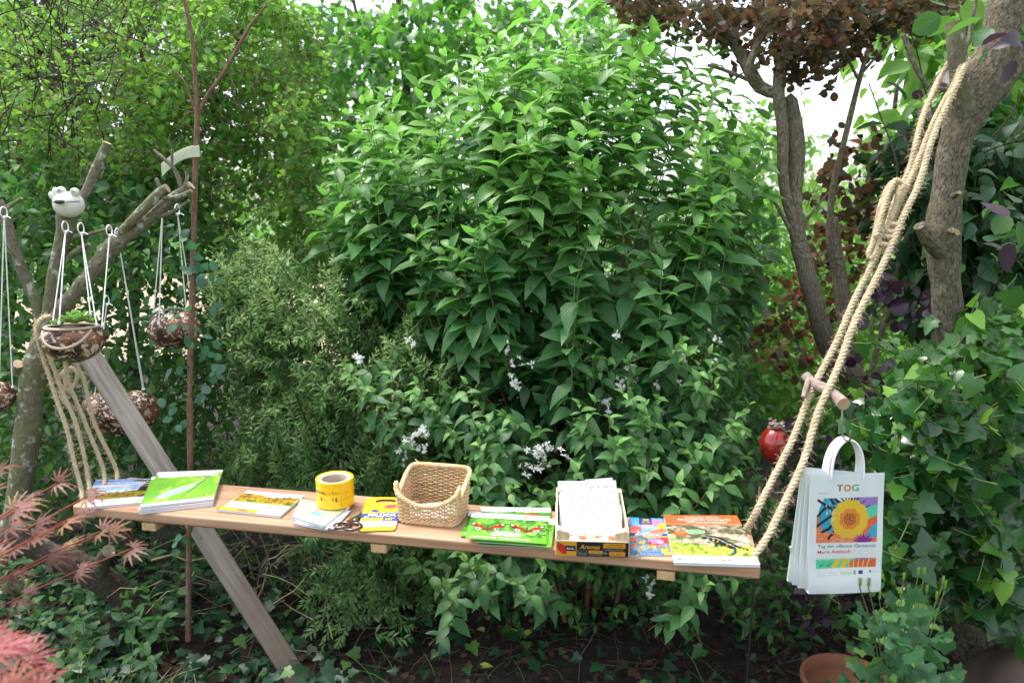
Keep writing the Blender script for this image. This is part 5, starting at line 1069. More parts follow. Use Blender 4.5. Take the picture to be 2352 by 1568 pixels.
def pot4(e):
    c = P(-6, 910, 2.3); s = 2.3 / F; mb = MB(); sphere(mb, c, (38 * s, 38 * s, 36 * s), 36, 24, lumpy(12, .02)); mb.build('body', M_POT, e)
    mb = MB(); rosette(mb, c + np.array([-6, 0, 34]) * s, .03, 20); mb.build('houseleek', M_SEDU, e)
potset('clay pot cut off by the left edge of the picture', [(P(10, 500, 2.26), [P(29, 888, 2.28), P(-2, 880, 2.28)])], P(-6, 910, 2.3), pot4)

# ---------------------------------------------------------------- grey beam
M_GREY = woodmat('weathered_beam', (.15, .12, .095), (.29, .26, .23), (.42, .39, .37), (0, 0, 1), 75, .07, .75)
t0, t1 = P(203, 812, 2.50), P(690, 1560, 2.33); t1 = PZ(693, 1575, 0.0); dv = nrmz(t1 - t0)
t_ = M_GREY.node_tree; prn = [n_ for n_ in t_.nodes if n_.type == 'BSDF_PRINCIPLED'][0]; src = prn.inputs['Base Color'].links[0].from_socket
tcn = t_.nodes.new('ShaderNodeTexCoord'); sxn = t_.nodes.new('ShaderNodeSeparateXYZ'); t_.links.new(tcn.outputs['Object'], sxn.inputs[0]); nzn = nd(t_, 'ShaderNodeTexNoise', i_Scale=6., i_Detail=4.); t_.links.new(tcn.outputs['Object'], nzn.inputs['Vector'])
wv = math_(t_, 'ADD', math_(t_, 'MULTIPLY', sxn.outputs[2], 1.6), math_(t_, 'ADD', nzn.outputs[0], -.35), True); t_.links.new(mixc(t_, math_(t_, 'MULTIPLY', wv, .85), src, (.15, .115, .08)), prn.inputs['Base Color'])   # damp brown lower half
e = empty('leaning_beam', t1, 'weathered grey squared timber leaning behind the plank from the ground to the pots', 'beam')
ex_ = nrmz(np.cross([0, -1, .0], dv)); Mx = np.stack([ex_, np.cross(dv, ex_), dv], 1)
mb = MB(); box(mb, [0, 0, 0], .070, .045, np.linalg.norm(t1 - t0) + .1, None, .003)
o = mb.build('timber', M_GREY, e, smooth=False, loc=None)
me = o.data; c = (t0 + t1) / 2 - np.array(e.location); 
vv = np.array([v_.co[:] for v_ in me.vertices]) + np.array(e.location); tw = rotz(R(-28))
me.vertices.foreach_set('co', vv.ravel()); me.update()
o.matrix_basis = Matrix([[*(Mx @ tw)[i], c[i]] for i in range(3)] + [[0, 0, 0, 1]])

# thorny cane with leaflets
rc = empty('rose_cane', [-1.0, 2.36, 0], 'tall thorny reddish rose cane forking at the top, tied with a plastic strip', 'rose')
M_CANE = barkmat('rose_cane_bark', (.10, .055, .04), (.21, .12, .085), (.30, .20, .15), 120, 40, .5)
mb = MB(); s1_ = limb(mb, [(432, 1470, 2.36, 14), (434, 1300, 2.36, 14), (437, 1080, 2.36, 14), (436, 900, 2.36, 14), (441, 700, 2.36, 14), (446, 500, 2.36, 13), (450, 350, 2.36, 12), (453, 262, 2.36, 12), (447, 160, 2.36, 10), (440, 80, 2.36, 9), (418, -20, 2.36, 7)], 8, .02, .04, 5); mb.build('cane', M_CANE, rc)
mb = MB(); s2_ = limb(mb, [(452, 268, 2.36, 10), (475, 222, 2.36, 9), (515, 165, 2.35, 8), (555, 95, 2.34, 8), (575, 60, 2.34, 7), (612, 12, 2.34, 4)], 8, .02, .04, 6); mb.build('cane', M_CANE, rc)
mb = MB(); s3_ = limb(mb, [(443, 240, 2.35, 5), (425, 190, 2.35, 4), (395, 160, 2.35, 3), (370, 150, 2.35, 2)], 6, .02, .04, 6); mb.build('cane', M_CANE, rc)
sp_ = np.concatenate([s1_, s2_]); i = rng.integers(0, len(sp_), 1500); b = sp_[i, :3] + rng.normal(0, .006, (1500, 3)) * [0, 0, 1]; d = rng.normal(0, 1, (1500, 3)) * [1, 1, .25]; d = nrmz(d)
thin_tubes('thorns', rc, M_CANE, np.stack([b, b + d * (sp_[i, 3:4] + .004)], 1), np.full(1500, .0009), np.full(1500, .0002), 3)
sp = []; 
for a, b, k in ((415, 500, 2), (400, 560, 3), (470, 590, 5), (480, 625, 5), (455, 640, 4), (430, 610, 4), (420, 740, 6), (410, 770, 5), (480, 770, 4), (490, 810, 6), (500, 840, 4), (470, 900, 4), (410, 860, 3), (400, 920, 4), (415, 965, 3), (480, 700, 3), (425, 1230, 5), (410, 1250, 4), (425, 530, 3), (500, 860, 3)):
    for j in range(k): sp.append(P(a + rng.normal(0, 14), b + rng.normal(0, 12), 2.33 + rng.normal(0, .025)))
sp = np.array(sp); n = len(sp); d = nrmz(rng.normal(0, 1, (n, 3)) + [.3, -.2, -.4])
leafset(rc, M_ROSE, [T_strip([0, .15, .5, .85, 1], [0, .25, .36, .22, 0], .15, .1)], sp, d, nrmz(UP * .6 + [0, -.8, 0] + rng.normal(0, .4, (n, 3))), rng.uniform(.028, .042, n), rng.random(n), np.zeros(n), nparts=n, tkey='rose')
# strip
M_STRIP = plain('clouded_plastic', (.62, .64, .52), .35, trans=.35, var=.12)
e = empty('plastic_strip', P(410, 365, 2.33), 'clouded plastic strip looped round the rose cane and a sawn twig', 'tie')
for yy, z_ in ((2.34, 0), (2.38, -2)):
    mb = MB(); k = 16; t = np.linspace(0, 1, k); tp = [P(370 + 87 * x, 378 - 44 * x - 10 * math.sin(x * 3.1) + z_, yy - .01 * math.sin(x * 3)) for x in t]; hh = [26 - 4 * math.sin(x * 3) for x in t]
    bt = [q_ - UP * h * 2.33 / F for q_, h in zip(tp, hh)]; v = np.array(tp + bt + [q_ + [0, .0012, 0] for q_ in tp] + [q_ + [0, .0012, 0] for q_ in bt])
    f = [[i, i + 1, k + i + 1, k + i] for i in range(k - 1)] + [[2 * k + i + 1, 2 * k + i, 3 * k + i, 3 * k + i + 1] for i in range(k - 1)]; mb.add(v, f); mb.build('band', M_STRIP, e)
# ================================================================ things on the plank
# 1 blue leaflets
def scenery(nx=90, ny=90):
    r = Ras(nx, ny, 'ffffff'); r.grad(0, .52, 1, 1, 'cfe4f6', '1b62c4'); r.blotch(0, .5, 1, .72, ['f4fbff', 'bcdcf4', '6fb0e6'], (3, 4), 3)
    r.poly([(0, .22), (1, .22), (1, .56), (.7, .5), (.4, .42), (.1, .46), (0, .5)], '5f7a1e'); m = inpoly(r.U.ravel(), r.V.ravel(), [(0, .22), (1, .22), (1, .56), (.7, .5), (.4, .42), (.1, .46), (0, .5)]).reshape(r.U.shape)
    r.blotch(0, .2, 1, .5, ['1c2410', '50651a', '8c8a22', 'a8772a', '2d3a14'], (8, 14), 5, m); r.rect(0, 0, 1, .2, 'f6f7fb'); return r
r = scenery().grain(0, .2, 1, .56, .8, 4); r.poly([(.62, .45), (1, .3), (1, 1), (.55, 1), (.5, .88), (.7, .8)], '15171d'); r.line([(0, .66), (.3, .62), (.7, .63), (1, .68)], .014, 'ef6a4a'); r.rect(.35, .06, .6, .12, 'efd9b8')
r.line([(.0, .97), (1, .93)], .012, 'dfe9f6')
r.text('Biosphärenpark', .18, .80, .07, 'ffffff', .56).text('Wienerwald', .42, .70, .07, 'ffffff', .40).text('www', .3, .08, .04, '8090a8')
c4 = [(190, 1168), (372, 1150), (392, 1096), (221, 1101)]
booklet('leaflet_stack', 'blue covered landscape leaflets at the left end of the plank, half under the green book', 'leaflets', c4, ZB, .0045, r, bend=.006, curl=.004)
# 2 green books
def lace():
    r = Ras(110, 110, '8fcb3a'); r.blotch(0, 0, 1, 1, ['a9d84e', '86c437', '74ba3c', 'b4dd5c', '8ccc40'], (2, 3), 8); r.rect(0, .90, 1, 1, 'fbfcfd'); r.rect(.05, .80, .93, .895, 'fdfdfd'); r.rect(0, 0, 1, .07, 'e9e9f2')
    r.line([(.48, .07), (.66, .38), (.84, .78)], .012, '3f8f4a'); r.ell(.42, .34, .30, .085, 'bfeec4', 33, 1.); r.ell(.40, .32, .26, .062, '9fe3b4', 33); r.line([(.22, .20), (.45, .42), (.72, .62)], .008, 'e8fbe6'); r.line([(.25, .17), (.5, .34), (.72, .6)], .006, 'd8f5cf')
    r.line([(.5, .45), (.72, .62), (.8, .68)], .014, 'cdb98a'); r.line([(.78, .66), (.7, .78)], .005, 'e6eccf'); r.line([(.8, .67), (.86, .79)], .005, 'e6eccf'); r.ell(.78, .665, .02, .02, 'b06a4a')
    r.ell(.83, .15, .012, .014, 'e0452a'); r.ell(.855, .15, .012, .014, '2c3f8c'); r.ell(.88, .15, .012, .014, 'e9a62a'); return r.text('DIE UMWELT', .90, .15, .018, '3b4a30', .08).text('BERATUNG', .90, .12, .018, '3b4a30', .07)
e, _ = booklet('green_book', 'lower of the two thick green lacewing books, its white edge showing', 'book', [(318, 1171), (489, 1152), (505, 1094), (349, 1094)], ZB, .014, lace())
booklet('green_book', 'upper green book with a lacewing on the cover and a white title band', 'book', [(320.5, 1164), (490, 1145), (512.4, 1078.4), (363, 1084)], ZB + .0150, .006, lace(), bend=.003)
# 3 landscape book
r = Ras(110, 90, 'fbfbfb'); r.grad(0, .72, 1, 1, 'dfeaf6', 'b4d0ea'); r.rect(.06, .8, .5, .9, 'eef3fa'); m = inpoly(r.U.ravel(), r.V.ravel(), [(.04, .44), (1, .44), (1, .86), (.75, .8), (.55, .74), (.3, .86), (.04, .84)]).reshape(r.U.shape)
r.blotch(0, .4, 1, .9, ['274012', '6f7f1c', 'b59a20', '8a5a24', 'c7a63a', '3c5618'], (7, 10), 21, m); r.grain(.04, .42, 1, .86, 1., 5); r.rect(.04, .42, 1, .48, '8cbf3c'); r.rect(0, .14, 1, .42, 'fbfbfb'); r.rect(.03, .0, .62, .14, 'dfd232'); r.blotch(.03, 0, .62, .1, ['8cbf3c', 'c8d43a', 'e8dc40'], (3, 5), 2); r.rect(.3, .03, .46, .1, 'ee5a5e'); r.rect(.62, 0, 1, .16, 'fbfbfb'); r.rect(.88, .04, .94, .08, '3452a8')
r.rect(0, 0, .035, 1, 'f4822a'); r.text('Wald', .1, .88, .05, 'e05a30', .16).text('ii', .66, .08, .03, '7a8aa8')
booklet('landscape_book', 'flat book with autumn trees on the cover and an orange spine', 'book', [(496.5, 1168), (643.6, 1183.4), (698.9, 1137.6), (563.6, 1124.7)], ZB, .009, r)
# 5 leaflet pile
r = Ras(80, 90, 'f4f6ec'); r.blotch(0, .3, 1, 1, ['d8e6a8', 'eef2cf', 'c4dc8c', 'f6f0c4', 'e9e0a0'], (3, 3), 31); r.rect(0, 0, 1, .18, 'f7f8fb'); r.line([(0, .30), (.5, .23), (1, .22)], .035, 'f2a49a'); r.ell(.55, .48, .2, .10, '7cc4c0'); r.ell(.3, .5, .09, .07, 'f0c8a0'); r.ell(.75, .52, .1, .07, 'f0d890'); r.ell(.5, .62, .07, .06, 'e89a8a'); r.rect(.75, .05, .9, .09, '5a68b0')
r.text('Garten', .3, .27, .04, 'd86a6a', .4)
for i, (c4, lb) in enumerate((([(672, 1203), (752, 1216), (800, 1176), (700, 1160)], 'undermost pale folded leaflet in the fan beneath the tape roll'), ([(680, 1199), (766, 1214), (806, 1172), (712, 1158)], 'middle white leaflet in the fan beneath the tape roll, sticking out towards the scissors'))):
    rr = Ras(40, 40, 'f3f3f8'); rr.blotch(.05, .05, .5, .5, ['d9c6c4', 'e9e9f0', 'c9d0dc'], (5, 5), i); rr.rect(.8, .05, .84, .12, '404a80'); rr.rect(.9, .05, .93, .12, '404a80')
    booklet('leaflet', lb, 'leaflet', c4, ZB + .0032 * i, .003, rr, M_MATT, curl=.004, pages='pages')
booklet('leaflet', 'topmost pastel leaflet with a painted garden scene under the tape roll', 'leaflet', [(669, 1191), (741.8, 1210), (797, 1165), (691, 1145)], ZB + .0068, .004, r, M_MATT, curl=.008)
# 4 tape roll
zt = ZB + .0125; cc = PZ(771, 1155, zt); rr_ = 42.5 * (1.6 - zt) / (F * SP + (1155 - 784) * CP); Ht = .074
e = empty('tape_roll', cc, 'fat roll of bright yellow printed barrier tape standing on the leaflets', 'tape roll')
ras = Ras(220, 40, 'f7c410'); ras.blotch(0, 0, 1, 1, ['f9ca14', 'f3bd0c', 'f8c81a'], (3, 10), 2)
for k in range(9): ras.rect(.565, .12 + k * .09, .570, .155 + k * .09, '1a1a14')
for uu in (.485, .49 + .045, ): ras.rect(uu, .25, uu + .0025, .8, '6a5a10')
ras.rect(.485, .24, .5375, .255, '6a5a10'); ras.rect(.485, .8, .5375, .815, '6a5a10')
ras.ell(.525, .38, .009, .09, '2a2614'); ras.rect(.508, .45, .511, .78, '6a5a10')
for k in range(4): ras.rect(.492 , .32 + k * .045, .504, .34 + k * .045, '3a3414')
ras.text('BLÜHENDEN', .262, .58, .11, '2a2a20', .17, .012).text('STÄTTEN NATUR', .435, .56, .10, 'c9a010', .21).text('&', .383, .33, .16, '2a2a20', .02, .01).text('Bienen - Kräuter - Wildblumen', .405, .33, .09, 'd0a612', .24).text('JA!', .49, .62, .1, '2a2a20', .016).text('NATUR', .515, .62, .05, '2a2a20', .018)
def cyl(u, v):
    a = R(-90) + (np.asarray(u) - .48) * 2 * math.pi; return np.stack([cc[0] + rr_ * np.cos(a), cc[1] + rr_ * np.sin(a), cc[2] + np.asarray(v) * Ht + .0015], 1)
sheetprint(e, ras, cyl, (2 * math.pi * rr_, Ht), printmat('tape_film', .3, .3), 'tape', eps=.0003, ink=.92)
mb = MB(); a = np.linspace(0, 2 * math.pi, 65); rs_ = np.concatenate([[rr_ * .999], np.linspace(rr_ * .985, rr_ * .90, 3)]); V_ = []
for k, (rad, z) in enumerate(((rr_, Ht + .0015), (rr_ - .001, Ht + .003), (rr_ * .93, Ht + .0025), (rr_ * .89, Ht + .0005))): V_.append(np.stack([cc[0] + rad * np.cos(a), cc[1] + rad * np.sin(a), np.full(65, cc[2] + z)], 1))
V_ = np.concatenate(V_); mb.add(V_, [[k * 65 + i, k * 65 + i + 1, (k + 1) * 65 + i + 1, (k + 1) * 65 + i] for k in range(3) for i in range(64)]); mb.build('tape_edge', plain('tape_yellow', (.90, .55, .015), .4, var=.08), e)
M_CARD = plain('cardboard_core', (.46, .37, .29), .85, var=.15, scale=60, bump=.2)
mb = MB(); V_ = [np.stack([cc[0] + rad * np.cos(a), cc[1] + rad * np.sin(a), np.full(65, cc[2] + z)], 1) for rad, z in ((rr_ * .892, Ht - .002), (rr_ * .885, Ht + .0005), (rr_ * .68, Ht), (rr_ * .665, Ht - .003), (rr_ * .66, .001))]
V_ = np.concatenate(V_); mb.add(V_, [[k * 65 + i, k * 65 + i + 1, (k + 1) * 65 + i + 1, (k + 1) * 65 + i] for k in range(4) for i in range(64)]); mb.build('core', M_CARD, e)
# 6 scissors
e = empty('scissors', PZ(800, 1206, ZB), 'scissors with dark brown oval handles lying between tape roll and door hanger', 'scissors')
M_TORT = plain('brown_plastic', (.035, .014, .010), .18, var=.4, coat=.6, scale=60); M_STEEL = plain('steel', (.35, .36, .37), .3, metal=1.)
for (cx, cy), (rx, ry), an in (((786, 1206), (.021, .012), 10), ((812, 1209), (.021, .015), 40)):
    c0 = PZ(cx, cy, ZB + .006); mb = MB(); t = np.linspace(0, 2 * math.pi, 33); M2 = rotz(R(an)); tube(mb, [c0 + M2 @ np.array([math.cos(x) * rx, math.sin(x) * ry * 1.4, 0]) for x in t], .0042, 8, False); mb.build('handle', M_TORT, e)
for a_, b_ in (((796, 1200), (832, 1181)), ((812, 1197), (834, 1178))):
    p0, p1 = PZ(*a_, ZB + .006), PZ(*b_, ZB + .004); p2 = p1 + (p1 - p0) * .9; mb = MB(); d_ = nrmz(p2 - p0); sd_ = np.cross(UP, d_)
    mb.add([p0 - sd_ * .007, p0 + sd_ * .007, p1 + sd_ * .007, p2, p1 - sd_ * .005] + [q_ + UP * .002 for q_ in (p0 - sd_ * .007, p0 + sd_ * .007, p1 + sd_ * .007, p2, p1 - sd_ * .005)], [[4, 3, 2, 1, 0], [5, 6, 7, 8, 9]] + [[i, (i + 1) % 5, 5 + (i + 1) % 5, 5 + i] for i in range(5)]); mb.build('blade', M_STEEL if a_[0] == 812 else M_TORT, e, smooth=False)
mb = MB(); sphere(mb, PZ(815, 1192, ZB + .008), (.004, .004, .002), 12, 6); mb.build('screw', M_STEEL, e)
# 7 door hanger
q = quad([(822.7, 1219), (908, 1217), (927, 1141), (841, 1141)], ZB + .004); sf = qsurf(q, .006); w_, h_ = np.linalg.norm(q[1] - q[0]), np.linalg.norm(q[3] - q[0]); c = sum(q) / 4
e = empty('door_hanger', c, 'yellow cardboard door hanger with an oval hole and a hand picking a red apple', 'sign')
r = Ras(110, 190, 'f2c313'); r.blotch(0, 0, 1, 1, ['f4c71a', 'efbd10'], (2, 2), 3); r.rect(0, .10, 1, .25, 'f6f8fb'); r.rect(0, .235, .62, .335, 'f0c020'); r.rect(0, .325, 1, .45, '2b4a9a'); r.rect(.60, .22, 1, .34, '2b4a9a'); r.rect(0, .095, 1, .105, '2b4a9a')
r.poly([(.22, .5), (.42, .47), (.47, .53), (.28, .57)], '2b4a9a'); r.line([(.45, .52), (.75, .52), (.95, .6), (.93, .66)], .012, 'd9a80c', .6); r.ell(.72, .64, .16, .062, 'e34a58'); r.ell(.82, .66, .09, .04, 'e34a58'); r.line([(.76, .68), (.84, .71), (.95, .71)], .008, '4a4030', .6); r.ell(.4, .17, .05, .015, 'e8c840')
r.text('„PFLÜCK', .08, .352, .07, 'ffffff', .87, .03).text('MI“', .66, .245, .065, 'f4c71a', .27, .03).text('www.natur', .22, .28, .03, 'd8b050', .3)
# shape: rounded top with a hole, rounded foot
hole = ((r.U - .56) / .27) ** 2 + ((r.V - .845) / .065) ** 2 < 1; hole |= (((r.U - .56) / .27) ** 2 < 1) & (r.V < .845) & (r.V > .80) & (((r.U - .56) / .27) ** 2 < .9)
out_ = (r.V > .87) & (((np.abs(r.U - .5) - .22) / .28) ** 2 * (np.abs(r.U - .5) > .22) + ((r.V - .87) / .13) ** 2 > 1)
out_ |= (r.V < .05) & (((np.abs(r.U - .5) - .4) / .1) ** 2 * (np.abs(r.U - .5) > .4) + ((.05 - r.V) / .05) ** 2 > 1)
for nm, dz in (('card', 0), ('card_back', -.0022)):
    mb = MB(); pts = sf(r.U.ravel(), r.V.ravel()) + UP * dz; bad = (hole | out_)
    f = [[j * r.nx + i, j * r.nx + i + 1, (j + 1) * r.nx + i + 1, (j + 1) * r.nx + i] for j in range(r.ny - 1) for i in range(r.nx - 1) if not (bad[j, i] or bad[j, i + 1] or bad[j + 1, i] or bad[j + 1, i + 1])]
    mb.add(pts, f, None, r.c.reshape(-1, 3) * INK); mb.build(nm, M_MATT, e)
r2 = Ras(2, 2); r2.t = r.t
mb = MB()
for txt, u, v, h, col, ww_, bold, shear in r.t:
    tv, tf_ = text_geo(txt, bold, shear); U = u + tv[:, 0] * ww_ / tv[:, 0].max(); V = v + tv[:, 1] * h / .72; mb.add(sf(U, V) + UP * .0005, tf_, None, hx(col) * INK)
mb.build('lettering', M_MATT, e)

# 8 wicker basket
M_WICK = barkmat('wicker', (.44, .28, .145), (.66, .46, .26), (.79, .61, .40), 300, 60, .25, dist=.001)
fl_, fr_ = PZ(913, 1200, ZB), PZ(1046, 1213, ZB); bx = nrmz(fr_ - fl_); by = np.cross(UP, bx); W0 = np.linalg.norm(fr_ - fl_); D0 = .125
cb0 = (fl_ + fr_) / 2 + by * D0 / 2
bk = empty('wicker_basket', cb0, 'pale wicker basket with a dipped front rim and a few cards inside', 'basket')
W1, D1 = W0 * 1.11, D0 * 1.16
def rimh(u):           # u: 0..1 round the basket, 0 = front centre
    x, y = ring(u)[0]; return .070 + .048 * np.clip((y + .35), 0, 1) ** .8 + .030 * np.clip(np.abs(x) * 2, 0, 1) ** 2 * (y < 0)
def ring(u):           # unit rounded rectangle, x, y in -.5 .. .5
    a = 2 * math.pi * np.asarray(u) - math.pi / 2; c_, s_ = np.cos(a), np.sin(a); k = (np.abs(c_) ** 7 + np.abs(s_) ** 7) ** (-1 / 7); return np.stack([c_ * k * .5, s_ * k * .5], -1).reshape(-1, 2)
def bpt(u, h, off=0.):
    xy = ring(u); f = np.asarray(h).reshape(-1, 1) / .12; w__ = W0 + (W1 - W0) * f; d__ = D0 + (D1 - D0) * f
    nrm_ = nrmz(xy); o = np.asarray(off).reshape(-1, 1)
    return cb0 + (xy[:, :1] * w__ + nrm_[:, :1] * o) * bx + (xy[:, 1:] * d__ + nrm_[:, 1:] * o) * by + UP * np.asarray(h).reshape(-1, 1)
us = np.linspace(0, 1, 400, endpoint=False); rg = bpt(us, np.full(400, .05)); Lr = np.concatenate([[0], np.cumsum(np.linalg.norm(np.diff(np.vstack([rg, rg[:1]]), axis=0), axis=1))]); NST = 37
ust = np.interp((np.arange(NST) + .5) / NST * Lr[-1], Lr, np.append(us, 1)); RH = lambda u: float(np.interp(u % 1, np.linspace(0, 1, 201), RHT))
RHT = np.array([float(np.ravel(.050 + .070 * np.clip((ring(np.array([u]))[0, 1] + .42), 0, 1) ** .7 + .040 * np.clip(abs(ring(np.array([u]))[0, 0]) * 2, 0, 1) ** 2.2 * (ring(np.array([u]))[0, 1] < -.3))[0]) for u in np.linspace(0, 1, 201)])
for u in ust:
    h = np.linspace(.002, RH(u) + .002, 6); mb = MB(); tube(mb, bpt(np.full(6, u), h), .0019, 5); mb.build('stake', M_WICK, bk)
step = .0050; row = 0; z = .012
while z < .128:
    off0 = (row % 2); uu = np.linspace(0, 1, NST * 6 + 1); Lu = np.interp(uu * Lr[-1], Lr, np.append(us, 1)); ph = uu * NST * math.pi - (.5) * math.pi * 0
    offs = .0030 * np.sin(uu * NST * math.pi + off0 * math.pi); keep = np.array([z + .002 < RH(x) for x in Lu]); 
    hh = z + .0006 * np.sin(uu * 37 + row) + rng.normal(0, .00025, len(uu)); pts = bpt(Lu, hh, offs)
    # runs
    i = 0; n_ = len(Lu)
    if keep.all(): runs = [(0, n_)]
    else:
        runs = []; j = None
        for i in range(n_):
            if keep[i] and j is None: j = i
            if (not keep[i] or i == n_ - 1) and j is not None:
                if i - j > 4: runs.append((j, i))
                j = None
    for a0, a1 in runs:
        mb = MB(); tube(mb, pts[a0:a1], rng.uniform(.0019, .0024), 5); mb.build('weaver', M_WICK, bk)
    z += step * rng.uniform(.92, 1.08); row += 1
for k in range(5):
    uu = np.linspace(0, 1, 260); a = uu * 2 * math.pi * 13 + k * 2 * math.pi / 5; h = np.array([RH(x) for x in uu]) + .004 + np.sin(a) * .0038; mb = MB(); tube(mb, bpt(uu, h, np.cos(a) * .0042), .0026, 6, False); mb.build('rim_braid', M_WICK, bk)
for k in range(3):
    uu = np.linspace(0, 1, 200); a = uu * 2 * math.pi * 16 + k * 2.09; mb = MB(); tube(mb, bpt(uu, .006 + np.sin(a) * .0032, .001 + np.cos(a) * .003), .0023, 6, False); mb.build('foot_braid', M_WICK, bk)
for k in range(14):
    x = (k + .5) / 14 - .5; p0 = cb0 + bx * x * W0 * .96 - by * D0 * .48 + UP * .005; p1 = p0 + by * D0 * .96; mb = MB(); tube(mb, smooth_path([p0, p1], .02), .0022, 5); mb.build('base_rod', M_WICK, bk)
mb = MB(); tube(mb, [bpt(np.array([.60]), [.122])[0], bpt(np.array([.58]), [.131], [.002])[0] + bx * -.028], .0017, 5); mb.build('loose_end', M_WICK, bk)
for i, (x, y, an) in enumerate(((-.02, -.02, 8), (.015, -.035, -12), (.03, -.015, 5))):
    r = Ras(24, 24, 'f7f9f6'); r.rect(.0, .35, 1, .65, 'a6dc5a' if i != 1 else 'f7f9f6'); M2 = rotz(R(an)); ctr = cb0 + bx * x + by * y + UP * (.012 + i * .003)
    def sf2(u, v, ctr=ctr, M2=M2): return ctr + (np.stack([(np.asarray(u) - .5) * .075, (np.asarray(v) - .3) * .03, np.asarray(v) * .022], 1)) @ M2.T
    ec = empty('card', ctr, ['green striped card at the left inside the basket', 'plain white card at the front inside the basket', 'green striped card at the right inside the basket'][i], 'card'); sheetprint(ec, r, sf2, (.075, .05), M_MATT, 'card_face')

# 9 butterfly brochures
def vhs(kind=0):
    r = Ras(150, 110, 'f7f8fb'); r.blotch(0, .1, 1, .80, ['2f7024', '4d9334', '78b046', '3c8230', '9ac458'], (3, 4), 50 + kind)
    if kind == 0:
        for cx, cy, s, fl in ((.25, .43, 1, 1), (.75, .44, 1, 1)):
            for sg in (-1, 1):
                r.poly([(cx, cy - .08), (cx + sg * .06, cy + .04), (cx + sg * .14, cy + .14), (cx + sg * .22, cy + .17), (cx + sg * .22, cy + .08), (cx + sg * .15, cy + .0)], '1f1a14'); r.poly([(cx + sg * .01, cy - .08), (cx + sg * .06, cy + .03), (cx + sg * .14, cy + .12), (cx + sg * .20, cy + .15), (cx + sg * .20, cy + .09), (cx + sg * .14, cy + .01)], 'd8231c')
                r.ell(cx + sg * .19, cy + .12, .022, .028, 'e6d6d0'); r.ell(cx + sg * .12, cy - .05, .032, .045, 'e8e2dc'); r.ell(cx + sg * .12, cy - .05, .02, .028, '3b4468'); r.ell(cx + sg * .12, cy + .11, .015, .02, 'f0d050')
                r.poly([(cx, cy - .12), (cx + sg * .05, cy + .02), (cx + sg * .08, cy - .1)], '7a3a22')
            r.line([(cx, cy - .12), (cx, cy + .08)], .012, '5a3a22')
        r.blotch(.25, .13, .68, .42, ['ffffff', 'f2ecec', 'd8c8d0', 'b8c0a0', 'ffffff'], (9, 10), 3, ((r.U - .5) / .22) ** 2 + ((r.V - .2) / .14) ** 2 + .5 * (vnoise(110, 150, (8, 10), 4) - .5) < .85)
    if kind == 1: r.ell(.7, .68, .14, .05, 'd8503a'); r.ell(.3, .62, .25, .08, 'd8e4ec'); r.rect(0, .78, .4, .86, 'e4ecf6')
    r.grain(0, .16, 1, .8, .7, kind); r.rect(0, .80, 1, 1, 'f7f8fb'); r.rect(0, 0, 1, .16, '6ecb2c'); r.rect(.0, 0, .0, .0, '6ecb2c')
    r.poly([(.045, .95), (.065, .88), (.09, .95), (.068, .915)], 'e03c2c'); r.poly([(.065, .86), (.085, .86), (.11, .95)], 'c83030'); r.rect(.70, .87, .77, .93, '15161a'); r.ell(.72, .90, .012, .025, 'e06a28', 20); r.ell(.745, .90, .012, .025, 'e9c42a', 20)
    r.text('VHS', .115, .89, .055, '6a7688', .085, .01).text('DIE UMWELT', .78, .905, .03, '3a4430', .15, .008).text('BERATUNG', .78, .865, .03, '3a4430', .13, .008).text('SCHMETTERLINGE · ZAUBER DER NATUR', .04, .05, .055, 'f4fbe8', .76, .018)
    return r
stk = [([(1100, 1250), (1265, 1258), (1280, 1192), (1095, 1180)], 1, 'lowest brochure of the butterfly pile, edges showing at front and right', .0025),
       ([(1056, 1229), (1240, 1246), (1262, 1190), (1078, 1172.6)], 1, 'green brochure slid out to the left of the butterfly pile', .0022),
       ([(1115, 1215), (1266, 1226), (1264, 1165.5), (1103, 1163.7)], 1, 'brochure at the back of the butterfly pile with a white header', .0022),
       ([(1092, 1243), (1266, 1256), (1276, 1193), (1110, 1180)], 2, 'brochure turned to the right within the butterfly pile', .0022),
       ([(1078, 1236), (1257, 1248), (1262, 1186), (1093, 1176)], 2, 'brochure second from the top of the butterfly pile', .002)]
z = ZB
for c4, k, lb, th in stk: booklet('brochure', lb, 'brochure', c4, z, th, vhs(k), bend=.0012); z += th + .0016
booklet('brochure', 'topmost brochure with two red peacock butterflies and a green title bar', 'brochure', [(1068.6, 1235), (1254, 1248), (1257.9, 1185.5), (1083.8, 1176)], z, .002, vhs(0), bend=.002)

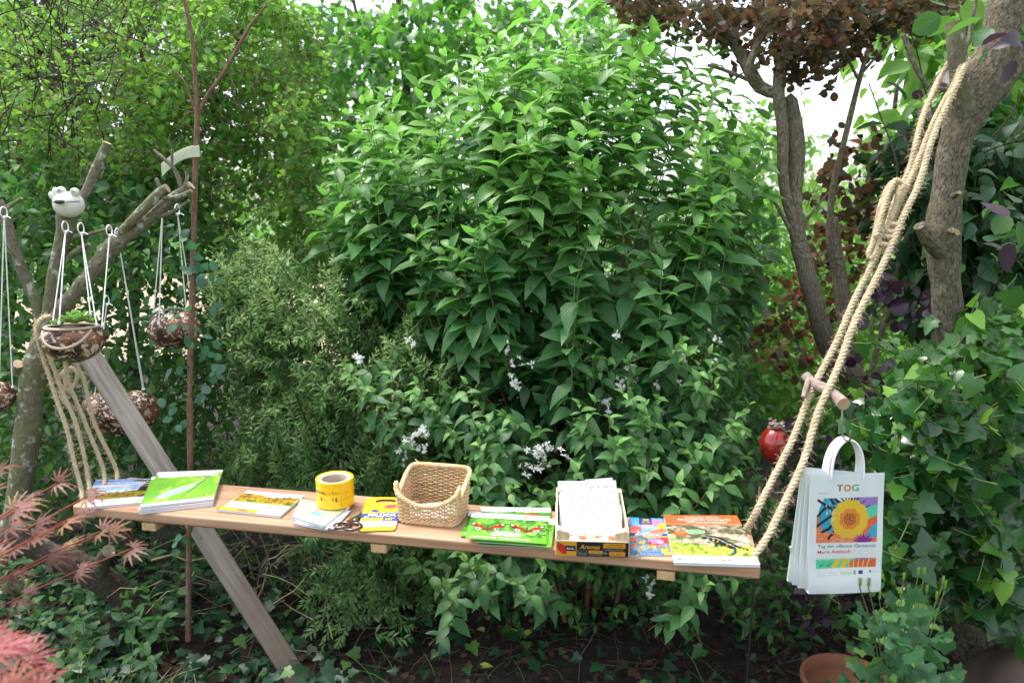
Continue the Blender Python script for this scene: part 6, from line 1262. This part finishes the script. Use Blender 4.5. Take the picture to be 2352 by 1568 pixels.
# 10 crate with nature garden leaflets
kf, kr = PZ(1277, 1275, ZB), PZ(1443, 1279.5, ZB); kx = nrmz(kr - kf); ky = np.cross(UP, kx); KW = np.linalg.norm(kr - kf); KD = .225; Mk = np.stack([kx, ky, UP], 1)
kc = (kf + kr) / 2 + ky * KD / 2
ck = empty('fruit_crate', kc, 'small wooden strawberry crate with a black and yellow label and corner posts', 'crate')
M_CRATE = woodmat('poplar_crate', (.42, .30, .17), (.58, .45, .28), (.68, .56, .39), (0, 0, 1), 90, .1, .7, False); M_PLY = woodmat('thin_crate_board', (.55, .44, .28), (.68, .57, .40), (.75, .66, .50), (1, 0, 0), 90, .1, .7, False)
for sx in (-1, 1):
    for sy in (-1, 1):
        mb = MB(); hp = .066 if sy < 0 else .088; v = np.array([[0, 0], [.030, 0], [0, .030]]) * [-sx, -sy]; o_ = kx * sx * (KW / 2 - .0025) + ky * sy * (KD / 2 - .0025)
        bpts = [kc + o_ + kx * a[0] + ky * a[1] for a in v]; tz = [hp, hp - .008 * (sy < 0), hp]; vv = bpts + [p_ + UP * t_ for p_, t_ in zip(bpts, tz)]
        if sx * sy > 0: fs = [[0, 2, 1], [3, 4, 5], [0, 1, 4, 3], [1, 2, 5, 4], [2, 0, 3, 5]]
        else: fs = [[0, 1, 2], [3, 5, 4], [0, 3, 4, 1], [1, 4, 5, 2], [2, 5, 3, 0]]
        mb.add(vv, fs); mb.build('corner_post', M_CRATE, ck, smooth=False)
PH_ = .040
for nm, c_, s_ in (('front_panel', -ky * KD / 2, (KW, .003, PH_)), ('back_panel', ky * KD / 2, (KW, .003, PH_)), ('side_panel', -kx * (KW / 2), (.003, KD - .0035, PH_ + .004)), ('side_panel', kx * (KW / 2), (.003, KD - .0035, PH_ + .004))):
    mb = MB(); box(mb, kc + c_ + UP * s_[2] / 2, *s_, Mk, .0004); mb.build(nm, M_PLY, ck, smooth=False)
for sx in (-1, 1):
    mb = MB(); v = [kc + kx * sx * (KW / 2 + .0) + ky * y_ + UP * z_ for y_, z_ in ((-KD / 2, PH_), (KD / 2, PH_), (KD / 2, .086), (KD / 2 - .05, .08), (-KD / 2, .064))]; mb.add(v + [p_ - kx * sx * .003 for p_ in v], [[0, 1, 2, 3, 4], [9, 8, 7, 6, 5]] + [[i, 5 + i, 5 + (i + 1) % 5, (i + 1) % 5] for i in range(5)]); mb.build('side_board', M_PLY, ck, smooth=False)
mb = MB(); box(mb, kc + UP * .004, KW - .006, KD - .006, .003, Mk); mb.build('base', M_PLY, ck, smooth=False)
r = Ras(190, 46, '14141c'); r.rect(0, 0, .285, 1, 'e2a22c'); r.rect(.12, .35, .275, .72, '17171f'); r.poly([(.01, .72), (.05, .92), (.10, .80), (.13, .55), (.15, .2), (.13, .08), (.07, .2), (.02, .45)], 'cf1f22'); r.poly([(.01, .8), (.03, .98), (.06, .84), (.04, .78)], '3f7a2c')
for k in range(26): a, b = rng.uniform(.02, .14), rng.uniform(.1, .85); 
for a, b in ((.03, .6), (.05, .75), (.06, .5), (.08, .65), (.09, .4), (.1, .55), (.11, .25), (.07, .32), (.12, .4), (.05, .4)): r.ell(a, b, .003, .02, 'f08a6a')
r.rect(.30, .1, .43, .42, '8a8a90'); r.rect(.305, .14, .425, .38, '202028'); r.rect(.455, .2, .645, .42, 'dc9e30'); r.rect(.655, .60, .955, .95, 'd99a2c'); r.rect(.74, .06, .955, .36, 'd99a2c'); r.rect(.65, 0, .652, 1, '6a5a30')
r.text('Aromas', .33, .53, .30, 'eab040', .28, .008, .25).text('selección', .45, .44, .07, '2f7f5a', .09).text('Berries', .15, .46, .15, 'f4f4f4', .10, .015).text('berries', .17, .62, .08, '5a8ac8', .08).text('100% natural', .315, .2, .10, 'b8b8bc', .1).text('fresas · fresh', .475, .27, .09, '5a3a10', .15).text('strawberries', .46, .08, .07, 'b8b8bc', .18).text('FRESH BERRIES', .72, .80, .08, '4a3010', .2).text('SELECTED FRUIT', .69, .66, .08, '4a3010', .24).text('500 g   1', .66, .2, .12, 'f0f0f0', .07).text('10 x 200 g', .76, .15, .1, '4a3010', .14).text('www.aromas', .67, .44, .09, 'c8c8c8', .26)
lo = kf - ky * .0024 + UP * .001
sheetprint(ck, r, lambda u, v: lo + np.outer(u, kx) * KW + np.outer(v, UP) * (PH_ - .003), (KW, PH_), printmat('crate_label', .4, .2), 'label')
def ngcard(front=False):
    r = Ras(60, 90, 'fbfcfd'); r.text('NATUR · GARTEN', .06, .885, .065, '1f5a68', .86, .016)
    r.text('Pflanzen und Tiere', .3, .78, .03, 'cfe0e2', .5)
    if front:
        r.rect(.02, .55, .25, .57, '9fe07a'); r.text('NATUR', .42, .50, .05, '9ab0a8', .28).text('IM', .36, .43, .05, '9ab0a8', .08).text('GARTEN', .40, .36, .05, '9ab0a8', .34); r.ell(.55, .46, .05, .02, 'd88a9a'); r.ell(.68, .45, .025, .02, 'f0d060')
        for a, b, q_ in ((.2, .18, .10), (.33, .22, .06), (.7, .15, .16), (.62, .20, .08)): r.ell(a, b, q_, q_ * .62, 'f4875c'); r.ell(a, b, q_ * .4, q_ * .25, 'e8552c')
        r.ell(.06, .18, .07, .04, '8fd46a', 30); r.ell(.82, .25, .08, .04, '8fd46a', -30); r.ell(.93, .12, .05, .04, '8fd46a'); r.ell(.4, .08, .04, .02, '9fdc7a')
    return r
rc_, rcf = ngcard(), ngcard(True); nca = 0
for col in (0, 1):
    for i in range(12):
        f = i / 11; wC, hC = .074, .088; bx0 = kc + kx * ((-.037 if col == 0 else .037) + rng.normal(0, .0025) + (.004 if i > 8 and col else 0)) + ky * (-KD / 2 + .012 + .0155 * i) + UP * (.030 - .0006 * i)
        an = R(30 + 20 * f + (3 if col and i > 8 else 0)); rl = rng.normal(0, .05) + (.0 if col else -.03) + (.12 if col and i > 9 else 0); uxx = kx * math.cos(rl) + (ky * math.cos(an) + UP * math.sin(an)) * math.sin(rl); vyy = (ky * math.cos(an) + UP * math.sin(an)) * math.cos(rl) - kx * math.sin(rl)
        rr = rcf if i == 0 else rc_; hh_ = hC * (1.0 + .10 * f + (.08 if col and i > 8 else 0))
        lb = ('front left' if col == 0 else 'front right') + ' flower printed garden card in the crate' if i == 0 else None
        lab = lb or ('white garden leaflet, %s from the front in the %s row of the crate' % (['', 'second', 'third', 'fourth', 'fifth', 'sixth', 'seventh', 'eighth', 'ninth', 'tenth', 'eleventh', 'twelfth'][i], 'left' if col == 0 else 'right'))
        ec = empty('leaflet', bx0, lab, 'leaflet', 'white garden leaflets in the left row of the crate' if col == 0 else 'white garden leaflets in the right row of the crate')
        def sf3(u, v, b=bx0, ux=uxx, vy=vyy, w3=wC, h3=hh_): return b + np.outer(np.asarray(u) - .5, ux) * w3 + np.outer(v, vy) * h3
        nn_ = np.cross(uxx, vyy); rsm = Ras(24, 36); rsm.c = rr.c[::1][np.linspace(0, 89, 36).astype(int)][:, np.linspace(0, 59, 24).astype(int)] if i else rr.c; rsm = rr if i == 0 else rsm; rsm.t = rr.t
        sheetprint(ec, rsm, sf3, (wC, hh_), M_MATT, 'card_face', eps=.0003, ink=.60)
        mb = MB(); q4 = sf3(np.array([0, 1, 1, 0.]), np.array([0, 0, 1, 1.])); mb.add(np.vstack([q4 - nn_ * .0004, q4 - nn_ * .0016]), [[7, 6, 5, 4], [0, 1, 5, 4], [1, 2, 6, 5], [2, 3, 7, 6], [3, 0, 4, 7]]); mb.build('card_back', M_WHITE, ec, smooth=False)

# 11 small flower brochure
r = Ras(90, 120, '3f8fd8'); r.grad(0, .5, 1, 1, 'a8d0f0', '3f8fd8'); r.blotch(0, 0, 1, .5, ['4a6a50', '7aa4c8', '9a8a4a', '6a8ac0', '5a7a48', 'b8a0c0'], (5, 6), 7)
for a, b, ru, rv, c in ((.62, .83, .3, .10, 'f0a0c0'), (.75, .88, .2, .07, 'e885b0'), (.95, .76, .2, .10, 'f4c040'), (.12, .66, .22, .09, 'ee6a60'), (.1, .6, .18, .05, 'f08a80'), (.8, .62, .3, .07, 'ee7a5a'), (.8, .36, .35, .09, 'e03c50'), (.68, .36, .14, .06, 'b48ad8'), (.8, .33, .08, .04, 'd0b0f0'), (.3, .33, .1, .04, 'e8a04a'), (.1, .4, .08, .04, 'e85a4a'), (.55, .22, .1, .04, 'eda23c'), (.1, .26, .07, .035, 'e86a4a'), (.62, .15, .08, .04, '9a8ad0')): r.ell(a, b, ru, rv, c, 10)
r.grain(0, 0, 1, 1, .5, 8); r.rect(.27, .80, .64, 1, '20304f'); r.rect(.30, .82, .61, .98, '2c4a86'); r.rect(0, .49, 1, .555, '2c4a8a'); r.line([(.4, .62), (.55, .64)], .012, '1a1a1a'); r.line([(.05, .45), (.3, .1)], .005, '3a5a40'); r.line([(.35, .45), (.6, .12)], .005, '3a5a40'); r.rect(.35, .46, 1, .49, 'f4b83c')
r.rect(.28, .075, .78, .125, '3a7ad0'); r.rect(.36, .02, .95, .07, '3a7ad0'); r.rect(.78, .07, .94, .16, 'f0c030'); r.rect(.84, .015, 1, .07, 'f0c030')
r.text('WIR', .37, .90, .06, 'f2d044', .2, .02).text('FÜR UNS', .35, .84, .04, 'f2d044', .24, .015).text('Wir schauen auf die', .16, .555, .03, 'f0d890', .68).text('ARTENVIELFALT', .13, .50, .045, 'ffffff', .74, .025).text('Kleine Gärten 2022', .33, .085, .025, 'cfe0f8', .42).text('Kleine Gärten 2022', .42, .03, .025, 'cfe0f8', .4)
booklet('flower_brochure', 'small blue brochure with pink and red summer flowers beside the crate', 'brochure', [(1448.7, 1275.5), (1541.5, 1274.5), (1525, 1190), (1445.5, 1187)], ZB, .003, r)
# 12 salamander magazine
r = Ras(170, 190, 'f7f8fb'); m = (r.V > .13) & (r.V < .76); r.blotch(0, .3, 1, .76, ['6a5a4a', 'a89a80', 'c8b4a0', '4a4638', '9aa46a', 'd0bca8', '7a6a58'], (9, 3), 61)
r.blotch(0, .55, 1, .76, ['8a7a66', '5a5a40', 'b8a890', '3c3a30', '93a55a', 'cdb8a4'], (6, 3), 62); moss = (r.V < .30 + .05 * (vnoise(190, 170, (4, 6), 3) - .3)) & (r.V > .1); moss |= (r.V < .38 - .14 * r.U) & (r.V > .1)
r.blotch(0, .1, 1, .42, ['6f8f22', '9ab83a', 'b8cf58', '86a82c', 'd4dc7a', '54721c'], (22, 24), 63, moss); r.grain(0, .1, 1, .78, .75, 9); r.rect(0, 0, 1, .125, 'f7f8fb'); r.rect(0, .76, 1, 1, 'f0673a'); r.grad(0, .76, 1, .80, 'f88a5e', 'f0673a')
r.line([(.44, .46), (.52, .49), (.62, .47), (.72, .38), (.82, .30), (.92, .245)], (.022, .018), '15161c', .8); r.line([(.55, .45), (.65, .38), (.75, .30)], .045, '15161c', .8); r.line([(.78, .27), (.76, .19), (.72, .17)], .014, '2c3a52', .8); r.line([(.58, .36), (.56, .31)], .014, '15161c', .8); r.line([(.48, .485), (.6, .46), (.7, .37), (.78, .3)], .008, '8a98b8', .8)
for a, b in ((.56, .455), (.62, .44), (.66, .40), (.6, .40), (.74, .34), (.70, .33), (.8, .28), (.86, .265), (.55, .42), (.9, .25)): r.ell(a, b, .013, .011, 'f0b42c')
r.ell(.715, .225, .018, .012, 'f08a3a'); r.ell(.165, .565, .095, .055, 'ee5f2a'); r.ell(.165, .58, .06, .03, 'f4814a'); r.line([(.165, .51), (.15, .36)], .006, '4a7a40'); r.ell(.36, .60, .12, .047, 'e8f4e0'); r.ell(.36, .60, .112, .041, '4aa052')
r.ell(.075, .055, .03, .018, '4a90c8'); r.rect(.56, .035, .61, .075, '6a5a5a'); r.ell(.585, .055, .012, .012, 'e8b84a'); r.poly([(.63, .075), (.66, .03), (.69, .075)], 'ee6a6a'); r.ell(.76, .05, .012, .012, 'ee8a8a')
r.text('Entdecke deinen', .28, .925, .038, 'fff4ec', .46, .006).text('Biosphärenpark', .18, .865, .048, 'fff4ec', .70, .004).text('Wienerwald!', .27, .80, .048, 'fff4ec', .55, .004).text('Lebensräume', .29, .60, .02, 'ffffff', .14).text('und Artenvielfalt', .27, .575, .018, 'ffffff', .18).text('BUNDESFORSTE', .115, .045, .022, 'a8b0bc', .18).text('biosphärenpark wienerwald', .32, .045, .015, 'd0d4dc', .2)
booklet('magazine', 'large magazine with an orange title band and a black and yellow salamander', 'magazine', [(1548, 1290), (1746, 1296), (1692.5, 1183), (1524, 1182.5)], ZB, .009, r, bend=.004)

# ================================================================ stick in the ropes, hook, paper bags
M_STICK = barkmat('stick_bark', (.15, .10, .085), (.28, .21, .185), (.40, .33, .30), 90, 30, .4)
sk = empty('stick', P(1895, 895, 1.86), 'short sawn stick with a side stub wedged through the two ropes', 'stick')
mb = MB(); limb(mb, [(1850, 862, 1.95, 24), (1868, 880, 1.92, 24), (1900, 895, 1.86, 28), (1925, 915, 1.82, 28), (1938, 928, 1.79, 30)], 14, .01, .04, 7, capmi=1); mb.build('shaft', [M_STICK, M_CUT], sk)
mb = MB(); limb(mb, [(1860, 868, 1.94, 16), (1852, 888, 1.9, 13), (1846, 912, 1.88, 13)], 10, .01, .04, 8, capmi=1); mb.build('side_stub', [M_STICK, M_CUT], sk)
M_HOOK = plain('dull_metal', (.30, .27, .24), .45, metal=.7)
YB = 1.80
hk = empty('hook', P(1935, 960, YB), 'thin bent metal hook hanging from the stick and carrying the bags', 'hook')
hp = [P(1934, 925, YB + .01), P(1934, 960, YB), P(1932, 985, YB), P(1937, 1002, YB), P(1945, 1012, YB - .012), P(1952, 1010, YB - .025), P(1953, 998, YB - .035), P(1953, 988, YB - .035)]
mb = MB(); tube(mb, smooth_path(hp, .005), .0026, 8); mb.build('wire', M_HOOK, hk)
def bagart():
    r = Ras(150, 230, 'e9f1f2'); r.blotch(0, 0, 1, 1, ['e6eff0', 'edf4f5', 'e2edf0'], (3, 2), 71); W = ['f3f6f2']; A = .66
    x0, x1, y0, y1 = .10, .925, .425, .80; ins = lambda: (r.U > x0) & (r.U < x1) & (r.V > y0) & (r.V < y1)
    sv = r.c.copy()
    def uu(x): return x0 + (x1 - x0) * x
    def vv(y): return y0 + (y1 - y0) * y
    r.rect(x0, y0, x1, y1, 'e9f1ee'); r.poly([(uu(0), vv(0)), (uu(1), vv(0)), (uu(1), vv(.5)), (uu(.6), vv(.3)), (uu(0), vv(.62))], 'ee8a5c'); r.poly([(uu(0), vv(.35)), (uu(.25), vv(.3)), (uu(.2), vv(.62)), (uu(0), vv(.62))], 'ea6e48')
    r.poly([(uu(.68), vv(.78)), (uu(1), vv(.72)), (uu(1), vv(1)), (uu(.6), vv(1))], 'a283c8'); r.poly([(uu(.7), vv(.5)), (uu(.85), vv(.8)), (uu(1), vv(.84)), (uu(1), vv(.55)), (uu(.8), vv(.45))], '5fd4b0'); r.poly([(uu(.72), vv(.22)), (uu(.8), vv(.5)), (uu(1), vv(.6)), (uu(1), vv(.42)), (uu(.85), vv(.2))], 'ea6e48'); r.poly([(uu(.78), vv(.12)), (uu(.9), vv(.36)), (uu(1), vv(.44)), (uu(1), vv(.12))], '46b0cf')
    r.ell(uu(.2), vv(.62), .145, .145, '3fa9cc', 0); r.rect(uu(.1), vv(.62), uu(.3), vv(1), '3fa9cc'); r.ell(uu(.2), vv(.62), .0, .0, 'ffffff')
    for k in range(9): a = R(60 + k * 14); r.line([(uu(.56), vv(.75)), (uu(.56) + math.cos(a) * .30, vv(.75) + math.sin(a) * .17)], (.013, .003), '4b3796' if k % 2 else '2a2c4a', A)
    r.line([(uu(.6), vv(.7)), (uu(.8), vv(.95))], (.014, .004), '6a4ab0', A); r.line([(uu(.6), vv(.65)), (uu(.88), vv(.82))], (.014, .004), '4b3796', A)
    for pts in ([(0.02, .96), (.14, .85), (.28, .7)], [(.02, .62), (.1, .75), (.17, .84)], [(0, .38), (.12, .5), (.24, .62)], [(.08, .24), (.2, .32), (.28, .45)], [(.2, .1), (.28, .22), (.3, .34)], [(.22, 1), (.27, .88)], [(.3, .98), (.38, .86)]): r.line([(uu(a), vv(b)) for a, b in pts], .011, '262b33', A)
    for k in range(12): a = R(k * 30 + 8); r.ell(uu(.54) + math.cos(a) * .185, vv(.53) + math.sin(a) * .115, .075, .052, 'ecc63c')
    r.ell(uu(.54), vv(.53), .2, .13, 'ecc63c')
    for k in range(8): a = R(k * 45 + 20); r.ell(uu(.54) + math.cos(a) * .085, vv(.53) + math.sin(a) * .055, .06, .036, 'eb8e3e')
    r.ell(uu(.54), vv(.53), .1, .065, 'eb8e3e'); rs = np.random.default_rng(5)
    for k in range(32): a = k * 2.4; q_ = .085 * math.sqrt(k / 32); r.ell(uu(.54) + math.cos(a) * q_, vv(.53) + math.sin(a) * q_ * .62, .007, .008, '2a2a2c')
    for k in range(9): a = R(20 + k * 18); r.line([(uu(.78), vv(.0)), (uu(.78) + math.cos(a) * .16, vv(.0) + math.sin(a) * .085)], (.016, .002), 'a03a9a' if k % 2 else '7a2a8a', A)
    for k in range(14): a, b = rs.uniform(0, .6), rs.uniform(.02, .22); r.line([(uu(a), vv(b)), (uu(a + .06), vv(b + .01))], .004, 'f6b87c', A)
    for k in range(8): a, b = rs.uniform(.12, .3), rs.uniform(.5, .95); r.line([(uu(a), vv(b)), (uu(a + .01), vv(b + .06))], .003, 'dff4fa', A)
    k_ = ins(); sv[k_] = r.c[k_]; r.c = sv
    r.rect(x0, .325, x1, .425, 'efeff3'); y0b, y1b = .21, .29; sv = r.c.copy(); r.rect(x0, y0b, x1, y1b, '5fd4a0'); r.poly([(.52, y0b), (x1, y0b), (x1, y1b), (.62, y1b)], 'ea6e48'); r.line([(.34, y0b), (.42, y1b)], .02, 'ecc63c', A); r.line([(.46, y0b), (.52, y1b)], .02, 'ecc63c', A)
    for k in range(5): r.line([(.56 + k * .06, y0b), (.55 + k * .07, y1b - .01)], (.004, .006), 'f6c87c', A)
    for k in range(5): r.line([(.66 + k * .035, .275), (.65 + k * .04, .30)], .006, '6a3a98', A)
    r.line([(.15, .23), (.2, .245)], .006, '2fa078', A); r.line([(.25, .23), (.3, .25)], .006, '2fa078', A); k_ = (r.U > x0) & (r.U < x1) & (r.V > y0b) & (r.V < y1b); sv[k_] = r.c[k_]; r.c = sv
    r.rect(.62, .155, .655, .185, '4a5a88'); r.ell(.64, .17, .014, .01, 'e8c840'); r.rect(.685, .155, .745, .185, '3a4a98'); r.rect(.44, .15, .60, .185, 'dcecd4'); r.ell(.85, .175, .014, .01, '5a6a50'); r.rect(.88, .165, .94, .18, 'dce8dc')
    r.text('T', .36, .855, .058, 'e0803a', .085, .025).text('O', .455, .855, .058, 'd0604a', .10, .02).text('G', .565, .855, .058, '52b08a', .095, .02).text('TOG.ANZBACH.AT', .1, .84, .012, 'e08a8a', .17).text('Tag der offenen Gartentür', .12, .385, .027, '2f9a7c', .80, .012).text('Maria Anzbach', .12, .338, .027, 'd0404c', .45, .012)
    for k in range(4): r.text('Gemeinde Anzbach', .11, .178 - k * .011, .007, 'b0b8bc', .11)
    for k in range(3): r.text('Österreich Region', .26, .178 - k * .011, .007, 'c0c8cc', .14)
    r.text('Natur im Garten', .45, .165, .009, '7ab05a', .14)
    for k in range(1): r.text('Tag der offenen Gartentür · Maria Anzbach · Gartenfest', .13, .279, .009, 'f4f4f4', .78)
    return r
# each bag hangs from the hook; front bag last
hc = P(1950, 1010, YB); sB = YB / F
def bag(dx, dy, yaw, lab, art, roll):
    e = empty('paper_bag', hc + [dx, dy, -.19], lab, 'bag', None)
    Wb, Hb, Db = 178 * sB * 1.0, 276 * sB * 1.09, .018 if art else .008; ux = np.array([math.cos(yaw), math.sin(yaw), .0]); fwd = np.array([math.sin(yaw), -math.cos(yaw), 0]); tl = R(-1.2)
    rl_ = R(roll); ux0 = ux; ux = ux0 * math.cos(rl_) + UP * math.sin(rl_); vz = UP * math.cos(rl_) - ux0 * math.sin(rl_); vz = vz * -1 if vz[2] < 0 else vz
    org = hc + np.array([dx, dy, 0]) - vz * (84 * sB) - ux * Wb / 2 - vz * Hb
    def sf4(u, v): u = np.asarray(u)[:, None]; v = np.asarray(v)[:, None]; return org + ux * Wb * u + vz * Hb * v + fwd * (Db * (1 - v) ** 1.3 * .9 + .0025 * np.sin(v * 9 + u * 4) * (1 - v) + .002 * np.sin(v * 3.14 * 5.8) * np.clip(.4 - v, 0, 1) * 3)
    def sbk(u, v): u = np.asarray(u)[:, None]; v = np.asarray(v)[:, None]; return org + ux * Wb * u + vz * Hb * v - fwd * (Db * (1 - v) ** 1.3 * .6 + .001)
    if roll < -3:
        mb = MB(); f4 = [P(1813, 1255, YB + .035), P(1848, 1256, YB + .03), P(1856, 1350, YB + .03), P(1832, 1340, YB + .035)]; mb.add(f4 + [p_ + np.array([0, .004, 0]) for p_ in f4], [[3, 2, 1, 0], [4, 5, 6, 7], [0, 1, 5, 4], [1, 2, 6, 5], [2, 3, 7, 6], [3, 0, 4, 7]], None, hx('d4dde0')); mb.build('bottom_flap', M_BAGP, e, smooth=False)
    if art: sheetprint(e, bagart(), sf4, (Wb, Hb), M_BAGP, 'front_face', eps=.0003, ink=.86)
    else: sheetprint(e, Ras(20, 30, 'e9f1f2'), sf4, (Wb, Hb), M_BAGP, 'front_face', ink=.86)
    sheetprint(e, Ras(20, 30, 'e9f1f2'), sbk, (Wb, Hb), M_BAGP, 'back_face', ink=.86)
    t = np.linspace(0, 1, 20)
    for s_ in (0, 1):
        mb = MB(); a = sf4(np.full(20, s_), t); b = sbk(np.full(20, s_), t); m_ = (a + b) / 2 - ux * (s_ * 2 - 1) * .006 * (1 - t[:, None]); mb.add(np.vstack([a, m_, b]), [[i, i + 1, 21 + i, 20 + i] for i in range(19)] + [[20 + i, 21 + i, 41 + i, 40 + i] for i in range(19)], None, hx('dfe8ea')); mb.build('gusset', M_BAGP, e)
    mb = MB(); a = sf4(t, np.zeros(20)); b = sbk(t, np.zeros(20)); mb.add(np.vstack([a, b]), [[i, i + 1, 21 + i, 20 + i] for i in range(19)], None, hx('dfe8ea')); mb.build('bottom', M_BAGP, e)
    for s_, off in ((1, .002), (-1, -.004)):
        mb = MB(); th_ = np.linspace(0, math.pi, 22); hw = 36 * sB; ctr_ = org + ux * Wb / 2 + vz * Hb; topz = 84 * sB
        pts = [ctr_ + ux * hw * 1.06 + fwd * off - UP * .012] + [ctr_ + ux * (math.cos(x) * hw * (1.06 - .1 * math.sin(x))) + vz * (math.sin(x) ** .75 * topz) + fwd * (off * 1.) for x in th_] + [ctr_ - ux * hw * 1.06 + fwd * off - UP * .012]
        tube(mb, smooth_path(pts, .006), .0026, 8); mb.build('handle', plain('paper_cord', (.80, .82, .84), .6, var=.06), e)
bag(-.002, .022, R(-8), 'rearmost white paper bag on the hook, showing at the left', False, -3.05)
bag(-.0015, .015, R(-6), 'third white paper bag from the front on the hook', False, -1.9)
bag(-.001, .008, R(-3), 'second white paper bag, just behind the printed one', False, -.4)
bag(0, -.002, 0, 'front white paper bag printed with a big yellow flower and TOG lettering', True, 1.8)

# red ceramic pomegranate on a stake
Yp = 2.12; pc_ = P(1778, 1020, Yp); s = Yp / F
e = empty('garden_pomegranate', [pc_[0] - .06, Yp, 0], 'glossy red ceramic pomegranate on a thin dark stake behind the ropes', 'ornament')
def redmat():
    m, t, out = newmat('red_glaze'); L = t.links.new; tc = t.nodes.new('ShaderNodeTexCoord'); n = nd(t, 'ShaderNodeTexNoise', i_Scale=16., i_Detail=4.); L(tc.outputs['Object'], n.inputs['Vector'])
    n2 = nd(t, 'ShaderNodeTexVoronoi', i_Scale=34.); L(tc.outputs['Object'], n2.inputs['Vector']); c = ramp(t, n.outputs[0], [(.3, (.06, .002, .003)), (.5, (.20, .005, .005)), (.72, (.32, .015, .01))]); k = ramp(t, n2.outputs['Distance'], [(.07, (1, 1, 1)), (.10, (0, 0, 0))])
    c = mixc(t, math_(t, 'MULTIPLY', k, .9), c, (.5, .35, .2)); pr = nd(t, 'ShaderNodeBsdfPrincipled', i_Roughness=.14); pr.inputs['Coat Weight'].default_value = .6; L(c, pr.inputs['Base Color']); L(pr.outputs[0], out.inputs[0]); return m
mb = MB(); sphere(mb, pc_, (36 * s, 36 * s, 42 * s), 36, 26, lambda T_, P_, d: 1 + .03 * np.cos(T_ * 2) - .05 * np.exp(-(T_ / .3) ** 2)); mb.build('fruit', redmat(), e)
M_CRWN = plain('rough_crown_clay', (.30, .22, .19), .6, var=.5, scale=120, bump=.8); mb = MB()
for i in range(80):
    a = rng.uniform(0, 6.28); q_ = rng.uniform(.2, 1) ** .6; c0 = pc_ + np.array([math.cos(a) * 17 * q_ + 3, math.sin(a) * 17 * q_, 38 + rng.uniform(0, 18) * (.4 + .6 * q_)]) * s; t = np.linspace(0, 5, 9); rr2 = rng.uniform(2, 4.5) * s
    tube(mb, [c0 + np.array([math.cos(x + i) * rr2, math.sin(x + i) * rr2 * .7, x * .6 * s + math.sin(i) * rr2]) for x in t], 1.5 * s, 5)
mb.build('crown', M_CRWN, e)
mb = MB(); tube(mb, smooth_path([pc_ - UP * 38 * s, P(1750, 1130, Yp), P(1735, 1300, Yp - .02), np.array([P(1718, 1500, Yp)[0], Yp, 0.0])], .05), .0035, 8); mb.build('stake', plain('dark_iron', (.02, .016, .014), .6), e)
mb = MB(); sphere(mb, P(1744, 1132, Yp), (.004, .004, .022), 8, 8); mb.build('joint', M_CRWN, e)

# terracotta bowl bottom right, boulder
e = empty('terracotta_bowl', PZ(1990, 1540, 0), 'orange terracotta bowl half hidden by plants at bottom right', 'bowl'); cc = np.array([1.07, 1.97, -.075]); mb = MB(); a = np.linspace(0, 2 * math.pi, 49)
V_ = [np.stack([cc[0] + rad * np.cos(a), cc[1] + .16 + rad * np.sin(a), np.full(49, z_)], 1) for rad, z_ in ((.08, .0), (.11, .05), (.135, .105), (.145, .115), (.145, .135), (.133, .135), (.125, .10), (.09, .06), (.001, .06))]
mb.add(np.concatenate(V_), [[k * 49 + i, k * 49 + i + 1, (k + 1) * 49 + i + 1, (k + 1) * 49 + i] for k in range(8) for i in range(48)]); mb.build('bowl', plain('terracotta', (.12, .045, .022), .85, var=.3, scale=18, bump=.3), e)
lm_ = empty('dead_nettle', cc + [-.06, .1, 0], 'small silvery veined leaves growing in front of the terracotta bowl', 'plant')
p0 = cc + np.array([-.06, .05, .10]) + rng.normal(0, 1, (14, 3)) * [.09, .05, .04]; LL = clusters(p0, 6, .04, .036, .2)
M_LAM = leafmat('dead_nettle_leaf', (.05, .13, .07), (.16, .26, .18), (.3, .4, .3), tf=.25, vein=.6); leafset(lm_, M_LAM, IVY2, *LL, nparts=84, tkey='lam')
bm = plain('brown_boulder', (.075, .052, .042), .85, var=.4, scale=14, bump=1.); mb = MB(); c0 = P(2330, 1570, 2.1); sphere(mb, [c0[0] + .02, 2.05, .06], (.22, .2, .23), 40, 28, lumpy(33, .05)); tag(mb.build('boulder', bm, loc=[c0[0] + .02, 2.05, 0]), 'rough dark brown boulder in the bottom right corner', 'rock')
